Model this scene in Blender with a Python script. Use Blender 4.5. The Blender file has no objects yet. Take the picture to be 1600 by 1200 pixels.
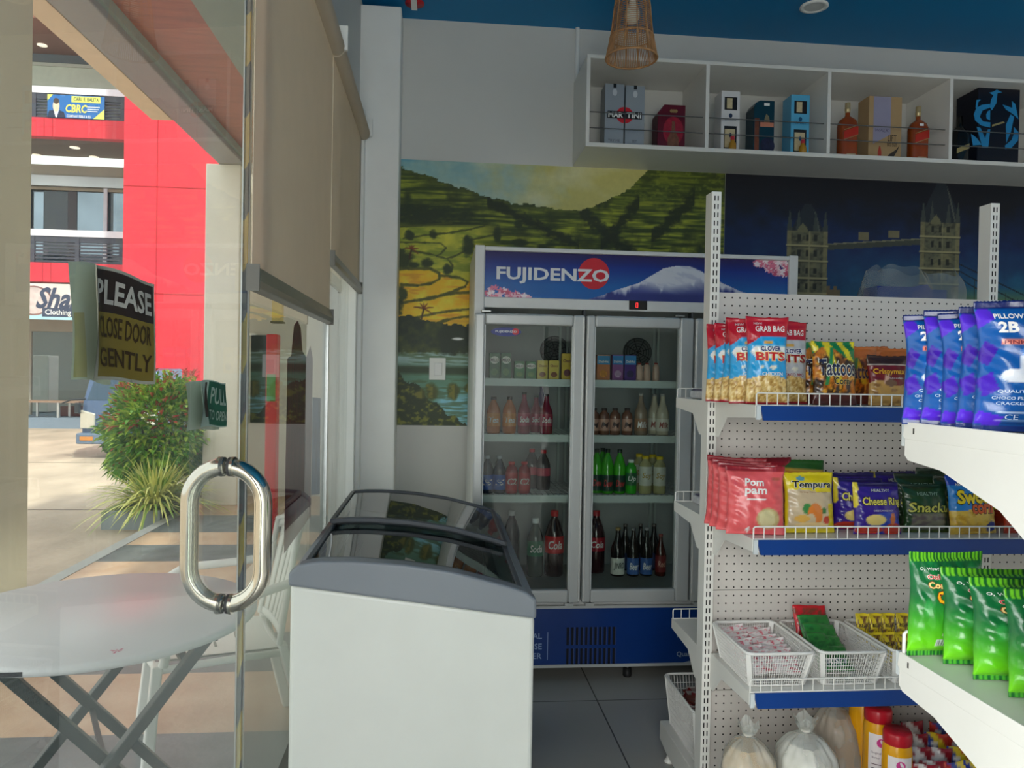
import bpy, math, random
import numpy as np
from mathutils import Vector, Matrix
random.seed(7); rng = np.random.RandomState(5)
C = bpy.context.scene.collection
SC = bpy.context.scene
# ------------------------------------------------------------ camera
FPX = 1190.0; EYE = 1.45
_yaw = math.atan(113/FPX); _pit = -14/FPX; _roll = 0.018
_f = np.array([math.sin(_yaw)*math.cos(_pit), math.cos(_yaw)*math.cos(_pit), math.sin(_pit)])
_r0 = np.array([math.cos(_yaw), -math.sin(_yaw), 0.]); _u0 = np.cross(_r0, _f)
_r = math.cos(_roll)*_r0 + math.sin(_roll)*_u0; _u = math.cos(_roll)*_u0 - math.sin(_roll)*_r0
cd = bpy.data.cameras.new('camera'); cam = bpy.data.objects.new('camera', cd); C.objects.link(cam)
cd.sensor_width = 36; cd.lens = FPX/1600*36; cd.clip_start = .05; cd.clip_end = 200
cam.matrix_world = Matrix(((_r[0], _u[0], -_f[0], 0), (_r[1], _u[1], -_f[1], 0), (_r[2], _u[2], -_f[2], EYE), (0, 0, 0, 1)))
SC.camera = cam
def _ray(px, py): return _r*(px-800)/FPX + _u*(600-py)/FPX + _f
def atY(px, py, y):
    d = _ray(px, py); t = y/d[1]; return (d[0]*t, y, d[2]*t+EYE)
def atX(px, py, x):
    d = _ray(px, py); t = x/d[0]; return (x, d[1]*t, d[2]*t+EYE)
def atZ(px, py, z):
    d = _ray(px, py); t = (z-EYE)/d[2]; return (d[0]*t, d[1]*t, z)
# ------------------------------------------------------------ world, sun, lights, exposure
SC.view_settings.view_transform = 'Standard'; SC.view_settings.look = 'None'
SC.view_settings.gamma = 1; SC.view_settings.use_curve_mapping = False
SC.view_settings.exposure = 0.0
w = bpy.data.worlds.new('sky'); SC.world = w; w.use_nodes = True
bg = w.node_tree.nodes['Background']; bg.inputs[0].default_value = (.98, .985, 1, 1); bg.inputs[1].default_value = 2.1
def sun(name, rot, e, ang, col):
    l = bpy.data.lights.new(name, 'SUN'); l.energy = e; l.angle = ang; l.color = col
    o = bpy.data.objects.new(name, l); C.objects.link(o); o.rotation_euler = rot
sun('sun', (math.radians(40), 0, math.radians(35)), 5, .05, (1, .94, .82))
def area(name, loc, rot, sx, sy, e, col=(1, 1, 1)):
    l = bpy.data.lights.new(name, 'AREA'); l.shape = 'RECTANGLE'; l.size = sx; l.size_y = sy; l.energy = e; l.color = col
    o = bpy.data.objects.new(name, l); C.objects.link(o); o.location = loc; o.rotation_euler = rot; l.spread = math.radians(150)
    return o
# daylight entering by the glazed left bay beside the photographer
area('daylight_side_glazing', (-.42, -1.0, 1.25), (math.radians(72), 0, math.radians(-90)), 1.9, 2.1, 125, (1, .99, .97))
area('rear_fill', (-.02, -2.12, 1.25), (math.radians(78), 0, 0), .85, 2.1, 24, (1, .99, .97))  # fill lamp added behind the camera to brighten pier, freezer and shelves

# ------------------------------------------------------------ helpers
def srgb(c):
    a = np.asarray(c, float)/255.0
    return np.where(a <= .04045, a/12.92, ((a+.055)/1.055)**2.4)
_M = {}
def mat(name, rgb=(200, 200, 200), rough=.5, metal=0, spec=.5, coat=0, emit=None, es=1, vary=.05, vscale=8, bump=0, bscale=60, vcol=False, trans=0, alpha=1, noise_axis=None, ior=1.45, sheen=0):
    """a Principled material with procedural colour variation (noise) and optional noise bump; vcol reads painted colours"""
    if name in _M: return _M[name]
    m = bpy.data.materials.new(name); m.use_nodes = True; _M[name] = m
    nt = m.node_tree; b = nt.nodes['Principled BSDF']
    lin = [float(x) for x in srgb(rgb)]
    b.inputs['Roughness'].default_value = rough; b.inputs['Metallic'].default_value = metal
    b.inputs['Specular IOR Level'].default_value = spec; b.inputs['Coat Weight'].default_value = coat
    b.inputs['Transmission Weight'].default_value = trans; b.inputs['Alpha'].default_value = alpha; b.inputs['IOR'].default_value = ior
    tc = nt.nodes.new('ShaderNodeTexCoord')
    if vcol:
        at = nt.nodes.new('ShaderNodeAttribute'); at.attribute_name = 'Col'; src = at.outputs['Color']
    else:
        rg = nt.nodes.new('ShaderNodeRGB'); rg.outputs[0].default_value = (*lin, 1); src = rg.outputs[0]
    if vary:
        n = nt.nodes.new('ShaderNodeTexNoise'); n.inputs['Scale'].default_value = vscale; n.inputs['Detail'].default_value = 3
        vec = tc.outputs['Object']
        if noise_axis:
            mp = nt.nodes.new('ShaderNodeMapping'); mp.inputs['Scale'].default_value = noise_axis
            nt.links.new(vec, mp.inputs[0]); vec = mp.outputs[0]
        nt.links.new(vec, n.inputs['Vector'])
        mr = nt.nodes.new('ShaderNodeMapRange'); mr.inputs['From Min'].default_value = .3; mr.inputs['From Max'].default_value = .7
        mr.inputs['To Min'].default_value = 1-vary; mr.inputs['To Max'].default_value = 1+vary
        nt.links.new(n.outputs['Fac'], mr.inputs['Value'])
        mx = nt.nodes.new('ShaderNodeVectorMath'); mx.operation = 'SCALE'
        nt.links.new(src, mx.inputs[0]); nt.links.new(mr.outputs[0], mx.inputs['Scale']); src = mx.outputs[0]
    nt.links.new(src, b.inputs['Base Color'])
    if emit is not None:
        b.inputs['Emission Color'].default_value = (*[float(x) for x in srgb(emit)], 1); b.inputs['Emission Strength'].default_value = es
    if bump:
        n2 = nt.nodes.new('ShaderNodeTexNoise'); n2.inputs['Scale'].default_value = bscale; n2.inputs['Detail'].default_value = 4
        nt.links.new(tc.outputs['Object'], n2.inputs['Vector'])
        bp = nt.nodes.new('ShaderNodeBump'); bp.inputs['Strength'].default_value = bump; bp.inputs['Distance'].default_value = .02
        nt.links.new(n2.outputs['Fac'], bp.inputs['Height']); nt.links.new(bp.outputs[0], b.inputs['Normal'])
    return m
def glass(name, tint=(240, 248, 244), ior=1.45, rough=0.0, refl=1.0, haze=0.0):
    """clear pane: transparent light mixed with a Fresnel mirror reflection"""
    if name in _M: return _M[name]
    m = bpy.data.materials.new(name); m.use_nodes = True; _M[name] = m; nt = m.node_tree; nt.nodes.clear()
    o = nt.nodes.new('ShaderNodeOutputMaterial'); mix = nt.nodes.new('ShaderNodeMixShader'); fr = nt.nodes.new('ShaderNodeFresnel')
    fr.inputs[0].default_value = ior
    t = nt.nodes.new('ShaderNodeBsdfTransparent'); t.inputs[0].default_value = (*[float(x) for x in srgb(tint)], 1)
    g = nt.nodes.new('ShaderNodeBsdfGlossy'); g.inputs['Roughness'].default_value = rough
    mu = nt.nodes.new('ShaderNodeMath'); mu.operation = 'MULTIPLY'; mu.inputs[1].default_value = refl
    ge = nt.nodes.new('ShaderNodeNewGeometry'); iv = nt.nodes.new('ShaderNodeMath'); iv.operation = 'SUBTRACT'; iv.inputs[0].default_value = refl
    m3 = nt.nodes.new('ShaderNodeMath'); m3.operation = 'MULTIPLY'; m3.inputs[1].default_value = refl; mu.use_clamp = True   # the mirror sits on the outer faces only: no false total reflection inside the thin pane
    nt.links.new(ge.outputs['Backfacing'], m3.inputs[0]); nt.links.new(m3.outputs[0], iv.inputs[1])
    nt.links.new(fr.outputs[0], mu.inputs[0]); nt.links.new(iv.outputs[0], mu.inputs[1]); nt.links.new(mu.outputs[0], mix.inputs[0])
    ts = t.outputs[0]
    if haze:
        d = nt.nodes.new('ShaderNodeBsdfDiffuse'); d.inputs[0].default_value = (.9, .95, .92, 1); hm = nt.nodes.new('ShaderNodeMixShader'); hm.inputs[0].default_value = haze
        n = nt.nodes.new('ShaderNodeTexNoise'); n.inputs['Scale'].default_value = 3; ma = nt.nodes.new('ShaderNodeMath'); ma.operation = 'MULTIPLY'; ma.inputs[1].default_value = haze*2
        nt.links.new(n.outputs['Fac'], ma.inputs[0]); nt.links.new(ma.outputs[0], hm.inputs[0])
        nt.links.new(t.outputs[0], hm.inputs[1]); nt.links.new(d.outputs[0], hm.inputs[2]); ts = hm.outputs[0]
    nt.links.new(ts, mix.inputs[1]); nt.links.new(g.outputs[0], mix.inputs[2]); nt.links.new(mix.outputs[0], o.inputs[0])
    return m

def thin_sheet(name, rgb, vary=.05, tl=.5, vscale=8, axis=(1, 1, 1)):
    """fabric or paper that lets part of the light through"""
    m = mat(name, rgb, .7, vary=vary, vscale=vscale, noise_axis=axis); nt = m.node_tree; b = nt.nodes['Principled BSDF']; o = nt.nodes['Material Output']
    t = nt.nodes.new('ShaderNodeBsdfTranslucent'); x = nt.nodes.new('ShaderNodeMixShader'); x.inputs[0].default_value = tl
    nt.links.new(b.inputs['Base Color'].links[0].from_socket, t.inputs[0]); nt.links.new(b.outputs[0], x.inputs[1]); nt.links.new(t.outputs[0], x.inputs[2]); nt.links.new(x.outputs[0], o.inputs[0]); return m
def wloc(o):
    """world matrix of a freshly parented chain (no depsgraph update needed)"""
    m = Matrix.Identity(4)
    while o is not None:
        m = Matrix.Translation(o.location) @ o.rotation_euler.to_matrix().to_4x4() @ Matrix.Diagonal((*o.scale, 1)) @ m; o = o.parent
    return m
def thing(name, label, cat, loc=(0, 0, 0), rz=0, group=None, rot=None):
    o = bpy.data.objects.new(name, None); C.objects.link(o); o.empty_display_size = .05
    o.location = loc; o.rotation_euler = rot if rot else (0, 0, rz); o['label'] = label; o['category'] = cat
    if group: o['group'] = group
    return o
def tag(o, label=None, cat=None, group=None, kind=None):
    if label: o['label'] = label
    if cat: o['category'] = cat
    if group: o['group'] = group
    if kind: o['kind'] = kind
    return o
_T = {}
def text_geo(s, bold=0.0, shear=0.0, sp=1.0):
    k = (s, bold, shear, sp)
    if k in _T: return _T[k]
    cu = bpy.data.curves.new('t', 'FONT'); cu.body = s; cu.resolution_u = 2; cu.offset = bold; cu.shear = shear; cu.fill_mode = 'FRONT'; cu.space_character = sp
    ob = bpy.data.objects.new('t', cu); C.objects.link(ob)
    dg = bpy.context.evaluated_depsgraph_get(); me = ob.evaluated_get(dg).to_mesh()
    v = np.array([x.co[:2] for x in me.vertices]); f = [tuple(p.vertices) for p in me.polygons]
    ob.evaluated_get(dg).to_mesh_clear(); bpy.data.objects.remove(ob); bpy.data.curves.remove(cu)
    lo = v.min(0); hi = v.max(0); v = (v-lo)/(hi-lo).max() ; _T[k] = (v, f, (hi-lo)/(hi-lo).max())
    return _T[k]

class MB:
    def __init__(s): s.v = []; s.f = []; s.m = []; s.cur = 0; s.sm = []; s.smooth = False; s.col = None
    def mat(s, i): s.cur = i; return s
    def add(s, vs, fs):
        k = len(s.v); s.v.extend([tuple(map(float, p)) for p in vs])
        for f in fs: s.f.append(tuple(k+i for i in f)); s.m.append(s.cur); s.sm.append(s.smooth)
        return s
    def box(s, x0, x1, y0, y1, z0, z1):
        x0, x1 = min(x0, x1), max(x0, x1); y0, y1 = min(y0, y1), max(y0, y1); z0, z1 = min(z0, z1), max(z0, z1)
        return s.add([(x0, y0, z0), (x1, y0, z0), (x1, y1, z0), (x0, y1, z0), (x0, y0, z1), (x1, y0, z1), (x1, y1, z1), (x0, y1, z1)],
              [(0, 3, 2, 1), (4, 5, 6, 7), (0, 1, 5, 4), (1, 2, 6, 5), (2, 3, 7, 6), (3, 0, 4, 7)])
    def hexa(s, P):   # 8 points, bottom 4 ccw then top 4
        return s.add(P, [(0, 3, 2, 1), (4, 5, 6, 7), (0, 1, 5, 4), (1, 2, 6, 5), (2, 3, 7, 6), (3, 0, 4, 7)])
    def bar(s, a, b, w, h=None, up=(0, 0, 1)):
        h = h or w; a = Vector(a); b = Vector(b); d = (b-a).normalized(); x = d.cross(Vector(up))
        if x.length < 1e-4: x = Vector((1, 0, 0))
        x.normalize(); y = x.cross(d); P = []
        for p in (a, b):
            for i, j in ((-1, -1), (1, -1), (1, 1), (-1, 1)): P.append(p+x*(i*w/2)+y*(j*h/2))
        return s.add(P, [(0, 3, 2, 1), (4, 5, 6, 7), (0, 1, 5, 4), (1, 2, 6, 5), (2, 3, 7, 6), (3, 0, 4, 7)])
    def prism(s, poly, axis, a, b):
        """poly: 2D points; axis 'x': (y,z) 'y': (x,z) 'z': (x,y)"""
        def p3(p, t): return {'x': (t, p[0], p[1]), 'y': (p[0], t, p[1]), 'z': (p[0], p[1], t)}[axis]
        n = len(poly); return s.add([p3(p, a) for p in poly]+[p3(p, b) for p in poly], [tuple(range(n))[::-1], tuple(range(n, 2*n))]+[(i, (i+1) % n, n+(i+1) % n, n+i) for i in range(n)])
    def poly(s, pts): return s.add(pts, [tuple(range(len(pts)))])
    def lathe(s, prof, c=(0, 0, 0), n=20, caps=True, axis='z'):
        sm = s.smooth; s.smooth = True; vs = []; fs = []
        for r, z in prof:
            for i in range(n):
                a = 2*math.pi*i/n; q = (r*math.cos(a), r*math.sin(a), z)
                if axis == 'x': q = (q[2], q[0], q[1])
                if axis == 'y': q = (q[0], q[2], q[1])
                vs.append((c[0]+q[0], c[1]+q[1], c[2]+q[2]))
        for j in range(len(prof)-1):
            for i in range(n): fs.append((j*n+i, j*n+(i+1) % n, (j+1)*n+(i+1) % n, (j+1)*n+i))
        s.add(vs, fs)
        if caps:
            s.smooth = False
            s.add(vs[:n], [tuple(range(n))[::-1]]); s.add(vs[-n:], [tuple(range(n))])
        s.smooth = sm; return s
    def cyl(s, a, b, r, n=12, r2=None, caps=True): return s.tube([a, b], r, n, r2, caps)
    def tube(s, pts, r, n=8, r2=None, caps=True, closed=False):
        pts = [Vector(p) for p in pts]; N = len(pts); sm = s.smooth; s.smooth = True
        T = []
        for i in range(N):
            if closed: d = pts[(i+1) % N]-pts[i-1]
            else: d = pts[min(i+1, N-1)]-pts[max(i-1, 0)]
            T.append(d.normalized())
        up = Vector((0, 0, 1)) if abs(T[0].z) < .9 else Vector((1, 0, 0))
        x = T[0].cross(up).normalized(); vs = []
        for i in range(N):
            x = (x-T[i]*x.dot(T[i])).normalized(); y = T[i].cross(x)
            rr = r if r2 is None else r+(r2-r)*i/(N-1)
            for k in range(n):
                a = 2*math.pi*k/n; vs.append(pts[i]+x*(math.cos(a)*rr)+y*(math.sin(a)*rr))
        fs = []
        for i in range(N if closed else N-1):
            j = (i+1) % N
            for k in range(n): fs.append((i*n+k, i*n+(k+1) % n, j*n+(k+1) % n, j*n+k))
        s.add(vs, fs)
        if caps and not closed:
            s.smooth = False; s.add(vs[:n], [tuple(range(n))[::-1]]); s.add(vs[-n:], [tuple(range(n))])
        s.smooth = sm; return s
    def grid(s, fn, nu, nv, smooth=True, wrap=False):
        sm = s.smooth; s.smooth = smooth
        vs = [fn(i/nu, j/nv) for j in range(nv+1) for i in range(nu+1)]
        s.add(vs, [(j*(nu+1)+i, j*(nu+1)+i+1, (j+1)*(nu+1)+i+1, (j+1)*(nu+1)+i) for j in range(nv) for i in range(nu)]); s.smooth = sm; return s
    def sphere(s, c, r, n=10, sc=(1, 1, 1)):
        return s.lathe([(r*math.sin(math.pi*j/n)*1.0+1e-5, 0) for j in range(0)] or [(max(1e-4, r*math.sin(math.pi*j/n))*1.0, -r*math.cos(math.pi*j/n)*sc[2]) for j in range(n+1)], c, max(8, n*2), False)
    def text(s, t, fn, w=None, h=None, x=0, y=0, anchor='c', bold=0, shear=0, sp=1.0):
        """text mapped by fn(a,b)->3D; (x,y) position, w/h target size"""
        v, f, bb = text_geo(t, bold, shear, sp)
        if w is None: w = h*bb[0]/bb[1]
        if h is None: h = w*bb[1]/bb[0]
        q = v/bb*np.array([w, h])
        ox = {'c': -w/2, 'l': 0, 'r': -w}[anchor]
        return s.add([fn(x+ox+a, y-h/2+b) for a, b in q], f)
    def disc(s, fn, x, y, rx, ry=None, n=20, a0=0, a1=360):
        ry = ry or rx; full = a1-a0 == 360
        pts = [fn(x+rx*math.cos(math.radians(a0+(a1-a0)*i/n)), y+ry*math.sin(math.radians(a0+(a1-a0)*i/n))) for i in range(n if full else n+1)]
        return s.add(pts, [tuple(range(len(pts)))])
    def rect(s, fn, x0, x1, y0, y1, nx=1): 
        for i in range(nx):
            a = x0+(x1-x0)*i/nx; b = x0+(x1-x0)*(i+1)/nx; s.add([fn(a, y0), fn(b, y0), fn(b, y1), fn(a, y1)], [(0, 1, 2, 3)])
        return s
    def pl(s, fn, pts): return s.add([fn(*p) for p in pts], [tuple(range(len(pts)))])
    def build(s, name, mats, parent=None, world=True, bevel=0, seg=2, mod=None, loc=None, local=False):
        me = bpy.data.meshes.new(name); vs = s.v
        o = bpy.data.objects.new(name, me); C.objects.link(o)
        if parent is not None:
            o.parent = parent
            if world and not local:
                inv = wloc(parent).inverted(); vs = [tuple(inv @ Vector(p)) for p in vs]
        elif loc is not None:
            o.location = loc; vs = [(p[0]-loc[0], p[1]-loc[1], p[2]-loc[2]) for p in vs]
        me.from_pydata(vs, [], s.f)
        if not isinstance(mats, (list, tuple)): mats = [mats]
        for m in mats: me.materials.append(m)
        me.polygons.foreach_set('material_index', s.m); me.polygons.foreach_set('use_smooth', s.sm)
        if s.col is not None:
            ca = me.color_attributes.new('Col', 'FLOAT_COLOR', 'POINT'); a = np.ones((len(vs), 4)); a[:, :3] = srgb(s.col)
            ca.data.foreach_set('color', a.ravel())
        me.validate(); me.update()
        if bevel:
            b = o.modifiers.new('bevel', 'BEVEL'); b.width = bevel; b.segments = seg; b.limit_method = 'ANGLE'; b.angle_limit = .7
        return o
def struct(name, mb, mats, parent=None, **k):
    o = mb.build(name, mats, parent, **k)
    if parent is None: o['kind'] = 'structure'
    return o
def one(name, mb, mats, label, cat, group=None, kind=None, **k):
    """a thing made of one mesh, with its origin at the middle of its base"""
    a = np.array(mb.v); lo = a.min(0); hi = a.max(0)
    o = mb.build(name, mats, None, loc=((lo[0]+hi[0])/2, (lo[1]+hi[1])/2, lo[2]), **k)
    return tag(o, label, cat, group, kind)
def dup(root, loc=None, rz=None, label=None, name=None, scale=None, rot=None):
    r = root.copy(); C.objects.link(r)
    if loc is not None: r.location = loc
    if rz is not None: r.rotation_euler = (0, 0, rz)
    if rot is not None: r.rotation_euler = rot
    if scale is not None: r.scale = scale if hasattr(scale, '__len__') else (scale,)*3
    if label: r['label'] = label
    def kids(a, b):
        for ch in list(a.children):
            c = ch.copy(); C.objects.link(c); c.parent = b; kids(ch, c)
    kids(root, r); return r
def vnoise(x, y, seed=0):
    xi = np.floor(x).astype(int); yi = np.floor(y).astype(int); xf = x-xi; yf = y-yi
    def h(a, b):
        n = (a*374761393 + b*668265263 + seed*1274126177) & 0x7fffffff
        n = (n ^ (n >> 13))*1274126177 & 0x7fffffff; return ((n ^ (n >> 16)) & 0xffff)/65535.
    sx = xf*xf*(3-2*xf); sy = yf*yf*(3-2*yf)
    a = h(xi, yi)*(1-sx)+h(xi+1, yi)*sx; b = h(xi, yi+1)*(1-sx)+h(xi+1, yi+1)*sx
    return a*(1-sy)+b*sy
def fbm(x, y, o=4, seed=0):
    t = 0; a = .5; n = 0
    for i in range(o): t = t+a*vnoise(x*2**i, y*2**i, seed+i*17); n += a; a *= .5
    return t/n
def mixc(a, b, t): t = np.clip(t, 0, 1)[..., None]; return a*(1-t)+np.asarray(b, float)*t
def painted(name, P0, ux, uy, W, H, nu, nv, colfn, m, parent=None, off=None):
    """flat painted panel: a fine grid with one painted colour per vertex. colfn(U,V) with U,V in metres"""
    U, V = np.meshgrid(np.linspace(0, W, nu+1), np.linspace(0, H, nv+1)); col = colfn(U, V).reshape(-1, 3)
    mb = MB(); P0 = np.array(P0, float); ux = np.array(ux, float); uy = np.array(uy, float)
    P = P0+U.reshape(-1, 1)*ux+V.reshape(-1, 1)*uy
    mb.v = [tuple(map(float, p)) for p in P]; k = nu+1
    mb.f = [(j*k+i, j*k+i+1, (j+1)*k+i+1, (j+1)*k+i) for j in range(nv) for i in range(nu)]
    mb.m = [0]*len(mb.f); mb.sm = [False]*len(mb.f); mb.col = col
    return mb.build(name, m, parent) if parent is not None else mb
# ================================================================ SHELL OF THE SHOP
H_C = 3.40; YB = 4.25; XR = 4.7; YF = -2.2; XG = -.47
M_wall = mat('wall_paint', (214, 213, 208), .6, vary=.03, vscale=2, bump=.03, bscale=90)
M_white = mat('white_paint', (242, 242, 238), .45, vary=.02)
M_ceil = mat('blue_ceiling', (0, 124, 180), .55, vary=.05, vscale=1.5)
def tile_mat():
    m = bpy.data.materials.new('floor_tile'); m.use_nodes = True; nt = m.node_tree; b = nt.nodes['Principled BSDF']
    tc = nt.nodes.new('ShaderNodeTexCoord'); mp = nt.nodes.new('ShaderNodeMapping'); br = nt.nodes.new('ShaderNodeTexBrick')
    x0 = atZ(925, 1078, 0)[0]; y0 = atZ(1000, 1093, 0)[1]
    mp.inputs['Location'].default_value = (-x0, -y0, 0); br.offset = 0; br.inputs['Scale'].default_value = 1
    br.inputs['Brick Width'].default_value = .6; br.inputs['Row Height'].default_value = .6; br.inputs['Mortar Size'].default_value = .0035; br.inputs['Mortar Smooth'].default_value = .2
    for k, c in (('Color1', (176, 174, 168)), ('Color2', (170, 168, 162)), ('Mortar', (95, 94, 90))): br.inputs[k].default_value = (*[float(x) for x in srgb(c)], 1)
    nt.links.new(tc.outputs['Object'], mp.inputs[0]); nt.links.new(mp.outputs[0], br.inputs[0]); nt.links.new(br.outputs[0], b.inputs['Base Color']); b.inputs['Roughness'].default_value = .22
    return m
struct('floor', MB().box(XG-.05, XR, YF, YB+.1, -.1, 0), tile_mat())
struct('ceiling', MB().box(XG-.1, XR, YF, YB+.1, H_C, H_C+.1), M_ceil)
struct('wall_back', MB().box(XG-.1, XR+.1, YB, YB+.12, 0, H_C), M_wall)
struct('wall_right', MB().box(XR, XR+.1, YF, YB, 0, H_C), M_wall)
wf = MB().box(-.5, -.47, YF-.1, YF, 0, H_C).box(.43, XR, YF-.1, YF, 0, H_C).box(-.47, .43, YF-.1, YF, 2.55, H_C)
struct('wall_front', wf, M_wall)
# left side: header above the glazing, corner pier, frames
struct('wall_left', MB().box(XG-.12, XG+.03, YF, YB, 2.72, H_C).box(XG-.12, XG+.03, YF, -2.0, 0, 2.8).box(XG-.12, XG+.03, -.05, .78, 0, 2.8), M_wall)
struct('trim_1', MB().box(XG-.1, -.232, 4.05, YB, 0, 3.368), mat('wall_paint_lit', (246, 245, 241), .5, vary=.015), bevel=.006)  # wall paint lightened on the pier in place of missing window light
struct('trim_2', MB().box(XG-.05, -.405, 3.97, 4.05, 0, 2.8).box(XG-.03, -.425, 3.90, 3.97, 0, 2.8), M_white, bevel=.004)
M_alu = mat('aluminium', (190, 192, 192), .35, metal=.8)
G_pane = glass('pane_glass', (236, 242, 238), 1.5, haze=.03, refl=1.5)
w1 = struct('window_1', MB().box(XG-.006, XG+.006, 1.895, 3.19, .0, 2.72), G_pane)
w2 = struct('window_2', MB().box(XG-.006, XG+.006, 3.205, 3.97, .0, 2.72), glass('pane_glass_glare', (236, 242, 238), 1.5, haze=.22, refl=1.3))  # diffuse haze stands in for the whitish glare on this pane
struct('trim_3', MB().box(XG-.012, XG+.012, 3.19, 3.205, 0, 2.72).box(XG-.010, XG+.010, 1.885, 1.895, 0, 2.72), M_alu)
struct('window_3', MB().box(XG-.006, XG+.006, -2.0, -.05, .0, 2.8), glass('pane_glass2', (240, 246, 244)))
struct('rear_lamp_pane', MB().box(-.47, .43, YF-.06, YF-.05, 0, 2.55), glass('pane_glass2'))  # unseen opening and pane, added to house the rear fill lamp
struct('trim_4', MB().box(XG-.03, XG+.03, .78, 1.885, 2.45, 2.8), M_alu)
# hazard tape along the edge of the fixed pane
tp = MB(); M_yel = mat('tape_yellow', (222, 190, 60), .5); M_tb = mat('tape_black', (52, 56, 78), .5)
z = 0.; k = 0
while z < 2.42:
    tp.mat(k % 2); y0, y1 = 1.845, 1.883
    tp.add([(XG+.0068, y0, z), (XG+.0068, y1, z+.03), (XG+.0068, y1, min(z+.15, 2.45)), (XG+.0068, y0, min(z+.12, 2.42))], [(0, 1, 2, 3)])
    tp.add([(XG+.0038, y0, z), (XG+.0038, y1, z+.03), (XG+.0038, y1, min(z+.15, 2.45)), (XG+.0038, y0, min(z+.12, 2.42))], [(0, 3, 2, 1)])
    z += .12; k += 1
tag(tp.build('trim_5', [M_yel, M_tb]), kind='structure')
# roller blinds
M_bl = thin_sheet('blind_fabric', (226, 214, 196), vary=.02, tl=.42)
M_rl = mat('blind_rail', (150, 145, 132), .35, metal=.4)
def blind(y0, y1, zb, xb, label):
    t = thing('roller_blind', label, 'blind', (xb, (y0+y1)/2, zb))
    MB().box(xb-.001, xb+.001, y0, y1, zb+.03, 2.68).build('fabric', M_bl, t)
    MB().cyl((xb+.010, y0-.004, 2.672), (xb+.010, y1+.004, 2.672), .034, 20).build('roller_tube', M_bl, t)
    pr = [(xb-.006, zb+.055), (xb+.006, zb+.055), (xb+.017, zb+.02), (xb+.015, zb+.004), (xb-.004, zb-.003), (xb-.010, zb+.004), (xb-.008, zb+.03)]
    r = MB().prism(pr, 'y', y0, y1).build('bottom_rail', M_rl, t, bevel=.002)
    [MB().box(xb-.011, xb+.018, q, q+.004, zb-.003, zb+.056).build('end_cap', mat('cap_grey', (110, 108, 102)), r) for q in (y0-.004, y1)]
    MB().box(xb-.02, xb+.055, y1-.003, y1+.012, 2.66, 2.75).build('bracket', M_white, t)
blind(1.742, 2.925, 1.630, -.42, 'beige roller blind with grey bottom rail, nearer the handle and hanging lower')
blind(2.945, 3.965, 1.855, -.42, 'beige roller blind next to the corner pier, hanging a little higher')
# ---- glass door standing slightly ajar
HX, HY = -.531, .845; EX, EY = -.434, 1.740
dv = Vector((EX-HX, EY-HY, 0)); DL = dv.length; dv.normalize(); dn = Vector((dv.y, -dv.x, 0))   # dn points into the shop
def D(s, z, n=0): p = Vector((EX, EY, z))-dv*s+dn*n; return (p.x, p.y, p.z)      # s metres from the free edge
door = tag(bpy.data.objects.new('door_1', None), kind='structure'); C.objects.link(door); door.location = (HX, HY, 0)
def dbox(s0, s1, z0, z1, n0, n1): return [D(s0, z0, n0), D(s1, z0, n0), D(s1, z0, n1), D(s0, z0, n1), D(s0, z1, n0), D(s1, z1, n0), D(s1, z1, n1), D(s0, z1, n1)]
MB().hexa(dbox(0, DL, .02, 2.40, -.005, .005)).build('door_glass', glass('door_glass', (242, 246, 243), 1.5, haze=.07), door)
MB().hexa(dbox(0, DL, .005, .02, -.012, .012)).hexa(dbox(0, DL, 2.40, 2.43, -.012, .012)).build('door_rail', M_alu, door)
M_chr = mat('polished_steel', (205, 200, 188), .12, metal=1, vary=.02)
M_rub = mat('dark_rubber', (60, 60, 62), .5)
def dhandle(sgn):
    zc = 1.101; hz = .145; off = .078; R = .075; pts = []
    pts.append((0, zc-hz, .006))
    def arc(cz, cn, a0, a1):
        for i in range(9):
            a = math.radians(a0+(a1-a0)*i/8); pts.append((0, cz+R*math.sin(a), cn+R*math.cos(a)))
    arc(zc-hz+R, off-R+.0, -90, 0); arc(zc+hz-R, off-R, 0, 90); pts.append((0, zc+hz, .006))
    q = [D(.088, z, sgn*n) for _, z, n in pts]
    o = MB().tube(q, .0185, 20, caps=True).build('door_handle', M_chr, door); o['label'] = 'polished steel D-shaped pull handle'
    for z in (zc-hz, zc+hz):
        a = D(.088, z, sgn*.005); b = D(.088, z, sgn*.011); MB().cyl(a, b, .0205, 20).build('mount_ring', M_rub, o)
        MB().cyl(D(.088, z, sgn*.011), D(.088, z, sgn*.017), .0215, 20).build('mount_ring', M_chr, o)
dhandle(1); dhandle(-1)
# ---- signs stuck on the door
M_paper = mat('sign_back', (206, 208, 196), .5); M_blk = mat('sign_black', (46, 36, 32), .45); M_mus = mat('sign_mustard', (128, 112, 46), .5); M_ltx = mat('sign_letter', (190, 188, 180), .5); M_btx = mat('sign_brown_letter', (62, 46, 24), .5)
def sgn_surf(s_right, width, z0, h, n0, curl):
    def f(a, b):   # a 0..1 left->right, b 0..1 bottom->top
        s = s_right+width*(1-a); cc = max(0, .28-a)/.28
        n = n0+curl*cc**2*(1.0+.5*b)+.0035*math.sin(a*7+b*4)*(1-a*.4)
        return D(s-curl*.9*cc**2, z0+h*b+.004*math.sin(a*5)+.004*cc*(1-b), n)
    return f
tS = thing('door_sign', 'black and mustard sign reading PLEASE CLOSE DOOR GENTLY on the glass door', 'sign', D(.5, 1.43))
f = sgn_surf(.425, .205, 1.428, .166, .0075, .010)
MB().grid(lambda a, b: f(a, b), 24, 12).grid(lambda a, b: tuple(Vector(f(a, b))-dn*.0008), 24, 12).build('sheet', mat('sign_edge', (176, 176, 164), .5), tS)
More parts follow.
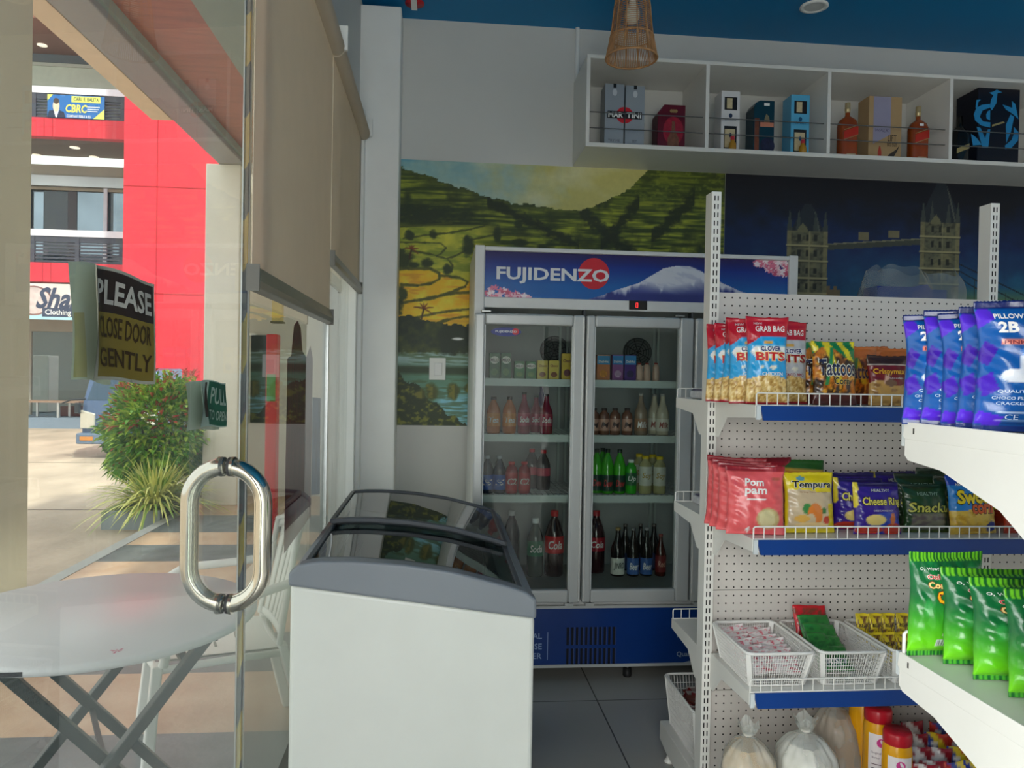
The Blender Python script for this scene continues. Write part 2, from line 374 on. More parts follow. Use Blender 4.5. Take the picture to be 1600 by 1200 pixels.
def on(e): return lambda a, b: tuple(Vector(f(a, b))+dn*e)
g1 = MB(); g1.grid(lambda a, b: on(.0006)(.09+a*.88, .60+b*.37), 24, 6); g1.build('black_panel', M_blk, tS)
g1 = MB(); g1.grid(lambda a, b: on(.0006)(.09+a*.88, .03+b*.57), 24, 8); g1.build('mustard_panel', M_mus, tS)
MB().text('PLEASE', on(.0014), w=.80, h=.22, x=.525, y=.78, bold=.025).build('lettering', M_ltx, tS)
MB().text('CLOSE DOOR', on(.0014), w=.76, h=.19, x=.525, y=.47, bold=.02).text('GENTLY', on(.0014), w=.80, h=.17, x=.525, y=.20, bold=.02).build('lettering', M_btx, tS)
tB = thing('door_sign', 'outer copy of the closing sign, its pale back and yellow margin showing left of it', 'sign', D(.55, 1.43))
f2 = sgn_surf(.53, .085, 1.428, .170, -.010, -.006)
MB().grid(f2, 16, 8).build('sheet', mat('sign_pale_green', (190, 198, 180), .5), tB)
MB().grid(lambda a, b: tuple(Vector(f2(.02+.2*a, .02+.55*b))+dn*.0006), 4, 4).build('yellow_margin', mat('sign_yellow', (168, 160, 84), .5), tB)
M_gr = mat('sign_green', (30, 92, 72), .5); M_gtx = mat('sign_pale', (150, 170, 158), .5)
tP = thing('door_sign', 'small green PULL TO OPEN sign above the door handle', 'sign', D(.2, 1.38))
f = sgn_surf(.115, .140, 1.336, .090, .0075, .005)
MB().grid(f, 16, 6).grid(lambda a, b: tuple(Vector(f(a, b))-dn*.0008), 16, 6).build('sheet', mat('sign_pale_sheet', (168, 190, 178), .5), tP)
MB().grid(lambda a, b: on(.0006)(.36+a*.62, .03+b*.94), 10, 4).build('green_panel', M_gr, tP)
MB().text('PULL', on(.0014), w=.50, h=.36, x=.68, y=.67, bold=.02).text('TO OPEN', on(.0014), w=.54, h=.22, x=.68, y=.25, bold=.015).build('lettering', M_gtx, tP)
b = MB().grid(lambda a, b: on(.0006)(.20+a*.16, .03+b*.94), 3, 4); b.build('side_panel', mat('sign_pale_sheet'), tP)
b = MB().pl(on(.0012), [(.21, .2), (.36, .2), (.36, .5), (.31, .8), (.31, .95), (.26, .95), (.26, .75), (.21, .5)]); b.build('hand_symbol', M_blk, tP)
f3 = sgn_surf(.110, .150, 1.330, .094, -.010, 0)
one('door_sign', MB().grid(f3, 6, 4).grid(lambda a, b: tuple(Vector(f3(a, b))-dn*.0008), 6, 4), mat('sign_pale_green'), 'outer green and white backing sheet behind the PULL TO OPEN sign', 'sign')
# ---- posters on the fixed pane
def pane_sheet(pts, x, m): return MB().add([(x, y, z) for y, z in pts]+[(x-.0006, y, z) for y, z in pts], [tuple(range(len(pts))), tuple(range(2*len(pts)-1, len(pts)-1, -1))])
M_dred = thin_sheet('poster_dark_red', (150, 34, 56), .4, .5, 18, (1, 3, .3))
one('window_poster', pane_sheet([(2.45, .875), (2.94, .90), (2.94, 1.50), (2.88, 1.545), (2.80, 1.50), (2.72, 1.52), (2.68, 1.60), (2.62, 1.62), (2.56, 1.60), (2.52, 1.50), (2.46, 1.49)], XG-.009, M_dred), M_dred, 'wrinkled dark red poster stuck on the shop window pane', 'poster')
M_blp = thin_sheet('poster_blue', (110, 140, 180), .5, .5, 25, (1, 2, .4))
one('window_poster', pane_sheet([(2.95, .98), (3.16, .95), (3.14, 1.343), (2.95, 1.352)], XG-.009, M_blp), M_blp, 'blue and white poster on the window pane beside the dark red one', 'poster')
# ---- ceiling bits, switch, conduit
c = atZ(1272, 9, H_C)
t = thing('ceiling_light', 'round white recessed downlight in the blue ceiling', 'ceiling light', (c[0], c[1], H_C))
MB().lathe([(.070, H_C-.001), (.072, H_C-.008), (.056, H_C-.012), (.050, H_C-.006)], (c[0], c[1], 0), 28, False).build('trim_ring', M_white, t)
MB().lathe([(.051, H_C-.005), (.03, H_C-.007), (.001, H_C-.007)], (c[0], c[1], 0), 28, False).build('diffuser', mat('diffuser', (210, 210, 205), .3), t)
c = atZ(648, 3, H_C)
t = thing('ceiling_sticker', 'small red disc with a white bar on the ceiling above the corner pier', 'sticker', (c[0], c[1], H_C))
MB().lathe([(.05, H_C-.004), (.05, H_C-.012), (.0001, H_C-.012)], (c[0], c[1], 0), 24, False).build('disc', mat('red_plastic', (190, 20, 35), .4), t)
MB().box(c[0]-.018, c[0]+.012, c[1]-.06, c[1]+.06, H_C-.016, H_C-.012).build('bar', M_white, t)
one('wall_conduit', MB().tube([(.735, YB-.012, H_C), (.737, YB-.012, 3.09)], .012, 10), M_white, 'thin white vertical cable conduit between ceiling and display cabinet', 'conduit')
t = thing('light_switch', 'white switch plate on the mural beside the drinks cooler', 'switch', (-.014, YB, 1.415))
MB().box(-.059, .032, YB-.012, YB-.004, 1.415, 1.538).build('plate', M_white, t, bevel=.003)
MB().box(-.030, .012, YB-.018, YB-.012, 1.44, 1.51).build('rocker', mat('switch_rocker', (222, 222, 220), .3), t, bevel=.002)
# pendant lamp of woven cane
LX, LY = .765, 3.1; zb = 2.765
t = thing('pendant_lamp', 'woven cane pendant lamp shade hanging before the display cabinet', 'lamp', (LX, LY, H_C))
M_cane = mat('cane', (178, 132, 88), .6, vary=.2, vscale=40)
def lr(z): # radius over height
    h = z-zb; return .106-.02*min(h/.10, 1)-.012*max(0, min((h-.1)/.12, 1))-(.055*max(0, (h-.22)/.10)**1.5 if h > .22 else 0)
sh = MB()
for k in range(12):
    a = 2*math.pi*k/12; sh.tube([(LX+lr(z)*math.cos(a), LY+lr(z)*math.sin(a), z) for z in np.linspace(zb, zb+.315, 9)], .0028, 5, caps=False)
for i in range(27):
    z = zb+.085+i*.0088; rr = lr(z)-.002; sh.tube([(LX+rr*math.cos(2*math.pi*k/24), LY+rr*math.sin(2*math.pi*k/24), z) for k in range(24)], .0016, 5, closed=True)
for k in range(84):
    a = 2*math.pi*k/84; b = a+.05; sh.tube([(LX+lr(zb)*math.cos(a), LY+lr(zb)*math.sin(a), zb), (LX+lr(zb+.085)*math.cos(b), LY+lr(zb+.085)*math.sin(b), zb+.085)], .0019, 5, caps=False)
for z, r_ in ((zb, .004), (zb+.085, .0035), (zb+.315, .003)): sh.tube([(LX+lr(z)*math.cos(2*math.pi*k/32), LY+lr(z)*math.sin(2*math.pi*k/32), z) for k in range(32)], r_, 6, closed=True)
sh.build('lamp_shade', M_cane, t)
MB().tube([(LX, LY, H_C), (LX, LY, zb+.31)], .003, 8).build('cord', mat('cord', (60, 50, 40)), t)
MB().cyl((LX, LY, zb+.33), (LX, LY, zb+.24), .02, 14).build('socket', mat('socket', (230, 228, 220)), t)
b = MB().lathe([(.012, zb+.24), (.018, zb+.22), (.03, zb+.19), (.03, zb+.165), (.018, zb+.145), (.001, zb+.14)], (LX, LY, 0), 16, False); b.build('bulb', mat('bulb', (240, 238, 225), .2), t)

# ================================================================ MURALS ON THE BACK WALL
def mural1(U, V):
    X = U-.232; Zm = 1.162+V; u = 691.4+278*X; wv = 248+(2.63-Zm)*283.4
    n1 = fbm(u/22, wv/22, 5, 1); n2 = fbm(u/7, wv/5, 4, 2); n3 = fbm(u/60, wv/30, 4, 3); st = fbm(u/40+.2*wv/9, wv/3.2, 3, 4)
    one_ = np.ones_like(u)
    c = np.zeros(u.shape+(3,))
    sky = mixc(mixc(np.array([92, 150, 168.])*one_[..., None], (150, 172, 160), (u-640)/130), (178, 172, 104), (u-760)/120+(n1-.5)*1.2)
    sky = mixc(sky, (196, 196, 160), (n3-.5)*2); c = sky
    rid = np.interp(u, [628, 660, 700, 760, 800, 880, 905, 940, 985, 1006, 1030, 1140], [262, 270, 284, 302, 310, 318, 318, 306, 280, 256, 230, 225])+(n2-.5)*9
    land = wv > rid
    gr = mixc(np.array([52, 66, 22.])*one_[..., None], (150, 156, 44), (st-.36)*2.8)
    gr = mixc(gr, (44, 54, 22), (n1-.5)*3.0)
    right = np.clip((u-930)/60, 0, 1)*np.clip((330-wv)/50, 0, 1)
    gr = mixc(gr, (58, 72, 22), right*.5); gr = mixc(gr, (120, 130, 40), right*np.clip((n2-.55)*6, 0, 1)*.6)
    dark = np.clip(1-(wv-rid)/22, 0, 1)*(u < 910); gr = mixc(gr, (52, 62, 30), dark*(.65+.5*(n2-.5)))
    cl = np.exp(-((u-660)/75)**2-((wv-333)/20)**2)*1.5; gr = mixc(gr, (36, 48, 26), cl*.85+(n2-.5)*1.2*cl)
    # diagonal dark hedge down the valley and second hedge
    for x0, y0, x1, y1, wd in ((760, 308, 905, 375, 7), (905, 318, 1000, 395, 9), (1000, 300, 940, 372, 8), (1090, 290, 1020, 360, 9)):
        dd = np.abs((u-x0)*(y1-y0)-(wv-y0)*(x1-x0))/math.hypot(x1-x0, y1-y0); inn = (u > min(x0, x1))*(u < max(x0, x1))
        gr = mixc(gr, (32, 40, 20), np.clip(1.4-dd/wd-(n2-.5)*2, 0, .9)*inn)
    # terraces: curved yellow-green fields turning gold lower down
    tt = wv+ 9*np.sin((u-628)/48.)+ (u-628)*(-.06)
    gold = np.clip((tt-415)/16, 0, 1)
    fld = mixc(mixc(gr, (140, 140, 40), np.clip((tt-352)/14, 0, 1)*.8), (214, 160, 22), gold)
    fld = mixc(fld, (226, 190, 40), gold*np.clip((n1-.5)*2.5, 0, 1)); fld = mixc(fld, (196, 128, 24), gold*np.clip((.45-n2)*2, 0, .6))
    def strokes(c, PL, wd, col, k=.9):
        for P_ in PL:
            for (xa, ya), (xb, yb) in zip(P_[:-1], P_[1:]):
                ya, yb = ya-.037*(xa-628), yb-.037*(xb-628); L2 = (xb-xa)**2+(yb-ya)**2+1e-6; tq = np.clip(((u-xa)*(xb-xa)+(wv-ya)*(yb-ya))/L2, 0, 1)
                d = np.hypot(u-xa-(xb-xa)*tq, wv-ya-(yb-ya)*tq)+(n2-.5)*3.0; c = mixc(c, col, np.clip(1.5-d/wd, 0, k))
        return c
    tilt = wv+.037*(u-628)
    gline = np.interp(u, [620, 640, 675, 690, 706, 745], [419, 418, 418, 424, 434, 440]); fine = fbm(u/26, wv/4.5, 3, 21)
    yg = mixc(mixc(np.array([158, 160, 52.])*one_[..., None], (196, 190, 60), np.clip((n1-.45)*3, 0, 1)), (112, 128, 38), np.clip((.5-fine)*4, 0, .8))
    gd = mixc(mixc(np.array([226, 176, 30.])*one_[..., None], (240, 204, 60), np.clip((n1-.45)*3, 0, 1)), (206, 140, 34), np.clip((.46-fine)*4, 0, .7))
    lt_ = np.clip(1-np.maximum(0, u-745)/40, 0, 1)
    fld = mixc(gr, yg, np.clip((tilt-350)/6, 0, 1)*lt_); fld = fld*(1-np.clip((tilt-gline)/2, 0, 1)[..., None])+gd*np.clip((tilt-gline)/2, 0, 1)[..., None]
    fld = mixc(fld, (206, 168, 50), np.clip((tilt-498)/4, 0, 1)*.6)
    fld = strokes(fld, [[(628, 354), (660, 352), (705, 348)], [(632, 372), (660, 368), (700, 364), (735, 358), (757, 352)], [(735, 375), (770, 367), (790, 360)], [(628, 378), (665, 379), (690, 380), (697, 387), (690, 396), (683, 400)], [(645, 392), (665, 395), (683, 399), (698, 404), (712, 400), (735, 388)], [(700, 404), (708, 415), (707, 425)]], 1.3, (66, 74, 26))
    fld = strokes(fld, [[(628, 420), (640, 419), (675, 420), (688, 427), (688, 436), (675, 443), (655, 446), (630, 444)], [(688, 430), (720, 434), (732, 441), (728, 448), (700, 459), (680, 466), (650, 469), (632, 473)], [(660, 468), (690, 462), (715, 458), (738, 457)], [(645, 498), (672, 492), (700, 487), (740, 483)], [(678, 510), (695, 502), (715, 497), (742, 494)]], 1.9, (72, 78, 28))
    lines = []
    for i, L in enumerate(lines):
        amp = (6, 9, 12, 16, 18, 14, 10, 12)[i]; yy = L+amp*np.cos((u-640-12*i)/(34+3*i))*(.6)-(u-680)*(.10+.03*i)*.5
        wd = 1.5+.35*i; fld = mixc(fld, (50, 56, 20), np.clip(1.6-np.abs(wv-yy+(n2-.5)*5)/wd, 0, .92)*(wv > 350))
    for cx, cy, rx, ry in ((632, 404, 16, 15), (731, 380, 9, 15), (668, 409, 9, 8), (700, 418, 7, 8), (640, 366, 6, 7), (678, 364, 6, 7), (648, 412, 10, 5), (632, 458, 7, 12), (624, 478, 10, 14), (644, 368, 5, 6), (777, 360, 6, 12), (810, 372, 14, 5), (848, 380, 9, 6), (809, 344, 6, 7)):
        q = ((u-cx)/rx)**2+((wv-cy)/ry)**2; fld = mixc(fld, (40, 52, 22), np.clip(1.5-q+(n2-.5)*1.6, 0, .92))
    for cx, cy, L in ((665, 481, 15), (645, 388, 10)):     # palm silhouettes
        for a in (-160, -120, -90, -60, -20, 20, 200):
            ax, ay = math.cos(math.radians(a)), math.sin(math.radians(a)); tq = np.clip(((u-cx)*ax+(wv-cy)*ay)/L, 0, 1)
            d = np.hypot(u-cx-ax*L*tq, wv-cy-ay*L*tq-3*tq**2); fld = mixc(fld, (110, 52, 24), np.clip(1.5-d/1.1, 0, .9))
        d = np.hypot(u-cx+.2*np.clip(wv-cy, 0, 26), 0*u); fld = mixc(fld, (60, 40, 20), np.clip(1.6-d/1.2, 0, 1)*(wv > cy)*(wv < cy+L*1.7))
    low = wv > 505-12*np.exp(-((u-640)/30)**2)+18*np.exp(-((u-700)/22)**2)*0+(n2-.5)*12
    trees = mixc(np.array([34, 46, 30.])*one_[..., None], (96, 104, 40), (n1-.48)*2.5)
    water = mixc(mixc(np.array([150, 176, 172.])*one_[..., None], (92, 132, 110), (wv-560)/22), (128, 186, 200), np.clip((wv-600)/25, 0, 1)*np.clip((u-680)/15, 0, 1))
    water = mixc(water, (70, 92, 56), np.clip((fbm(u/30, wv/2.5, 3, 8)-.5)*4, 0, .7))
    lowc = mixc(trees, water, 0*one_); iswater = np.clip((wv-548+(n2-.5)*10)/6, 0, 1)
    lowc = trees*(1-iswater[..., None])+water*iswater[..., None]
    lowc = mixc(lowc, (44, 60, 36), np.clip(1.5-np.abs(wv-577)/6, 0, .95))
    bsh = np.interp(u, [620, 640, 655, 680, 700, 715, 745], [578, 588, 600, 626, 640, 652, 668])+(n1-.5)*30
    lowc = mixc(lowc, (40, 52, 22), (wv > bsh)*1.); lowc = mixc(lowc, (128, 128, 44), (wv > bsh)*np.clip((n2-.55)*5, 0, .8))
    for cx, cy, rx, ry in ((679, 612, 11, 14), (712, 610, 10, 14), (662, 615, 9, 9), (738, 604, 9, 7)):
        q = ((u-cx)/rx)**2+((wv-cy)/ry)**2; lowc = mixc(lowc, (70, 76, 30), np.clip(1.6-q*1.2+(n2-.5)*1.5, 0, .95)); lowc = mixc(lowc, (140, 130, 48), np.clip(1.-q+(n2-.6)*3, 0, .6)*(u < cx+2))
    lowc = mixc(lowc, (240, 240, 235), np.clip(1.4-((u-718)/9)**2-((wv-527)/2)**2, 0, 1))
    lf = low[..., None]*1.; fld = fld*(1-lf)+lowc*lf
    lm = land[..., None]*1.; c = c*(1-lm)+fld*lm
    c = np.where((u > 1100)[..., None]*(wv < 260)[..., None], c*.9, c)
    return np.clip(c*1.12+4, 0, 255)
M_paint = mat('mural_paint', vcol=True, rough=.45, vary=.05, vscale=30, bump=.06, bscale=120)
mb = painted('mural', (-.232, YB-.003, 1.162), (1, 0, 0), (0, 0, 1), 1.842, 1.465, 430, 380, mural1, M_paint)
o = one('wall_mural', mb, M_paint, 'painted mural of green and gold rice terraces on the back wall', 'mural')
def mural2(U, V):
    X = U+1.61; Zm = 1.162+V; u = 1133+278*(X-1.61); wv = 250+(2.60-Zm)*283.4
    n1 = fbm(u/26, wv/20, 4, 11); n2 = fbm(u/5, wv/4, 4, 12); one_ = np.ones_like(u)
    c = mixc(mixc(np.array([8, 12, 24.])*one_[..., None], (10, 34, 76), (wv-275)/70+(n1-.5)*.8), (24, 88, 118), (wv-350)/75*np.clip((u-1240)/140, .25, 1)+(n1-.5)*.5)
    c = mixc(c, (140, 130, 40), np.clip((wv-412)/50, 0, .9)*np.clip((u-1480)/60, 0, 1))
    st = mixc(mixc(np.array([84, 84, 66.])*one_[..., None], (52, 54, 44), (n2-.45)*3), (126, 120, 84), np.clip((n1-.55)*3, 0, .6))
    def box(a, b, t, bt, col, k=1.):
        nonlocal c
        m = ((u > a)*(u < b)*(wv > t)*(wv < bt))[..., None]*k; c = c*(1-m)+col*m
    # span
    m = (np.abs(wv-(356-(u-1300)*.09)) < 5)*(u > 1290)*(u < 1470); c = mixc(c, (58, 62, 54), m*1.); m = (np.abs(wv-(351.5-(u-1300)*.09)) < 1)*(u > 1290)*(u < 1470); c = mixc(c, (110, 108, 86), m*1.)
    for a, y in ((1366, 336), (1418, 331)): box(a-9, a+9, y-7, y+6, np.array([104, 98, 74.]))
    for x0, x1, top, base, pk in ((1237, 1305, 330, 700, 286), (1464, 1532, 308, 700, 240)):
        wd = x1-x0; cx = (x0+x1)/2
        roof = (np.abs(u-cx) < (wv-pk)*.48+6)*(wv > pk)*(wv < top+4)*(np.abs(u-cx) < wd/2-3); c = mixc(c, (30, 36, 44), roof*1.); c = mixc(c, (74, 78, 72), roof*(np.abs(u-cx-9-(wv-pk)*.25) < 1.4)*1.)
        for q in (x0+4, x1-4, cx-wd*.22, cx+wd*.2):
            sp = (np.abs(u-q) < (wv-(top-36))*.13)*(wv > top-36)*(wv < top); c = mixc(c, (56, 62, 58), sp*1.)
        m = ((u > x0)*(u < x1)*(wv > top))[..., None]*1.; c = c*(1-m)+st*m
        for q in (x0+3.5, x1-3.5): m = (np.abs(u-q) < 4)*(wv > top); c = mixc(c, (128, 120, 84), m*.55)
        for k in range(8):
            yy = top+24+27*k-(2 if k % 2 else 0); m = (np.abs(wv-yy) < 1.4)*(u > x0-2)*(u < x1+2); c = mixc(c, (150, 142, 104), m*.8); m = (np.abs(wv-yy-2.4) < 1)*(u > x0)*(u < x1); c = mixc(c, (26, 28, 26), m*.7)
            for q in (-.2, 0, .2):
                m = (np.abs(u-cx-q*wd) < 2.6)*(wv > yy-17)*(wv < yy-7); c = mixc(c, (22, 24, 24), m*.8)
        m = (np.abs(u-cx-4) < 1.2)*(wv > top); c = mixc(c, (128, 122, 92), m*.7)
        dm = (np.abs(u-cx+8) < (wv-(top-13))*.8)*(wv > top-13)*(wv < top+3)*(np.abs(u-cx+8) < 9); c = mixc(c, (96, 94, 70), dm*1.)
    for k in range(3):
        yy = 388+k*13+(u-1560)*(.42+.05*k)*1.0; m = (np.abs(wv-yy) < 1.1)*(u > 1532); c = mixc(c, (16, 22, 30), m*.9)
    m = (np.abs((u-1560) % 11) < 1)*(wv > 400+(u-1560)*.4)*(u > 1545); c = mixc(c, (40, 44, 30), m*.7)
    m = (u > 1305)*(u < 1328)*(wv > 420+((u-1305)//6 % 2)*6); c = mixc(c, (140, 100, 50), m*.7)
    return np.clip(c*1.22, 0, 255)
mb = painted('mural', (1.612, YB-.003, 1.162), (1, 0, 0), (0, 0, 1), 2.3, 1.465, 440, 280, mural2, M_paint)
o = one('wall_mural', mb, M_paint, 'painted night mural of a twin-towered bridge on the back wall', 'mural')
# ================================================================ OUTSIDE: porch, parking, red building
def porch_mat():
    m = bpy.data.materials.new('porch_tile'); m.use_nodes = True; nt = m.node_tree; b = nt.nodes['Principled BSDF']
    tc = nt.nodes.new('ShaderNodeTexCoord'); sx = nt.nodes.new('ShaderNodeSeparateXYZ'); cr = nt.nodes.new('ShaderNodeValToRGB'); mr = nt.nodes.new('ShaderNodeMapRange')
    mr.inputs['From Min'].default_value = 0; mr.inputs['From Max'].default_value = 16
    nt.links.new(tc.outputs['Object'], sx.inputs[0]); nt.links.new(sx.outputs['Y'], mr.inputs[0]); nt.links.new(mr.outputs[0], cr.inputs[0])
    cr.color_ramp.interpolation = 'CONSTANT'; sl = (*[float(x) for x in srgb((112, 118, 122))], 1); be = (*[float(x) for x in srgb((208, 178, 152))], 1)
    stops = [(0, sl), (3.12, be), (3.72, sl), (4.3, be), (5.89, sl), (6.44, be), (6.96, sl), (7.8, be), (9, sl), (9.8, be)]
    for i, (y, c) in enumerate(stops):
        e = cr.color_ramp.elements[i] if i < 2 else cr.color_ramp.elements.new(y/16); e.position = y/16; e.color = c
    n = nt.nodes.new('ShaderNodeTexNoise'); n.inputs['Scale'].default_value = 5; n.inputs['Detail'].default_value = 6; nt.links.new(tc.outputs['Object'], n.inputs[0])
    mx = nt.nodes.new('ShaderNodeMix'); mx.data_type = 'RGBA'; mx.blend_type = 'SOFT_LIGHT'; mx.inputs[0].default_value = .7
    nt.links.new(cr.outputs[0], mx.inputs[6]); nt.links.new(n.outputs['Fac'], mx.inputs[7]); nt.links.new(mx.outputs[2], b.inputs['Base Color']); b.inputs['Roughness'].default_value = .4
    n2 = nt.nodes.new('ShaderNodeTexNoise'); n2.inputs['Scale'].default_value = 25; nt.links.new(tc.outputs['Object'], n2.inputs[0])
    bp = nt.nodes.new('ShaderNodeBump'); bp.inputs['Strength'].default_value = .3; bp.inputs['Distance'].default_value = .01; nt.links.new(n2.outputs['Fac'], bp.inputs['Height']); nt.links.new(bp.outputs[0], b.inputs['Normal'])
    return m
XO = XG-.10
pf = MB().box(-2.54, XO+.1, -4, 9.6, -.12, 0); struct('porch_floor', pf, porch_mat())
M_kerb = mat('kerb', (176, 178, 176), .7)
struct('porch_kerb', MB().box(-2.64, -2.54, -4, 9.6, -.12, .004), M_kerb)
M_conc = mat('yard_concrete', (184, 168, 150), .85, vary=.22, vscale=1.6, bump=.6, bscale=9, noise_axis=(1, .45, 1))
g = MB().box(-40, -2.64, -10, 60, -.3, -.1); struct('yard_ground', g, M_conc)
jt = MB()
for y in (atZ(100, 723, -.1)[1], atZ(100, 797, -.1)[1], 22): jt.box(-30, -2.66, y, y+.035, -.1, -.0985)
struct('yard_joints', jt, mat('joint_dark', (110, 100, 88)))
M_beige = mat('pillar_beige', (206, 198, 178), .7, vary=.04, vscale=2)
M_cream = mat('cream_plaster', (232, 228, 216), .7, vary=.04, vscale=3)
PX0, PX1 = -2.51, -2.15
struct('porch_pillar', MB().box(PX0, PX1, 3.70, 4.235, 0, 3.64), M_beige, bevel=.01)
struct('porch_pillar', MB().box(PX0, PX1, 8.39, 8.75, 0, 3.64), M_cream, bevel=.01)
M_beam = mat('beam_grey', (146, 140, 142), .35, vary=.03)
struct('porch_beam', MB().box(-2.38, -2.12, -3, 8.78, 3.64, 3.95), M_beam, bevel=.008)
struct('beam_trim', MB().box(-2.56, -2.385, -3, 7.0, 3.64, 3.70).box(-2.56, -2.50, -3, 7.0, 3.70, 3.95), mat('cream_trim', (232, 206, 180), .7))
struct('soffit_wood', MB().box(-2.12, -1.59, -3, 8.78, 3.76, 3.8), mat('wood_soffit', (168, 92, 66), .35, vary=.18, vscale=2.5, noise_axis=(1.5, 9, 1)))
struct('soffit_grey', MB().box(-1.59, XG-.12, -3, 8.9, 3.76, 3.8).box(-2.12, -2.09, -3, 8.5, 3.69, 3.80), mat('soffit_grey', (150, 158, 150), .6))
struct('outer_wall', MB().box(-2.3, XO+.1, 9.0, 9.2, 0, 3.8), M_cream)
struct('outer_wall', MB().box(XG-.12, XG+.03, YB+.12, 9.0, 0, 3.8), M_cream)
xw0, xw1 = atY(393, 590, 9)[0], atY(431, 590, 9)[0]
one('dark_panel', MB().box(xw0, xw1, 8.96, 8.998, atY(410, 660, 9)[2], atY(410, 524, 9)[2]), mat('reflection_backing', (26, 36, 36), .15), 'dark panel added on the pale far porch wall so the mirrored mural shows', 'window')  # made-up dark backing that lets the mural reflection show in the glass
t = thing('porch_lantern', 'small yellow lantern hanging in the porch beyond the glass', 'lantern', (-1.35, 6.5, 1.98))
MB().box(-1.39, -1.31, 6.46, 6.54, 1.86, 2.06).build('lamp_glass', mat('lantern_glass', (214, 190, 110), .4), t)
MB().box(-1.44, -1.26, 6.41, 6.59, 2.06, 2.08).box(-1.40, -1.30, 6.45, 6.55, 1.845, 1.86).build('cap', mat('lantern_metal', (90, 80, 50), .4), t)
MB().tube([(-1.35, 6.5, 2.08), (-1.35, 6.5, 3.76)], .004, 6).build('cord', mat('lantern_metal'), t)
# tall red board standing on the porch
t = thing('red_board', 'tall narrow red board with green panels standing on the porch', 'board', (-1.375, 6.46, 0))
MB().box(-1.42, -1.33, 6.4, 6.52, .02, 1.75).build('board_body', mat('board_red', (214, 48, 52), .4), t, bevel=.01)
MB().box(-1.41, -1.34, 6.396, 6.40, 1.20, 1.42).build('label_panel', mat('board_green', (90, 150, 70), .5), t)

# ---------------- red building across the yard
M_red = mat('red_cladding', (214, 44, 60), .4, vary=.04, vscale=.6)
M_rail = mat('rail_dark', (62, 62, 74), .4); M_railw = mat('rail_white', (222, 222, 232), .4)
M_brown = mat('soffit_brown', (120, 106, 94), .6, vary=.05); M_stone = mat('shop_beige', (168, 162, 148), .7)
Y1 = 19.5; Y2 = 21.5
bld = tag(bpy.data.objects.new('building', None), 'red-clad building across the yard with balconies and a clothing shop', 'building'); C.objects.link(bld); bld.location = (-12, Y1, -.1)
def zat(py, y, px=100): return atY(px, py, y)[2]
XL = -17.5; XRr = atY(193, 300, 18.1)[0]; XE = -5.0
zb2, zt2 = zat(441, Y1), zat(411, Y1); zb3, zt3 = zat(214, Y1), zat(185, Y1)
MB().box(XRr, XE, 18.1, 22.3, -.1, 11).build('red_pier', M_red, bld)
j = MB()
for py in (293, 460, 130): z = zat(py, 18.1, 260); j.box(XRr, XE, 18.09, 18.1, z, z+.02)
for px in (245,): x = atY(px, 300, 18.1)[0]; j.box(x, x+.015, 18.09, 18.1, -.1, 11)
j.build('panel_joint', mat('joint_red', (178, 26, 38), .5), bld)
for zb_, zt_ in ((zb2, zt2), (zb3, zt3)):
    MB().box(XL, XRr, Y1, Y1+.25, zb_, zt_).build('balcony_band', M_red, bld)
    MB().box(XL, XRr, Y1+.25, Y2, zb_+.05, zb_+.2).build('balcony_slab', M_brown, bld)
    s = MB()
    for px in (66, 79): x = atY(px, 400, Y1)[0]; s.box(x, x+.02, Y1-.004, Y1, zb_, zt_)
    s.build('panel_joint', mat('joint_red'), bld)
def railing(zt_, zrail, banner=None):
    r = MB().box(XL, XRr, Y1, Y1+.12, zrail-.16, zrail).build('hand_rail', M_railw, bld)
    MB().box(XL, XRr, Y1+.02, Y1+.08, zrail-.30, zrail-.16).build('top_bar', M_rail, bld)
    hb = zrail-.30-zt_; n = 6
    for k in range(n): z = zt_+hb*(k+.45)/n; MB().box(XL, XRr, Y1+.03, Y1+.06, z-.022, z+.022).build('rail_bar', M_rail, bld)
    for px in (50, 120, 189): x = atY(px, 400, Y1)[0]; MB().box(x-.05, x+.05, Y1+.0, Y1+.07, zt_, zrail-.16).build('rail_post', M_rail, bld)
MB().box(XL, XRr, Y1+.14, Y1+.16, zt3, zat(150, Y1)).build('railing_sheet', mat('sheet_white', (226, 228, 224), .6), bld)
railing(zt2, zat(359, Y1)); railing(zt3, zat(136, Y1))
# second floor window wall
def fa(px, py, y=Y2): return atY(px, py, y)
def fbox(m, p0, p1, q0, q1, y, d=.1): m.box(atY(p0, q0, y)[0], atY(p1, q0, y)[0], y-d, y, atY(p0, q1, y)[2], atY(p0, q0, y)[2]); return m
MB().box(XL, XRr, Y2, Y2+.2, zat(275, Y2), zat(258, Y2)).build('fascia', M_stone, bld)
MB().box(XL, XRr, Y2-.1, Y2+.1, zat(292, Y2), zat(276, Y2)).build('metal_lintel', mat('metal_brushed', (186, 190, 190), .3, metal=.6, vary=.15, vscale=1), bld)
MB().box(XL, XRr, Y2+.12, Y2+.2, zat(430, Y2), zat(292, Y2)).build('window_wall', mat('dark_panel', (34, 42, 52), .08, spec=.9), bld)
for a, b_ in ((54, 69), (122, 163), (178, 196)): fbox(MB(), a, b_, 300, 420, Y2+.12, .02).build('window_pane', mat('sky_pane', (150, 168, 180), .05, metal=.6, vary=.25, vscale=.8), bld)
fbox(MB(), 107, 121, 298, 420, Y2+.12, .03).build('window_mullion', mat('bronze_panel', (66, 52, 56), .4), bld)
fbox(MB(), 163, 169, 294, 440, Y2+.05, .05).build('window_mullion', M_railw, bld)
fbox(MB(), 44, 48, 294, 420, Y2+.08, .05).build('window_mullion', M_stone, bld)
MB().box(XL, XRr, Y2+.02, Y2+.1, zat(297, Y2), zat(292.5, Y2)).build('window_frame', mat('frame_tan', (150, 138, 116), .5), bld)
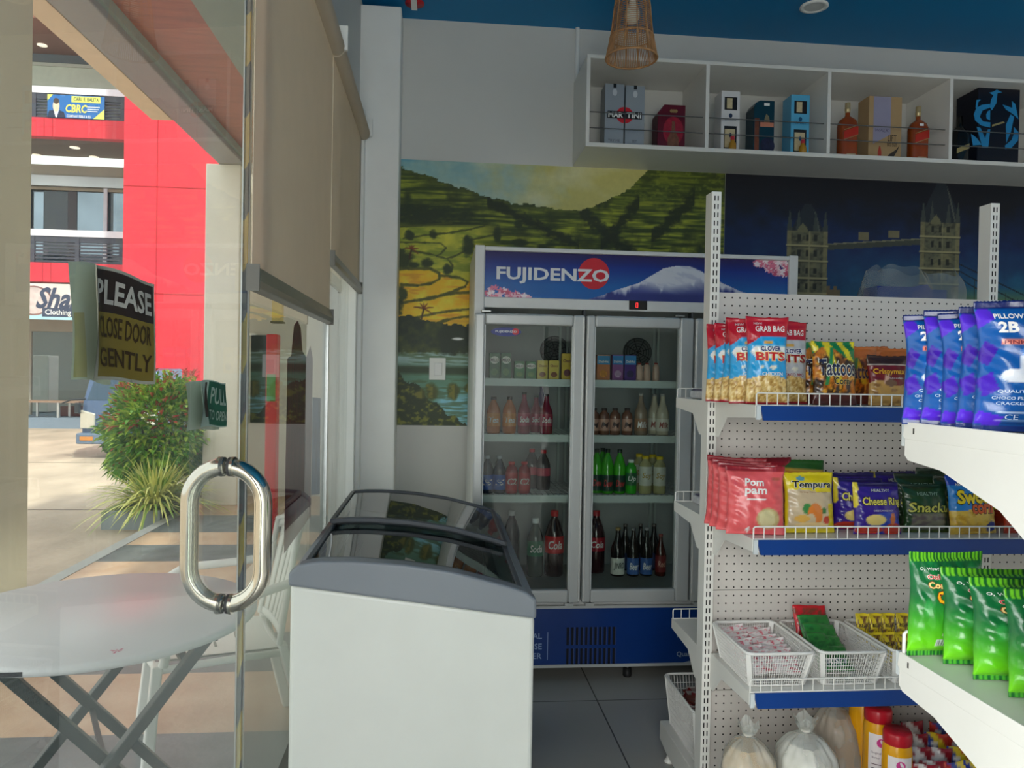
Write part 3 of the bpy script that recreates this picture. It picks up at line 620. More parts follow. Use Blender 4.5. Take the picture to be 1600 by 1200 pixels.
# third floor glass and ceiling
MB().box(XL, XRr, Y2+.1, Y2+.2, zat(190, Y2), zat(103, Y2)).build('window_wall', mat('pale_pane', (206, 216, 198), .6), bld)
MB().box(XL, XRr, Y2+.05, Y2+.15, zat(103, Y2), zat(98, Y2)).build('window_frame', mat('frame_pale', (196, 200, 186), .5), bld)
MB().box(XL, XRr, Y2, Y2+.2, zat(98, Y2), zat(86, Y2)).build('fascia', mat('slate', (96, 104, 110), .5), bld)
MB().box(XL, XRr, Y1-.2, Y2, zat(86, Y2), zat(86, Y2)+.3).build('balcony_slab', mat('soffit_wood2', (134, 92, 74), .6), bld)
for px, py, zz in ((66, 70, zat(86, Y2)), (117, 230, zb3+.05), (58, 242, zb3+.05), (147, 245, zb3+.05)):
    q = atZ(px, py, zz)
    if Y1 < q[1] < Y2: MB().lathe([(.12, zz-.005), (.12, zz-.02), (.001, zz-.02)], (q[0], q[1], 0), 16, False).build('downlight', mat('downlight_on', (255, 240, 220), .4, emit=(255, 244, 225), es=1.2), bld)
# ground floor shop
MB().box(XL, XRr, Y2-.2, Y2+.1, zat(519, Y2), zb2+.05).build('shop_lintel', M_stone, bld)
MB().box(XL, XRr, Y2+3, Y2+3.1, 0, 3.2).build('shop_back_wall', mat('shop_grey', (176, 178, 170), .6), bld)
MB().box(XL, XRr, Y1+.6, Y2+3, -.1, .16).build('shop_floor', mat('shop_step', (122, 138, 156), .6), bld)
MB().box(XL, XRr, Y2-.01, Y2+.01, .16, zat(519, Y2)).build('shop_glass', glass('shop_glass', (222, 226, 224), 1.5), bld)
for px in (47,): x = atY(px, 600, Y2)[0]; MB().box(x-.04, x+.04, Y2-.05, Y2+.05, .16, zat(519, Y2)).build('shop_mullion', M_stone, bld)
# shop sign
x0 = atY(38, 470, Y1+.0)[0]-3.2; x1 = atY(150, 470, Y1)[0]+1.0; z0, z1 = zat(500, Y1-.1), zat(444, Y1-.1)
t = thing('shop_sign', 'long shop sign banner lettered for a clothing store under the red balcony', 'sign', ((x0+x1)/2, Y1-.1, z0))
MB().box(x0, x1, Y1-.12, Y1-.06, z0, z1).build('sign_board', mat('sign_board', (222, 210, 206), .5, vary=.14, vscale=1.2), t)
fs = lambda e: (lambda a, b: (a, Y1-.12-e, b))
xs = atY(60, 470, Y1)[0]; H_ = z1-z0
m = MB(); m.rect(fs(.002), x0, x1, z0, z0+H_*.30); m.build('water_band', mat('sign_sky', (168, 208, 222), .5, vary=.1, vscale=3), t)
m = MB(); m.disc(fs(.003), atY(56, 470, Y1)[0], z0+H_*.52, .44, .36, 32); m.build('ring', mat('sign_maroon', (134, 96, 92), .5, vary=.3, vscale=5), t)
m = MB(); m.disc(fs(.004), atY(56, 470, Y1)[0], z0+H_*.52, .40, .32, 32); m.build('ring', mat('sign_soft', (205, 188, 186), .5, vary=.2, vscale=6), t)
m = MB(); m.rect(fs(.005), atY(70, 488, Y1)[0], x1, z0+.07, z0+H_*.33); m.build('text_band', mat('sign_navy', (58, 66, 92), .5), t)
MB().text('Shan', fs(.008), w=atY(133, 470, Y1)[0]-xs, h=.52, x=xs, y=z0+H_*.60, anchor='l', bold=.03, shear=.35).build('lettering', mat('sign_navy'), t)
MB().text('Clothing Apparel', fs(.010), h=.165, x=atY(72, 488, Y1)[0]+.04, y=z0+H_*.19, anchor='l', bold=.012).build('lettering', M_white, t)
# tutor banner tied to the upper railing
bx0, bx1 = atY(75, 165, Y1)[0], atY(164, 165, Y1)[0]; bz0, bz1 = zt3+.01, zat(150, Y1, 120); fb = lambda e: (lambda a, b: (bx0+(bx1-bx0)*a, Y1-.03-e, bz0+(bz1-bz0)*b))
t = thing('banner', 'blue and yellow review centre banner tied to the upper balcony railing', 'banner', ((bx0+bx1)/2, Y1-.03, bz0))
MB().box(bx0, bx1, Y1-.03, Y1-.015, bz0, bz1).build('banner_cloth', mat('banner_blue', (36, 104, 176), .5), t)
MB().pl(fb(.002), [(0, .72), (.10, 1), (0, 1)]).pl(fb(.002), [(1, 0), (1, .45), (.85, .1), (.80, 0)]).rect(fb(.002), .42, .93, .70, .97).build('yellow_patch', mat('banner_yellow', (214, 222, 110), .5), t)
MB().text("CARL E. BALITA", fb(.004), w=.44, h=.16, x=.68, y=.84, bold=.01).build('lettering', mat('banner_ink', (40, 50, 60), .5), t)
MB().text('CBRC', fb(.004), w=.38, h=.36, x=.51, y=.42, bold=.03, shear=.15).build('lettering', mat('banner_yellow2', (240, 232, 100), .5), t)
MB().text('COMPANY FEIBLE & EG', fb(.004), w=.42, h=.12, x=.55, y=.08, bold=.01).build('lettering', M_white, t)
MB().rect(fb(.003), .70, .92, .50, .53).rect(fb(.003), .70, .90, .40, .43).rect(fb(.003), .70, .88, .31, .34).build('lettering', M_white, t)
MB().disc(fb(.003), .155, .50, .06, .26).build('portrait_face', mat('skin', (226, 196, 172), .5), t)
MB().disc(fb(.0035), .155, .72, .05, .13).build('portrait_hair', mat('hair', (70, 56, 50), .6), t)
MB().pl(fb(.0025), [(.0, .0), (.03, .28), (.11, .32), (.145, 0), (.17, 0), (.21, .32), (.29, .24), (.32, 0)]).build('portrait_suit', mat('suit', (28, 38, 66), .6), t)
MB().pl(fb(.0028), [(.11, .32), (.2, .32), (.165, 0), (.15, 0)]).build('portrait_shirt', M_white, t)
# fridge and table in the far shop
q0, q1 = atY(46, 600, 22.3)[0], atY(75, 600, 22.3)[0]
t = thing('white_fridge', 'tall white fridge behind the glass of the far clothing shop', 'fridge', ((q0+q1)/2, 22.6, .16))
MB().box(q0, q1, 22.3, 22.9, .19, zat(555, 22.3, 60)).build('body', M_white, t, bevel=.02)
MB().box(q1+.01, q1+.02, 22.28, 22.3, .5, 1.7).build('door_handle', M_alu, t)
q0, q1 = atY(30, 628, 20.2)[0], atY(123, 628, 20.2)[0]; zt_ = zat(627, 20.2)
t = thing('bench_table', 'long brown table standing before the far clothing shop', 'table', ((q0+q1)/2, 20.5, .16))
MB().box(q0, q1, 20.2, 20.9, zt_-.04, zt_).build('table_top', mat('table_brown', (150, 122, 104), .5), t)
for x, y in ((q0+.1, 20.3), (q1-.55, 20.25), (q0+.1, 20.8), (q1-.55, 20.85)): MB().box(x, x+.05, y, y+.05, .16, zt_-.04).build('leg', M_alu, t)
q0, q1 = atY(97, 650, 21.1)[0], atY(127, 650, 21.1)[0]
one('red_crate', MB().box(q0, q1, 21.0, 21.3, .16, .42), mat('crate_maroon', (110, 44, 40), .5), 'dark red box on the step of the far clothing shop', 'box', bevel=.01)
# ---------------- small dark blue truck
TX = -6.09; TY = 13.6
t = thing('truck', 'dark blue truck parked nose-on behind the shrub', 'truck', (TX+.85, TY+1.5, -.1))
M_trk = mat('truck_blue', (78, 96, 128), .3, metal=.3); M_dk = mat('truck_dark', (34, 38, 46), .5)
cab = MB(); pr = [(TY+.0, .38), (TY-.02, .78), (TY+.03, 1.15), (TY+.35, 1.85), (TY+1.6, 1.9), (TY+1.6, .38)]
cab.prism(pr, 'x', TX+.04, TX+1.66).build('cab', M_trk, t, bevel=.05, seg=3)
MB().add([(TX+.14, TY+.035, 1.17), (TX+1.56, TY+.035, 1.17), (TX+1.5, TY+.30, 1.76), (TX+.2, TY+.30, 1.76)], [(0, 1, 2, 3)]).build('windscreen', mat('truck_glass', (60, 78, 96), .05, metal=.5), t)
for a in (0, 1.36):
    MB().prism([(TX+.03+a, .55), (TX+.37+a, .55), (TX+.37+a, .88), (TX+.03+a, .96)], 'y', TY-.05, TY+.1).build('headlight', mat('headlight', (206, 202, 190), .15, metal=.4), t, bevel=.02)
bm = MB().box(TX-.02, TX+1.72, TY-.12, TY+.1, .22, .46).build('bumper', mat('truck_bumper', (100, 116, 140), .4), t, bevel=.03)
for a in (.08, 1.32): MB().box(TX+a, TX+a+.3, TY-.13, TY-.12, .30, .39).build('indicator', mat('amber', (196, 128, 60), .3), bm)
for a in (0, 1): 
    mr_ = MB().tube([(TX+.1+a*1.5, TY+.05, 1.2), (TX-.15+a*2, TY-.1, 1.18), (TX-.35+a*2.4, TY-.1, 1.10)], .018, 8).build('mirror_arm', M_dk, t)
    MB().box(TX-.05+a*1.7, TX+.07+a*1.7, TY-.14, TY-.06, .88, 1.12).build('side_mirror', M_dk, mr_, bevel=.02)
for x in (TX+.32, TX+1.42):
    for y in (TY+.75, TY+3.4): MB().lathe([(.16, -.1), (.29, -.1), (.31, -.06), (.31, .06), (.29, .1), (.16, .1)], (x, y, .21), 24, True, 'x').build('wheel', M_dk, t)
MB().box(TX+.05, TX+1.65, TY+1.7, TY+4.4, .45, .6).box(TX+.05, TX+1.65, TY+1.7, TY+1.75, .6, 1.0).box(TX+.05, TX+.09, TY+1.7, TY+4.4, .6, .95).box(TX+1.61, TX+1.65, TY+1.7, TY+4.4, .6, .95).build('load_bed', M_trk, t)
t.scale = (.70, 1, .78); t.location.x = TX+.85*.70      # a narrow cab-over truck
# ---------------- planter bed, shrub, spider plant
c0 = atZ(172, 826, -.1)
t = one('planter_curb', MB().box(-3.12, -2.66, 7.60, 7.68, -.1, .08).box(-3.20, -3.12, 7.60, 9.4, -.1, .08).box(-3.12, -2.66, 9.32, 9.4, -.1, .08), mat('curb_grey', (150, 160, 164), .8), 'low grey kerb around the planted bed beside the porch', 'kerb')
one('planter_soil', MB().box(-3.115, -2.66, 7.685, 9.315, -.1, .03), mat('soil', (86, 72, 54), .9, bump=.4), 'dark soil bed under the shrub and spider plant', 'soil', kind='stuff')
def leaf(m, p, d, L, W, droop=.3, seg=1):
    d = Vector(d).normalized(); s = d.cross(Vector((0, 0, 1)));
    if s.length < .01: s = Vector((1, 0, 0))
    s.normalize(); n = s.cross(d); p = Vector(p)
    if seg == 1:
        m.add([p, p+d*L*.45+s*W/2+n*W*.15, p+d*L-Vector((0, 0, droop*L)), p+d*L*.45-s*W/2+n*W*.15], [(0, 1, 2, 3)])
    else:
        L_ = []; R_ = []
        for i in range(seg+1):
            q = i/seg; c_ = p+d*L*q-Vector((0, 0, droop*L*q*q)); ww = W*(1-q)**.6*(.6+.4*min(1, q*4)); L_.append(c_-s*ww/2); R_.append(c_+s*ww/2)
        m.add(L_+R_, [(i, i+seg+1, i+seg+2, i+1) for i in range(seg)])
bx, by = -3.02, 8.60
t = thing('flowering_shrub', 'dense green shrub with reddish young leaves beside the porch pillar', 'shrub', (bx, by, .04))
fo = MB()
for i in range(6500):
    a = random.uniform(0, 2*math.pi); e = math.acos(random.uniform(-.85, 1)); rr = random.uniform(.72, 1.06)
    d = Vector((math.cos(a)*math.sin(e), math.sin(a)*math.sin(e), math.cos(e))); lump = 1+.10*math.sin(5*a+3*e)+.08*math.sin(9*e+2*a)
    p = Vector((bx, by, .76))+Vector((d.x*.50, d.y*.52, d.z*.54))*rr*lump
    red = random.random() < (.14 if d.z > .1 else .02); fo.cur = 2 if red else (0 if random.random() < .6 else 1)
    leaf(fo, p, d+Vector((random.uniform(-.7, .7), random.uniform(-.7, .7), random.uniform(-.3, .9))), random.uniform(.08, .13), .044, .3)
for i in range(26):
    a = random.uniform(0, 6.28); p = Vector((bx+math.cos(a)*.35, by+math.sin(a)*.35, 1.16+random.uniform(-.1, .1)))
    for k in range(16): fo.cur = 2 if k > 9 else 1; leaf(fo, p+Vector((0, 0, k*.012)), (random.uniform(-1, 1), random.uniform(-1, 1), .6), .08, .02, .2)
fo.build('foliage', [mat('leaf_green', (104, 158, 48), .5), mat('leaf_light', (172, 200, 76), .5), mat('leaf_red', (200, 96, 68), .5)], t)
st = MB()
for k in range(7): a = k*.9; st.tube([(bx+.05*math.cos(a), by+.05*math.sin(a), .04), (bx+.2*math.cos(a), by+.2*math.sin(a), .5), (bx+.38*math.cos(a), by+.38*math.sin(a), .95)], .014, 6, .006)
st.build('stem', mat('bark', (84, 66, 50), .8), t)
sx, sy = -2.80, 7.86
t = thing('spider_plant', 'arching yellow-green striped grass-like plant in front of the shrub', 'plant', (sx, sy, .04))
fo = MB()
for i in range(460):
    a = random.uniform(0, 6.28); el = random.uniform(.25, 1.45); L = random.uniform(.42, .78); o_ = random.uniform(0, .14)
    fo.cur = 0 if i % 3 else 1
    leaf(fo, (sx+o_*math.cos(a), sy+o_*math.sin(a), .05+random.uniform(0, .12)), (math.cos(a)*math.cos(el), math.sin(a)*math.cos(el), math.sin(el)), L, .034, random.uniform(.25, .75), 7)
leaf(fo, (sx-.1, sy, .35), (-.8, 0, .45), .75, .035, .35, 8); leaf(fo, (sx+.1, sy, .35), (.8, 0, .45), .7, .03, .45, 8); leaf(fo, (sx, sy, .3), (.25, 0, 1), .75, .035, .05, 8)
fo.build('leaves', [mat('spider_pale', (222, 222, 130), .5), mat('spider_green', (136, 164, 66), .5)], t)
# ---------------- round folding table
TCX, TCY, TR, TZ = -.985, 2.335, .44, .735
t = thing('folding_table', 'round white folding table with dark crossed legs outside the door', 'table', (TCX, TCY, 0))
MB().lathe([(.001, TZ-.03), (TR-.02, TZ-.03), (TR, TZ-.022), (TR, TZ-.008), (TR-.012, TZ), (.001, TZ)], (TCX, TCY, 0), 72, False).build('table_top', mat('table_white', (226, 226, 230), .3, vary=.03, vscale=5), t)
lb = MB(); fl = lambda a, b: (TCX-.02+math.sin(a)*(TR+.0008), TCY-math.cos(a)*(TR+.0008), b)
lb.rect(fl, -.05, .075, TZ-.021, TZ-.009, 6); lb.build('maker_label', mat('label_dark', (46, 46, 56), .4), t)
sm = MB()
for k in range(7): a = k*.9; r = .018 if k % 2 else .012; sm.pl(lambda x, y: (-.80+x, 2.0+y, TZ+.0006), [(0, 0), (r*math.cos(a), r*math.sin(a)), (r*math.cos(a+.35), r*math.sin(a+.35))])
sm.build('paint_mark', mat('pink_mark', (214, 96, 136), .5), t)
M_leg = mat('leg_dark', (62, 68, 70), .4, metal=.3)
ang = math.radians(28)
def TP(a, b, z): return (TCX+a*math.cos(ang)-b*math.sin(ang), TCY+a*math.sin(ang)+b*math.cos(ang), z)
for b in (-.25, .25):
    MB().bar(TP(-.30, b, .012), TP(.26, b, TZ-.035), .036, .030).build('leg', M_leg, t, bevel=.003)
for b in (-.20, .20):
    MB().bar(TP(.30, b, .012), TP(-.26, b, TZ-.035), .036, .030).build('leg', M_leg, t, bevel=.003)
for a, b0, z in ((-.22, .25, .09), (.26, .20, .05), (-.2, .20, TZ-.12), (.2, .25, TZ-.12)): MB().bar(TP(a, -b0, z), TP(a, b0, z), .022, .014).build('cross_bar', M_leg, t)
MB().bar(TP(.0, -.26, .37), TP(.0, .26, .37), .014).build('pivot_rod', M_leg, t)
MB().bar(TP(-.26, -.27, TZ-.045), TP(-.26, .27, TZ-.045), .03, .02).bar(TP(.26, -.27, TZ-.045), TP(.26, .27, TZ-.045), .03, .02).build('rail', M_leg, t)
# ---------------- monobloc chair facing the table
M_mono = mat('chair_plastic', (250, 249, 244), .35)
def chair(cx, cy, rz, label):
    t = thing('plastic_chair', label, 'chair', (cx, cy, 0), rz)
    # local: chair faces -y
    def seat(u, v): x = (u-.5)*.44*(1-.08*v); y = -.22+.43*v; return (x, y, .425+.012*math.cos(math.pi*(u-.5))*-1+.012-.02*v+.012*(v < .05))
    s = MB(); s.grid(seat, 14, 12); s.grid(lambda u, v: tuple(Vector(seat(1-u, v))-Vector((0, 0, .008))), 14, 12)
    s.build('seat', M_mono, t, local=True)
    sl = MB()
    for r_ in range(3):
        for k in range(3):
            x = -.09+k*.09; y = -.10+r_*.085; sl.box(x-.022, x+.022, y-.004, y+.004, .408, .4255)
    sl.build('seat_slot', mat('slot_dark', (150, 148, 138), .6), t, local=True)
    MB().tube([(-.22, -.22, .40), (-.10, -.235, .40), (.10, -.235, .40), (.22, -.22, .40), (.225, 0, .405), (.215, .2, .40), (-.215, .2, .40), (-.225, 0, .405)], .014, 8, closed=True).build('seat_rim', M_mono, t, local=True)
    for sx_ in (-1, 1):
        MB().hexa([(sx_*.26-.028, -.275, 0), (sx_*.26+.028, -.275, 0), (sx_*.26+.028, -.235, 0), (sx_*.26-.028, -.235, 0), (sx_*.21-.03, -.235, .42), (sx_*.21+.03, -.235, .42), (sx_*.21+.03, -.20, .42), (sx_*.21-.03, -.20, .42)]).build('leg', M_mono, t, local=True, bevel=.006)
        MB().hexa([(sx_*.25-.028, .30, 0), (sx_*.25+.028, .30, 0), (sx_*.25+.028, .34, 0), (sx_*.25-.028, .34, 0), (sx_*.20-.03, .19, .43), (sx_*.20+.03, .19, .43), (sx_*.20+.03, .225, .43), (sx_*.20-.03, .225, .43)]).build('leg', M_mono, t, local=True, bevel=.006)
        MB().tube([(sx_*.24, -.20, .42), (sx_*.265, -.17, .60), (sx_*.27, -.10, .635), (sx_*.265, .10, .64), (sx_*.225, .235, .66)], .017, 10).build('armrest', M_mono, t, local=True)
    def bk(u, v): a = (u-.5)*2; z = .43+.40*v; w_ = .215-.03*v+.0*v; return (a*w_, .215+.10*v-.035*a*a*v-.02*(a*a), z+(.03*(1-a*a)*v))
    bkm = MB()
    N = 7
    for k in range(N):
        u0 = .06+k*.88/N+.02; u1 = u0+.88/N-.045
        bkm.grid(lambda u, v, u0=u0, u1=u1: bk(u0+(u1-u0)*u, .05+.86*v), 2, 10)
    for a_, b_ in ((0, .07), (.90, 1)): bkm.grid(lambda u, v: bk(u, a_+(b_-a_)*v), 16, 2)
    o = bkm.build('backrest', M_mono, t, local=True); so = o.modifiers.new('thick', 'SOLIDIFY'); so.thickness = .007
    MB().tube([bk(0, v) for v in np.linspace(0, 1, 6)]+[bk(u, 1) for u in np.linspace(.1, .9, 8)]+[bk(1, v) for v in np.linspace(1, 0, 6)], .012, 8).build('back_rim', M_mono, t, local=True)
    return t
chair(-.84, 3.02, math.radians(-68), 'white plastic armchair pulled up behind the round table')
# ================================================================ THREE-DOOR DRINKS COOLER
CX0, CX1, CY0, CY1 = .155, 1.725, 3.56, 4.22
M_cool = mat('cooler_grey', (196, 198, 196), .3, metal=.15, vary=.02); M_coolw = mat('cooler_white', (222, 222, 220), .35)
M_in = mat('cooler_inside', (176, 180, 178), .45); M_blue = mat('cooler_blue', (6, 54, 126), .3)
ck = thing('drinks_cooler', 'tall three-door glass drinks cooler with blue mountain header against the mural wall', 'cooler', ((CX0+CX1)/2, CY0, 0))
body = MB()
body.box(CX0, CX0+.045, CY0, CY1, .06, 2.055).box(CX1-.045, CX1, CY0, CY1, .06, 2.055)
body.box(CX0+.045, CX1-.045, CY0+.02, CY1, 1.765, 2.03).box(CX0+.045, CX1-.045, CY0+.01, CY1, .06, .39)
body.box(CX0+.045, CX1-.045, CY0+.004, CY0+.02, 1.765, 1.815).box(CX0+.045, CX1-.045, CY0-.004, CY1, 2.03, 2.05)
body.build('cabinet', M_coolw, ck, bevel=.004)
inn = MB(); inn.box(CX0+.045, CX1-.045, CY1-.03, CY1-.02, .39, 1.765).box(CX0+.045, CX0+.05, CY0+.03, CY1-.03, .39, 1.765).box(CX1-.05, CX1-.045, CY0+.03, CY1-.03, .39, 1.765).box(CX0+.05, CX1-.05, CY0+.03, CY1-.03, .39, .40)
inn.build('liner', M_in, ck)
hx0, hx1, hz0, hz1 = CX0+.048, CX1-.045, 1.815, 2.03
def header_paint(U, V):
    W = hx1-hx0; H = hz1-hz0; u = U/W; v = V/H; o1 = np.ones_like(u)[..., None]
    c = mixc(mixc(np.array([0, 98, 178.])*o1, (6, 44, 138), (v-.3)/.45), (38, 24, 92), (v-.72)/.28)
    ht = np.interp(u, [.33, .38, .42, .50, .58, .62, .67, .70, .76, .84, .95, 1.0], [0, .10, .22, .40, .74, .80, .80, .72, .50, .28, .05, -.05])+.015*(fbm(U*60, V*60, 3, 30)-.5)
    mt = v < ht; snow = np.array([214, 218, 230.])*o1; base = np.array([40, 52, 128.])*o1
    n = fbm(U*30, V*8, 4, 31); k = np.clip((v-(ht*.35+.10*np.abs(np.sin(u*60))*.6)+(n-.5)*.5)*7, 0, 1)
    k = np.maximum(k, np.clip((.8-np.abs(u-.60)*4)*(v-.15)*6, 0, 1))
    m = base*(1-k[..., None])+snow*k[..., None]; m = mixc(m, (170, 178, 206), np.clip((fbm(U*20+V*40, V*30, 4, 33)-.55)*4, 0, .6)*k)
    c = np.where(mt[..., None], m, c)
    r = np.random.RandomState(3)
    def bl(cx, cy, rad):
        nonlocal c
        d = np.hypot(U-cx, V-cy); col = np.array([[226, 120, 150], [240, 190, 206], [250, 232, 238], [200, 84, 118]][r.randint(4)], float)
        c = np.where((d < rad*(1+.35*np.sin(5*np.arctan2(V-cy, U-cx))))[..., None], col, c)
    for i in range(46):
        t_ = r.rand()**.9; bl(t_*.21, max(0, (1-t_)*.045+.004)*r.rand()*1.2, .008+.005*r.rand())
    for i in range(70):
        t_ = r.rand(); bl(W-t_*.17, H-r.rand()*.075*(1-.75*t_)*1.15, .009+.006*r.rand())
    return np.clip(c, 0, 255)
M_print = mat('printed_film', vcol=True, rough=.25, vary=0)
painted('header_panel', (hx0, CY0+.016, hz0), (1, 0, 0), (0, 0, 1), hx1-hx0, hz1-hz0, 420, 64, header_paint, M_print, ck)
fh = lambda e: (lambda a, b: (a, CY0+.016-e, b))
def X_(px, py=430): return atY(px, py, CY0)[0]
def Z_(py, px=860): return atY(px, py, CY0)[2]
MB().disc(fh(.0012), X_(929), Z_(427, 929), .0745, n=40).build('red_disc', mat('logo_red', (206, 24, 44), .3), ck)
a0, a1 = X_(776), X_(953)
MB().text('FUJIDENZO', fh(.0024), w=a1-a0, h=.078, x=a0, y=(Z_(414, 776)+Z_(440, 776))/2-.004, anchor='l', bold=.028).build('lettering', mat('logo_white', (226, 228, 232), .3), ck)
q = MB().box(X_(984), X_(1012), CY0-.002, CY0+.004, Z_(484, 998), Z_(470, 998)); q = q.build('thermostat', mat('display_black', (14, 12, 14), .2), ck)
xd = X_(996); zd = Z_(477, 998); dd = MB()
for a, b, c_, d_ in ((-.004, .004, .010, .012), (-.004, .004, -.012, -.010), (-.0055, -.0035, -.011, .011), (.0035, .0055, -.011, .011)): dd.box(xd+a, xd+b, CY0-.003, CY0-.002, zd+c_, zd+d_)
dd.build('red_digit', mat('led_red', (255, 60, 60), .4, emit=(255, 50, 50), es=1.5), q)
M_steel = mat('bare_steel', (150, 152, 150), .3, metal=.9)
# doors
dz0, dz1 = .385, 1.735; dxs = [(CX0+.002, .672), (.680, 1.196), (1.204, CX1-.002)]
G_cool = glass('cooler_glass', (240, 244, 242), 1.5)
for i, (a, b) in enumerate(dxs):
    d = MB(); w1_, w2_ = .050, .058
    if i == 0: wl, wr = .048, .055
    else: wl, wr = .042, .066
    y0 = CY0-.045; y1 = CY0-.006
    d.box(a, a+wl, y0, y1, dz0, dz1).box(b-wr, b, y0, y1, dz0, dz1).box(a+wl, b-wr, y0, y1, dz1-.052, dz1).box(a+wl, b-wr, y0, y1, dz0, dz0+.062)
    do = d.build('door', M_cool, ck, bevel=.009, seg=3)
    MB().box(a+wl-.004, b-wr+.004, CY0-.028, CY0-.020, dz0+.055, dz1-.047).build('glass', G_cool, do)
    MB().box(a+wl-.001, a+wl+.003, y0+.006, y1, dz0+.062, dz1-.052).box(b-wr-.003, b-wr+.001, y0+.006, y1, dz0+.062, dz1-.052).build('glass_seal', mat('seal_pale', (224, 226, 224), .3), do)
    xh = a+.03 if i == 0 else b-.09
    MB().box(xh, xh+.045, CY0-.04, CY0-.004, dz1+.004, dz1+.014).build('hinge', M_steel, do, bevel=.002)
    xh = b-.07 if i == 0 else a+.02
    MB().box(xh, xh+.04, CY0-.04, CY0-.004, dz0-.016, dz0-.002).build('hinge', M_cool, do)
    # door pull groove strip
    xg = b-.012 if i == 0 else a+.002
    MB().box(xg, xg+.010, y0-.006, y0, dz0+.01, dz1-.01).build('pull_strip', mat('strip_light', (222, 222, 218), .25, metal=.3), do, bevel=.002)
    if i == 0:
        fo_ = lambda e: (lambda x, y: (x, CY0-.0285-e, y)); xo, zo = X_(790, 519), Z_(519, 790)
        MB().disc(fo_(.0005), xo, zo, .071, .021, 32).build('badge', mat('badge_blue', (14, 40, 130), .3), do)
        MB().disc(fo_(.001), xo+.044, zo+.002, .017, .015, 20).build('badge', mat('logo_red'), do)
        MB().text('FUJIDENZO', fo_(.0016), w=.10, h=.013, x=xo, y=zo, bold=.02).build('lettering', mat('logo_white'), do)
# interior: shelves, posts, fans, lamps
SZ = [1.428, 1.160, .868, .62, .455]
shelf_z = [1.428, 1.160, .868, .458]
for a, b in ((CX0+.055, .676), (.684, 1.200), (1.208, CX1-.055)):
    for z in shelf_z[:3]:
        s_ = MB().box(a, b, CY0+.075, CY0+.08, z-.030, z+.006).build('shelf_strip', mat('shelf_strip', (196, 206, 200), .4), ck)
        g = MB()
        for k in range(9): y = CY0+.085+k*.06; g.tube([(a, y, z-.002), (b, y, z-.002)], .0025, 5)
        for k in range(18): x = a+.005+(b-a-.01)*k/17; g.tube([(x, CY0+.08, z), (x, CY1-.06, z)], .002, 4)
        g.build('wire_shelf', mat('wire_white', (200, 202, 200), .4), s_)
    xc = b-(.045 if b < 1 else .10); fm = MB()
    for r_ in (.018, .033, .048, .063, .078): fm.tube([(xc+r_*math.cos(2*math.pi*k/32), CY1-.045, 1.59+r_*math.sin(2*math.pi*k/32)) for k in range(32)], .0016, 5, closed=True)
    for k in range(4): q_ = k*math.pi/4+.3; fm.tube([(xc-.078*math.cos(q_), CY1-.043, 1.59-.078*math.sin(q_)), (xc+.078*math.cos(q_), CY1-.043, 1.59+.078*math.sin(q_))], .002, 4)
    MB().lathe([(.082, CY1-.034), (.082, CY1-.032), (.001, CY1-.032)], (xc, 0, 1.59), 28, False, 'y').build('fan_opening', mat('fan_dark', (112, 116, 114), .6), ck)
    fm.build('fan_grille', mat('fan_wire', (26, 28, 30), .5), ck)
    MB().box(a+.06, b-.12, CY0+.04, CY0+.06, 1.722, 1.742).build('lamp_tube', mat('tube_off', (226, 230, 232), .3), ck)
for x in (.66, .70, 1.19, 1.215): MB().box(x-.006, x+.006, CY1-.05, CY1-.03, .40, 1.74).build('shelf_upright', mat('shelf_strip'), ck)
MB().box(.672, .682, CY0+.0, CY0+.05, .39, 1.765).box(1.196, 1.205, CY0+.0, CY0+.05, .39, 1.765).build('mullion', mat('mullion_dark', (70, 72, 72), .5), ck)
# lower panel
lp0, lp1 = .085, .352
MB().box(CX0+.004, CX1-.004, CY0-.014, CY0-.004, lp0, lp1).build('lower_panel', M_blue, ck)
MB().box(CX0, CX1, CY0-.018, CY0-.002, lp1, lp1+.012).build('panel_trim', M_cool, ck); MB().box(CX0, CX1, CY0-.018, CY0-.002, lp0-.014, lp0).build('panel_trim', M_cool, ck)
vs_ = MB(); vx0, vx1 = X_(884, 980), X_(963, 980)
for r_ in range(2):
    for k in range(11):
        x = vx0+(vx1-vx0)*(k+.1)/11; z = Z_(1006, 920) if r_ == 0 else Z_(1039, 920); vs_.box(x, x+.011, CY0-.0150, CY0-.0142, z, z+.085)
vs_.build('vent_slots', mat('vent_dark', (4, 6, 14), .7), ck)
vs_ = MB()
for r_ in range(2):
    for k in range(11):
        x = vx0+(vx1-vx0)*(k+.1)/11+.013; z = Z_(1006, 920) if r_ == 0 else Z_(1039, 920); vs_.box(x, x+.002, CY0-.0165, CY0-.0142, z, z+.085)
vs_.build('vent_louvres', mat('vent_rim', (72, 84, 130), .3), ck)
fl_ = lambda a, b: (a, CY0-.0165, b); M_pale = mat('letter_pale', (150, 176, 216), .4)
xr_ = X_(846, 1000)
lt = MB(); lt.text('DUAL', fl_, h=.028, x=xr_, y=Z_(992, 846), anchor='r', bold=.02).text('PURPOSE', fl_, h=.028, x=xr_, y=Z_(1008, 846), anchor='r', bold=.02).text('CHILLER', fl_, h=.028, x=xr_, y=Z_(1023, 846), anchor='r', bold=.02)
x_ = X_(855, 1000); lt.rect(fl_, x_-.0015, x_+.0015, Z_(1029, 855), Z_(986, 855)); lt.build('lettering', M_pale, ck)
lt = MB(); x_ = X_(1056, 1000); lt.text('Fujidenzo', fl_, h=.040, x=x_, y=Z_(991, 1056), anchor='l', bold=.03).text('Quality', fl_, h=.030, x=x_, y=Z_(1021, 1056), anchor='l', bold=.015)
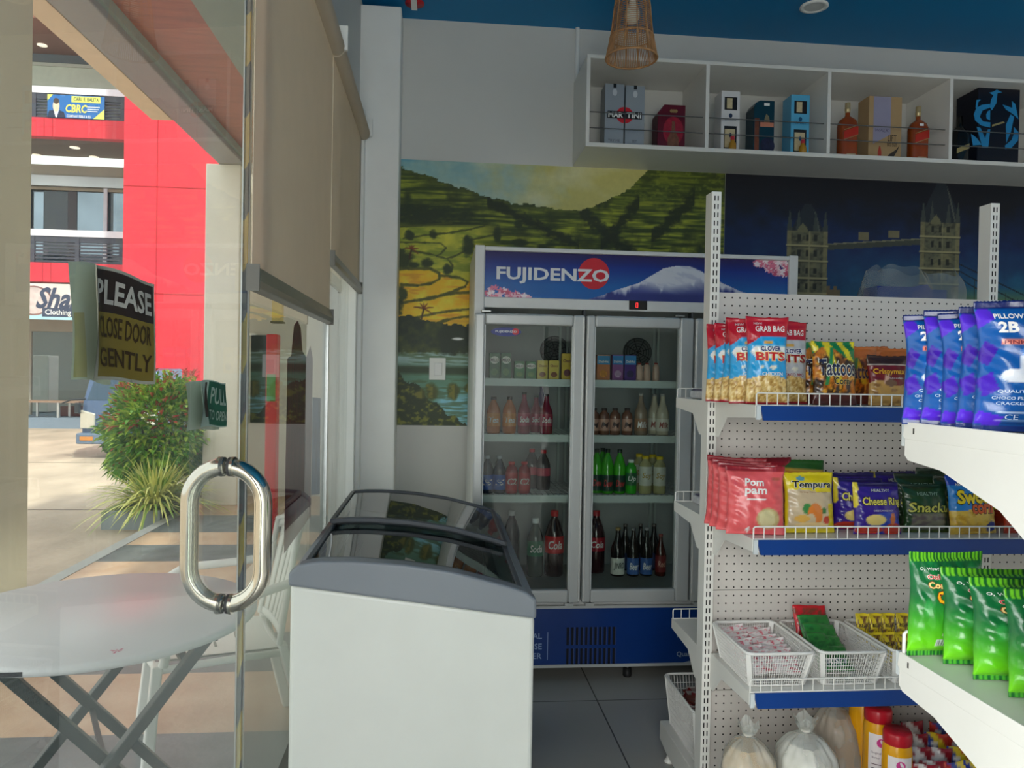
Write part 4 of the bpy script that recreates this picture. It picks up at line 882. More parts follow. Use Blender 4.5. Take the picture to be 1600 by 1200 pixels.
for k in range(14):
    u0, u1 = k/14, (k+1)/14; w_ = lambda u: .0045*math.sin(math.pi*u)+.001; cz = lambda u: Z_(1036, 1056)+.022*math.sin(u*1.7)
    lt.add([fl_(x_+.2*u0, cz(u0)-w_(u0)), fl_(x_+.2*u1, cz(u1)-w_(u1)), fl_(x_+.2*u1, cz(u1)+w_(u1)), fl_(x_+.2*u0, cz(u0)+w_(u0))], [(0, 1, 2, 3)])
lt.build('lettering', mat('letter_silver', (170, 184, 204), .3), ck)
for x in (.30, .93, 1.55):
    for y in (CY0+.05, CY1-.08):
        cs = MB().lathe([(.001, .0), (.020, .0), (.022, .008), (.020, .04), (.001, .042)], (x, y, 0), 16, False).build('caster_foot', mat('caster_black', (28, 28, 28), .5), ck)
        MB().cyl((x, y, .04), (x, y, .062), .007, 10).build('foot_stem', M_steel, cs)

# ================================================================ CURVED-GLASS CHEST FREEZER
fk = thing('chest_freezer', 'white chest freezer with sloping curved glass lids and grey rim, beside the window', 'freezer', (-.06, 2.7, 0))
FX0, FX1, FY0, FY1 = -.388, .271, 2.07, 3.30
def zlow(x): return .880+(x-FX0)/(FX1-FX0)*(.784-.880)
def ztop(x):
    u = (x-FX0)/(FX1-FX0); return float(np.interp(u, [0, .04, .12, .25, .45, .65, .85, .96, 1.0], [.912, .938, .944, .944, .934, .914, .880, .858, .835]))
M_fz = mat('freezer_white', (226, 228, 222), .3, vary=.015); M_rim = mat('freezer_rim', (128, 134, 142), .38, vary=.02); M_rimd = mat('rim_dark', (84, 88, 94), .4)
pr = [(FX0, .05), (FX1, .05), (FX1, zlow(FX1)), (FX0, zlow(FX0))]
hull = MB(); t_ = .06
hull.prism(pr, 'y', FY0, FY0+t_); hull.prism(pr, 'y', FY1-t_, FY1)
hull.prism([(FX0, .05), (FX0+t_, .05), (FX0+t_, zlow(FX0+t_)), (FX0, zlow(FX0))], 'y', FY0+t_, FY1-t_).prism([(FX1-t_, .05), (FX1, .05), (FX1, zlow(FX1)), (FX1-t_, zlow(FX1-t_))], 'y', FY0+t_, FY1-t_)
hull.box(FX0+t_, FX1-t_, FY0+t_, FY1-t_, .05, .30)
hull.build('body', M_fz, fk, bevel=.012, seg=3)
xs_ = list(np.linspace(FX0-.004, FX1+.004, 25))
def capring(ya, yb, inset=0, top=ztop):
    P = [(x, zlow(min(max(x, FX0), FX1))-.002) for x in xs_]+[(x, top(min(max(x, FX0), FX1))) for x in xs_[::-1]]
    return P
rim = MB(); rim.prism(capring(0, 0), 'y', FY0-.008, FY0+.045); rim.prism(capring(0, 0), 'y', FY1-.045, FY1+.008)
for a, b in ((FX0-.004, FX0+.03), (FX1-.030, FX1+.004)):
    aa, bb = max(a, FX0), min(b, FX1); rim.hexa([(a, FY0+.045, zlow(aa)), (b, FY0+.045, zlow(bb)), (b, FY1-.045, zlow(bb)), (a, FY1-.045, zlow(aa)), (a, FY0+.045, ztop(aa)-.006), (b, FY0+.045, ztop(bb)-.006), (b, FY1-.045, ztop(bb)-.006), (a, FY1-.045, ztop(aa)-.006)])
rim.build('rim', M_rim, fk, bevel=.008, seg=3)
G_lid = glass('lid_glass', (190, 200, 200), 1.55, refl=1.3)
def lid(ya, yb, dz, name):
    f_ = lambda x: ztop(x)+dz
    lo_, hi_ = FX0+.032, FX1-.034
    m_ = MB()
    N = 20
    for sgn in (0, -.004): 
        m_.smooth = True
        m_.add([(lo_+(hi_-lo_)*i/N, y, f_(lo_+(hi_-lo_)*i/N)+sgn) for y in (ya, yb) for i in range(N+1)], [(i, i+1, N+2+i, N+1+i) if sgn == 0 else (i, N+1+i, N+2+i, i+1) for i in range(N)])
    g_ = m_.build('lid_glass', G_lid, fk)
    fr = MB()
    for y0_, y1_ in ((ya-.012, ya+.012), (yb-.012, yb+.012)):
        P = [(lo_+(hi_-lo_)*i/N, f_(lo_+(hi_-lo_)*i/N)-.010) for i in range(N+1)]+[(lo_+(hi_-lo_)*i/N, f_(lo_+(hi_-lo_)*i/N)+.006) for i in range(N, -1, -1)]
        fr.prism(P, 'y', y0_, y1_)
    for x0_, x1_ in ((lo_-.006, lo_+.010), (hi_-.010, hi_+.006)): fr.hexa([(x0_, ya, f_(x0_)-.010), (x1_, ya, f_(x1_)-.010), (x1_, yb, f_(x1_)-.010), (x0_, yb, f_(x0_)-.010), (x0_, ya, f_(x0_)+.006), (x1_, ya, f_(x1_)+.006), (x1_, yb, f_(x1_)+.006), (x0_, yb, f_(x0_)+.006)])
    fr.build('lid_frame', M_rimd, g_, bevel=.003)
lid(FY0+.07, 2.68, -.014, 'a'); lid(2.62, FY1-.06, .008, 'b')
inn = MB().box(FX0+t_, FX0+t_+.004, FY0+t_, FY1-t_, .30, .84).box(FX1-t_-.004, FX1-t_, FY0+t_, FY1-t_, .30, .76).box(FX0+t_, FX1-t_, FY0+t_, FY0+t_+.004, .30, .77).box(FX0+t_, FX1-t_, FY1-t_-.004, FY1-t_, .30, .77).box(FX0+t_, FX1-t_, FY0+t_, FY1-t_, .30, .304)
inn.build('liner', mat('freezer_liner', (120, 124, 126), .5), fk)
wb = MB()
for k in range(8):
    y = FY0+.10+k*.155
    for sx0, sx1 in ((FX0+.08, FX1-.08),): wb.tube([(sx0, y, .74), (sx0+.01, y, .50), (sx1-.01, y, .50), (sx1, y, .70)], .003, 5)
for x, z in ((FX0+.08, .74), (FX1-.08, .70), (FX0+.085, .6), (FX1-.085, .6)): wb.tube([(x, FY0+.08, z), (x, FY1-.09, z)], .003, 5)
wb.build('wire_basket', mat('wire_white'), fk)
for sx_ in (FX0+.08, FX1-.08):
    for y in (FY0+.1, FY1-.1): MB().lathe([(.02, 0), (.028, .01), (.02, .05)], (sx_, y, 0), 14).build('foot', mat('caster_black'), fk)
cols = [(200, 60, 70), (60, 110, 180), (230, 200, 80), (210, 210, 215), (120, 60, 40), (220, 120, 160)]
pk = []
for k in range(16):
    x = FX0+.13+(k % 3)*.155+random.uniform(-.015, .015); y = FY0+.16+(k//3)*.19+random.uniform(-.02, .02); c_ = cols[k % 6]; z = .508
    m_ = mat('ice_pack_%d' % (k % 6), c_, .35, vary=.3, vscale=30)
    o = MB().box(-.06, .06, -.075, .075, 0, .05).build('ice_cream_pack', m_, None, bevel=.015, seg=3); o.location = (x, y, z); o.rotation_euler = (0, 0, random.uniform(-.5, .5))
    tag(o, 'ice cream pack lying in the wire basket under the freezer lids', 'ice cream', 'ice cream packs in the chest freezer')

# ================================================================ DISPLAY CABINET ON THE BACK WALL
BX0, BX1, BY0, BZ0, BZ1 = .722, 3.55, 3.86, 2.628, 3.098
cb = thing('display_cabinet', 'long white open wall cabinet of square compartments holding liquor', 'cabinet', ((BX0+BX1)/2, YB, BZ0))
M_cab = mat('cabinet_white', (228, 226, 220), .4, vary=.015)
th = .019
m_ = MB().box(BX0, BX1, BY0, YB-.002, BZ0, BZ0+th+.003).build('bottom_panel', M_cab, cb, bevel=.002)
MB().box(BX0, BX1, BY0, YB-.002, BZ1-th, BZ1).build('top_panel', M_cab, cb, bevel=.002)
divs = [BX0, 1.360-.010, 2.021-.010, 2.705-.010, 3.40]
for i, x in enumerate(divs): MB().box(x, x+th, BY0+.0005, YB-.002, BZ0+th+.003, BZ1-th).build('side_panel' if i == 0 else 'divider', M_cab, cb, bevel=.001)
MB().box(BX0+.02, BX1, YB-.014, YB-.004, BZ0+.03, BZ1-.16).build('back_rail', M_cab, cb)
for i in range(4):
    a, b = divs[i]+th, divs[i+1]
    for z in (BZ0+.022+.083, BZ0+.022+.165): MB().tube([(a, BY0+.03, z), (b-.003, BY0+.03, z)], .0028, 6).build('guard_wire', mat('guard_steel', (120, 120, 118), .3, metal=.8), cb)
ZS = BZ0+th+.0035; M_k = mat('ink_black', (24, 22, 24), .4)
def bxX(px, y=3.93): return atY(px, 230, y)[0]
def bxZ(py, px, y=3.93): return atY(px, py, y)[2]
fr_ = lambda y0: (lambda e: (lambda a, b: (a, y0-e, b)))
# two silver vermouth boxes
for i, (a, b, zt_) in enumerate(((944, 974, 130), (976, 1006, 133))):
    x0, x1 = bxX(a), bxX(b); z1 = bxZ(zt_, a); yy = 3.93
    t = thing('liquor_box', ('left' if i == 0 else 'right')+' of the two tall silver boxes sharing a red disc and black name band', 'box', ((x0+x1)/2, yy+.05, ZS), group='silver vermouth boxes')
    MB().box(x0, x1, yy, yy+.11, ZS, z1).build('carton', mat('box_silver', (158, 164, 170), .35, metal=.2, vary=.04), t, bevel=.002)
    f_ = fr_(yy)(.0012); xc = x1 if i == 0 else x0; zc = bxZ(180, 974)
    w_ = .03
    if i == 0: MB().disc(f_, xc, zc, .042, n=20, a0=90, a1=270).build('red_disc', mat('martini_red', (196, 24, 40), .4), t)
    else: MB().disc(f_, xc, zc, .042, n=20, a0=-90, a1=90).build('red_disc', mat('martini_red'), t)
    f2_ = fr_(yy)(.002)
    MB().rect(f2_, *((xc-.088, xc) if i == 0 else (xc, xc+.088)), zc-.019, zc+.019).build('name_band', M_k, t)
    f3_ = fr_(yy)(.003)
    MB().text('MAR' if i == 0 else 'TINI', f3_, w=.078, h=.028, x=(xc-.006 if i == 0 else xc+.006), y=zc, anchor='r' if i == 0 else 'l', bold=.03).build('lettering', M_white, t)
    MB().text('TRY ME' if i == 0 else 'SET', f_, h=.013, x=(x0+x1)/2, y=ZS+.035).build('lettering', mat('ink_grey', (96, 96, 100)), t)
    MB().box((x0+x1)/2-.008, (x0+x1)/2+.008, yy-.001, yy+.003, z1-.02, z1+.001).build('hang_slot', M_k, t)
    ml = MB(); 
    for r_ in (.058, .072): ml.disc
    MB().disc(f_, (x0+x1)/2, z1-.045, .012, .018).build('crest', mat('crest_pale', (206, 210, 212), .4), t)
# dark red box with slanted corner
x0, x1 = bxX(1027), bxX(1070); z1 = bxZ(164, 1060)
t = thing('liquor_box', 'dark red liquor box with cut corner and gold emblem', 'box', ((x0+x1)/2, 3.98, ZS))
MB().prism([(x0-.0, ZS), (x1, ZS), (x1, z1), (x0+.035, z1), (x0, z1-.045)], 'y', 3.93, 4.04).build('carton', mat('box_wine', (96, 14, 34), .3, vary=.05), t, bevel=.003)
f_ = fr_(3.93)(.001); xm = (x0+x1)/2+.01
MB().disc(f_, xm, ZS+.10, .055, .075, 28).build('arch', mat('arch_red', (150, 24, 48), .4, vary=.3, vscale=40), t)
f_ = fr_(3.93)(.002); MB().pl(f_, [(xm-.03, ZS+.01), (xm+.03, ZS+.01), (xm+.03, ZS+.06), (xm+.01, ZS+.10), (xm+.008, ZS+.15), (xm-.008, ZS+.15), (xm-.01, ZS+.10), (xm-.03, ZS+.06)]).build('bottle_picture', mat('print_brown', (118, 76, 56), .4, vary=.3, vscale=60), t)
for k in (-1, 0, 1): MB().disc(f_, xm+k*.012, z1-.034, .009, .009, 14).build('gold_emblem', mat('gold_print', (176, 150, 96), .35, metal=.3), t)
# windowed gift boxes
def winbox(a, b, zt_, pxz, m_, label, ink):
    x0, x1 = bxX(a), bxX(b); z1 = bxZ(zt_, pxz); yy = 3.93; H_ = z1-ZS
    t = thing('gift_box', label, 'box', ((x0+x1)/2, yy+.05, ZS))
    MB().box(x0, x1, yy, yy+.105, ZS, z1).build('carton', m_, t, bevel=.002); w_ = x1-x0; xc = (x0+x1)/2
    f_ = fr_(yy)(.001); MB().rect(f_, xc-w_*.34, xc+w_*.34, ZS+H_*.69, ZS+H_*.90).build('upper_window', M_k, t); MB().rect(f_, xc-w_*.34, xc+w_*.34, ZS+H_*.06, ZS+H_*.43).build('lower_window', M_k, t)
    f2_ = fr_(yy)(.002); MB().rect(f2_, xc-w_*.22, xc+w_*.08, ZS+H_*.71, ZS+H_*.88).build('bottle_neck', mat('print_cream', (206, 190, 150), .4, vary=.1, vscale=60), t); MB().rect(f2_, xc-w_*.30, xc+w_*.26, ZS+H_*.08, ZS+H_*.38).build('bottle_label', mat('print_cream'), t)
    MB().disc(fr_(yy)(.003), xc, ZS+H_*.28, .007, .012).build('crest', ink, t); MB().disc(f_, xc, ZS+H_*.60, .010, .012).build('crest', ink, t)
    MB().text('Cremissimo' if m_.name != 'box_blue' else 'Celeste', f_, w=w_*.6, h=.012, x=xc, y=ZS+H_*.54, shear=.3).build('lettering', ink, t)
    return x0, x1
M_ink = mat('ink_navy', (40, 52, 84), .4)
winbox(1126, 1155, 142, 1140, mat('box_white', (222, 220, 220), .35), 'white gift box with two windows in the second cabinet compartment', M_ink)
winbox(1235, 1264, 148, 1250, mat('box_blue', (92, 178, 218), .35), 'sky blue gift box with two windows in the second cabinet compartment', mat('ink_blue', (20, 84, 130), .4))
x0, x1 = bxX(1177), bxX(1209); z1 = bxZ(157, 1195)
t = thing('liquor_box', 'dark teal liquor box with rounded corner and salmon band between the white and blue boxes', 'box', ((x0+x1)/2, 3.98, ZS))
MB().prism([(x0, ZS), (x1, ZS), (x1, z1), (x0+.035, z1), (x0+.012, z1-.012), (x0, z1-.035)], 'y', 3.93, 4.04).build('carton', mat('box_teal', (10, 56, 72), .3), t, bevel=.002)
f_ = fr_(3.93)(.001); MB().rect(f_, x0+.005, x0+.030, ZS+.002, ZS+.19).build('side_stripe', mat('print_copper', (120, 66, 44), .4, vary=.25, vscale=30), t); MB().rect(f_, x0+.035, x1-.004, ZS+.145, ZS+.170).build('salmon_band', mat('print_salmon', (206, 130, 104), .4), t)
MB().pl(f_, [(x0+.055, ZS+.17), (x1-.025, ZS+.17), (x1-.03, ZS+.20), (x1-.045, ZS+.215), (x0+.06, ZS+.195)]).build('figure', mat('print_olive', (130, 120, 92), .4), t); MB().rect(f_, x0+.055, x0+.085, z1-.028, z1-.014).build('price_sticker', M_white, t)
MB().disc(f_, (x0+x1)/2+.02, ZS+.045, .04, .045, 20).build('figure', mat('print_navy', (34, 36, 66), .4, vary=.4, vscale=50), t)
# miniature bottles before the gift boxes
def mini(x, y, label):
    t = thing('miniature_bottle', label, 'bottle', (x, y, ZS))
    MB().lathe([(.001, ZS), (.018, ZS), (.020, ZS+.02), (.018, ZS+.04), (.009, ZS+.056), (.009, ZS+.062)], (x, y, 0), 16, False).build('bottle', mat('mini_amber', (184, 136, 44), .2, vary=.1), t)
    MB().lathe([(.011, ZS+.058), (.011, ZS+.078), (.001, ZS+.080)], (x, y, 0), 12, False).build('cap', mat('cap_pinkred', (206, 60, 74), .35), t)
mini(bxX(1145, 3.90), 3.905, 'tiny amber bottle with red cap before the white gift box'); mini(bxX(1255, 3.90), 3.905, 'tiny amber bottle with red cap before the blue gift box')
# whisky bottles
def lq_bottle(x, y, label):
    t = thing('whisky_bottle', label, 'bottle', (x, y, ZS)); w_ = .052; d_ = .034
    prof = [(1, 0), (1, .004), (1, .175), (.97, .190), (.82, .210), (.52, .222), (.26, .232), (.235, .25)]
    m_ = MB(); n = 32; vs = []; m_.smooth = True
    for r_, z in prof:
        for k in range(n):
            a = 2*math.pi*k/n; c_, s_ = math.cos(a), math.sin(a); e = 3.5 if r_ > .6 else 2
            rr = (abs(c_)**e+abs(s_)**e)**(-1/e); vs.append((x+c_*rr*w_*r_, y+s_*rr*(d_*r_ if r_ > .6 else w_*r_*.9), ZS+z))
    m_.add(vs, [(j*n+k, j*n+(k+1) % n, (j+1)*n+(k+1) % n, (j+1)*n+k) for j in range(len(prof)-1) for k in range(n)]); m_.smooth = False; m_.add(vs[:n], [tuple(range(n))[::-1]])
    m_.build('bottle', mat('whisky_amber', (150, 66, 18), .08, coat=.5, vary=.25, vscale=14, noise_axis=(1, 1, .3)), t)
    MB().lathe([(.0135, ZS+.25), (.0135, ZS+.262), (.0150, ZS+.264), (.0150, ZS+.276), (.0135, ZS+.278), (.0145, ZS+.290), (.0135, ZS+.294), (.0145, ZS+.304), (.001, ZS+.306)], (x, y, 0), 20, False).build('stopper', mat('stopper_gold', (196, 176, 132), .3, metal=.4), t)
    f_ = fr_(y-d_)(.001)
    MB().pl(f_, [(x-.036, ZS+.098), (x+.044, ZS+.128), (x+.044, ZS+.172), (x-.036, ZS+.142)]).build('slanted_label', mat('label_red', (186, 44, 26), .4), t)
    for q in (.094, .146): MB().pl(fr_(y-d_)(.0016), [(x-.036, ZS+q), (x+.044, ZS+q+.03), (x+.044, ZS+q+.034), (x-.036, ZS+q+.004)]).build('gold_edge', mat('gold_print'), t)
    MB().rect(f_, x-.02, x+.03, ZS+.012, ZS+.024).build('lower_label', mat('label_tan', (190, 160, 120), .5), t)
    return t
xa, xb = bxX(1327), bxX(1438)
lq_bottle(xa, 3.955, 'amber whisky bottle with slanted red label at the left of the third compartment')
t = lq_bottle(xb, 3.955, 'amber whisky bottle with a white price tag at the right of the third compartment')
MB().rect(fr_(3.921)(.001), xb-.012, xb+.010, ZS+.190, ZS+.203).build('price_sticker', M_white, t)
x0, x1 = bxX(1362, 3.95), bxX(1408, 3.95); z1 = bxZ(150, 1370, 3.95)
t = thing('liquor_box', 'tall tan and lilac slanted-print whisky carton between the two amber bottles', 'box', ((x0+x1)/2, 4.0, ZS))
MB().box(x0-.02, x1, 3.95, 4.06, ZS, z1).build('carton', mat('box_tan', (176, 146, 104), .4, vary=.08), t, bevel=.002)
f_ = fr_(3.95)(.001); MB().pl(f_, [(x0+.006, ZS+.09), (x0+.105, ZS+.145), (x0+.105, z1-.002), (x0+.006, z1-.002)]).build('lilac_panel', mat('print_lilac', (152, 148, 172), .4), t)
MB().text('WALK', fr_(3.95)(.002), w=.08, h=.018, x=x0+.055, y=ZS+.165, shear=.2).build('lettering', mat('ink_plum', (84, 76, 110)), t)
MB().text('LIFT', fr_(3.95)(.002), w=.05, h=.035, x=x0+.115, y=ZS+.125).text('BIG SIZE', fr_(3.95)(.002), w=.055, h=.02, x=x0+.115, y=ZS+.09).build('lettering', mat('ink_dark', (60, 52, 46)), t)
MB().pl(f_, [(x0+.035, ZS+.005), (x0+.055, ZS+.005), (x0+.055, ZS+.05), (x0+.048, ZS+.08), (x0+.042, ZS+.08), (x0+.035, ZS+.05)]).build('bottle_picture', mat('print_red', (176, 60, 44), .4), t)
MB().pl(f_, [(x0+.09, ZS+.03), (x0+.14, ZS+.065), (x0+.16, ZS+.09), (x0+.145, ZS+.055), (x0+.13, ZS+.03), (x0+.115, ZS+.012)]).build('figure', mat('ink_dark'), t)
# dark bottle and big dark box with blue figures
x = bxX(1502, 3.95)
t = thing('liquor_bottle', 'black bottle with slanted pale gold label at the left of the fourth compartment', 'bottle', (x, 3.97, ZS))
MB().lathe([(.001, ZS), (.048, ZS), (.05, ZS+.01), (.05, ZS+.16), (.035, ZS+.19), (.014, ZS+.215), (.014, ZS+.27), (.001, ZS+.272)], (x, 3.97, 0), 24, False).build('bottle', mat('bottle_black', (16, 18, 18), .1), t)
def cyl_f(cx, cy, r_, e=.0008): return lambda a, b: (cx+(r_+e)*math.sin(a/r_), cy-(r_+e)*math.cos(a/r_), b)
g_ = cyl_f(x, 3.97, .05); m_ = MB()
for k in range(8):
    a, b = -.04+k*.01, -.03+k*.01; m_.add([g_(a, ZS+.055+(a+.04)*.4), g_(b, ZS+.055+(b+.04)*.4), g_(b, ZS+.082+(b+.04)*.4), g_(a, ZS+.082+(a+.04)*.4)], [(0, 1, 2, 3)])
m_.build('slanted_label', mat('label_palegold', (160, 146, 96), .4), t)
x0, x1 = bxX(1532, 3.95), bxX(1592, 3.95); z1 = bxZ(137, 1540, 3.95)
t = thing('liquor_box', 'wide near-black liquor box with bright blue swirling figures', 'box', ((x0+x1)/2, 4.03, ZS))
MB().box(x0-.02, x1, 3.95, 4.13, ZS, z1).build('carton', mat('box_night', (10, 14, 30), .3), t, bevel=.003)
f_ = fr_(3.95)(.001); M_cy = mat('print_cyan', (36, 136, 192), .4)
def P_(px, py): return (bxX(1470+px*130/1040, 3.95), bxZ(120+py*150/1200, 1470+px*130/1040, 3.95))
for poly in ([(585, 200), (640, 185), (680, 160), (750, 195), (690, 205), (680, 330), (625, 420), (600, 380), (610, 290), (640, 230)],
             [(600, 340), (600, 385), (510, 420), (475, 500), (520, 560), (610, 570), (610, 635), (500, 610), (420, 550), (400, 470), (430, 390), (500, 350)],
             [(430, 290), (485, 285), (450, 320), (445, 390), (420, 390)], [(440, 625), (490, 640), (550, 770), (580, 660), (612, 655), (590, 890), (520, 890)],
             [(370, 710), (440, 760), (510, 850), (400, 860)], [(755, 345), (880, 390), (870, 300), (915, 340), (960, 530), (905, 480), (865, 450), (800, 410)],
             [(860, 470), (905, 500), (870, 690), (815, 830), (805, 600)], [(905, 625), (970, 700), (960, 800), (880, 890), (805, 905), (800, 860), (880, 790), (905, 720)], [(575, 430), (605, 415), (605, 545), (560, 520), (555, 470)]):
    MB().pl(f_, [P_(*p) for p in poly][::-1]).build('blue_figure', M_cy, t)
MB().pl(fr_(3.95)(.002), [P_(632, 600), P_(632, 625), P_(790, 575), P_(770, 560)]).build('gold_stroke', mat('label_palegold'), t)
# ================================================================ GONDOLA SHELVING
M_gw = mat('gondola_white', (232, 230, 224), .35, vary=.015); M_hole = mat('hole_dark', (30, 28, 26), .9)
M_strip = mat('price_strip_blue', (14, 62, 136), .35, vary=.04); M_wire = mat('wire_coated', (236, 234, 228), .35)
GX0, GPW, GBAY = .867, .032, .965
GYF, GYB, GTOP = 2.400, 2.458, 2.056
P0, P1, P2 = GX0, GX0+GBAY, GX0+2*GBAY
g1 = thing('gondola_shelving', 'white double-sided pegboard gondola with blue price strips in front of the cooler', 'shelving', ((P0+P2)/2, 2.43, 0))
def posts(root, xs, ya, yb, top, face):
    for x in xs:
        p = MB().box(x, x+GPW, ya, yb, 0, top).build('post', M_gw, root, bevel=.0015)
        m = MB(); z = top-.014; yf = ya-.0006 if face < 0 else yb+.0006
        while z > .1:
            for dx in (.0095, .0205): m.box(x+dx-.0018, x+dx+.0018, yf-.0004, yf+.0004, z-.016, z)
            z -= .0268
        m.build('post_slots', M_hole, p)
posts(g1, (P0, P1, P2), GYF, GYB, GTOP, -1)
def pegs(x0, x1, z0, z1, y, p=.0258, r=.0031):
    m = MB(); nx = int((x1-x0-.03)/p); nz = int((z1-z0-.02)/p); xo = x0+((x1-x0)-nx*p)/2
    for i in range(nx+1):
        for j in range(nz+1):
            cx, cz = xo+i*p, z1-.017-j*p; k = len(m.v)
            m.v.extend([(cx+r*math.cos(a*math.pi/3), y, cz+r*math.sin(a*math.pi/3)) for a in range(6)]); m.f.append(tuple(range(k, k+6))); m.m.append(0); m.sm.append(False)
    return m
for i, (a, b) in enumerate(((P0+GPW, P1), (P1+GPW, P2))):
    for z0, z1 in ((.08, .420), (.422, .752), (.754, 1.734)):
        pn = MB().box(a+.001, b-.001, 2.428, 2.434, z0, z1).build('peg_panel', mat('peg_panel', (214, 208, 202), .45, vary=.02), g1, bevel=.0008)
        pegs(a, b, z0, z1, 2.4274).build('peg_holes', M_hole, pn)
def bracket(x, yb, yt, z, hb=.115, ht=.036):
    s = 1 if yt > yb else -1
    return MB().prism([(yb, z), (yt, z), (yt, z-ht), (yb+s*.10, z-ht-.012), (yb+s*.03, z-hb), (yb, z-hb)], 'x', x, x+.003)
def fence(x0, x1, y, z, h=.036, p=.0312, r=.0021):
    m = MB(); m.tube([(x0, y, z), (x0, y, z+h-.004), (x0+.004, y, z+h), (x1-.004, y, z+h), (x1, y, z+h-.004), (x1, y, z)], r*1.15, 6)
    x = x0+p
    while x < x1-.01: m.tube([(x, y, z), (x, y, z+h)], r*.85, 5, caps=False); x += p
    m.tube([(x0, y, z+.001), (x1, y, z+.001)], r, 5); return m
def shelf(root, x0, x1, yb, yt, z, strip=True, fn=True):
    s = 1 if yt > yb else -1
    m = MB().box(x0+.004, x1-.004, min(yb, yt), max(yb, yt), z-.006, z).box(x0+.004, x1-.004, yt-s*.003, yt, z-.036, z-.006)
    sh_ = m.build('shelf', M_gw, root, bevel=.001)
    bracket(x0, yb, yt, z+.0015).build('bracket', M_gw, sh_, bevel=.0008); bracket(x1-.003, yb, yt, z+.0015).build('bracket', M_gw, sh_)
    if strip:
        MB().hexa([(x0+.022, yt+s*.004, z-.040), (x1-.01, yt+s*.004, z-.040), (x1-.01, yt, z-.040), (x0+.022, yt, z-.040), (x0+.012, yt+s*.010, z), (x1-.004, yt+s*.010, z), (x1-.004, yt, z), (x0+.012, yt, z)] if s > 0 else
                  [(x0+.022, yt-.010, z-.042), (x1-.008, yt-.010, z-.042), (x1-.008, yt, z-.042), (x0+.022, yt, z-.042), (x0+.012, yt-.004, z), (x1-.002, yt-.004, z), (x1-.002, yt, z), (x0+.012, yt, z)]).build('price_strip', M_strip, sh_)
        MB().box(x0+.001, x0+.013, min(yt, yt+s*.008), max(yt, yt+s*.008), z-.040, z).build('strip_end', mat('strip_clear', (210, 216, 218), .2), sh_)
    if fn: fence(x0+.004, x1-.005, yt-s*.004, z).build('wire_fence', M_wire, sh_)
SHZ = [1.376, .994, .556]
for z in SHZ:
    for a, b in ((P0+.026, P1+.022), (P1+.024, P2+.02)): shelf(g1, a, b, GYF, 2.085, z)
    for a, b in ((P0+.004, P1+.022), (P1+.024, P2+.02)): shelf(g1, a, b, GYB, 2.745, z if z > .6 else .558, strip=False)
# base decks
for s, yb_, yt_ in ((-1, GYF, 1.99), (1, GYB, 2.85)):
    bm_ = MB().box(P0+.002, P2+.03, min(yb_, yt_), max(yb_, yt_), .118, .130); bs = bm_.build('base_deck', M_gw, g1, bevel=.001)
    MB().prism([(yb_, .128), (yt_, .128), (yt_, .062), (yb_+s*.30, .045), (yb_, .03)], 'x', P0, P0+.004).build('base_bracket', M_gw, bs)
    MB().box(P0+.02, P2+.03, yt_-s*.02, yt_-s*.012, .02, .118).build('kick_plate', M_gw, bs)
    for x in (P0+.02, P1+.02, P2): MB().lathe([(.018, 0), (.020, .004), (.012, .012), (.008, .03), (.008, .06)], (x, yt_-s*.06, 0), 14).build('foot', M_gw, bs)
# near gondola (its far side faces the first one)
NX0 = .830; NYP = .985; NYT = 1.292
g2 = thing('gondola_shelving', 'nearer white gondola at the right, seen from its end bracket side', 'shelving', (1.3, .95, 0))
posts(g2, (NX0, NX0+GBAY), NYP-.058, NYP, GTOP, 1)
for z0, z1 in ((.08, .42), (.422, .752), (.754, 1.734)): MB().box(NX0+GPW, NX0+GBAY, NYP-.032, NYP-.026, z0, z1).build('peg_panel', mat('peg_panel'), g2)
NZ = [1.379, .966]
for z in NZ+[.556]:
    s_ = z; m = MB().box(NX0+.004, NX0+GBAY, NYP, NYT, z-.012, z-.006).box(NX0+.004, NX0+GBAY, NYT-.003, NYT, z-.042, z-.006); sh_ = m.build('shelf', M_gw, g2, bevel=.001)
    MB().prism([(NYP, z), (NYT-.004, z), (NYT, z-.004), (NYT+.003, z-.026), (NYT-.003, z-.031), (NYP, z-.031)], 'x', NX0, NX0+.004).build('side_lip', M_gw, sh_, bevel=.001)
    MB().prism([(NYT-.002, z-.029), (NYT-.002, z-.060), (NYT-.012, z-.068), (NYT-.10, z-.075), (NYP+.07, z-.118), (NYP, z-.165), (NYP, z-.029)], 'x', NX0+.001, NX0+.0035).build('bracket', M_gw, sh_)
    MB().box(NX0+.015, NX0+GBAY, NYT+.003, NYT+.011, z-.044, z-.006).build('price_strip', M_strip, sh_)
    MB().box(NX0+.002, NX0+.014, NYT+.002, NYT+.010, z-.044, z-.002).build('strip_end', mat('strip_clear'), sh_)
    f_ = fence(NX0+.006, NX0+GBAY-.01, NYT-.006, z-.005, h=.042, r=.0028).build('wire_fence', M_wire, sh_)
    MB().box(NX0-.0008, NX0+.0, NYT-.030, NYT-.027, z-.020, z-.010).build('bracket_slot', M_hole, sh_)
MB().box(NX0+.002, NX0+GBAY+.03, NYP, NYT+.08, .118, .130).build('base_deck', M_gw, g2)
MB().box(NX0, NX0+.004, NYP, NYT+.08, .04, .12).build('base_bracket', M_gw, g2)
for x in (NX0+.02, NX0+GBAY): MB().lathe([(.018, 0), (.020, .004), (.012, .012), (.008, .03), (.008, .08)], (x, NYT, 0), 14).build('foot', M_gw, g2)

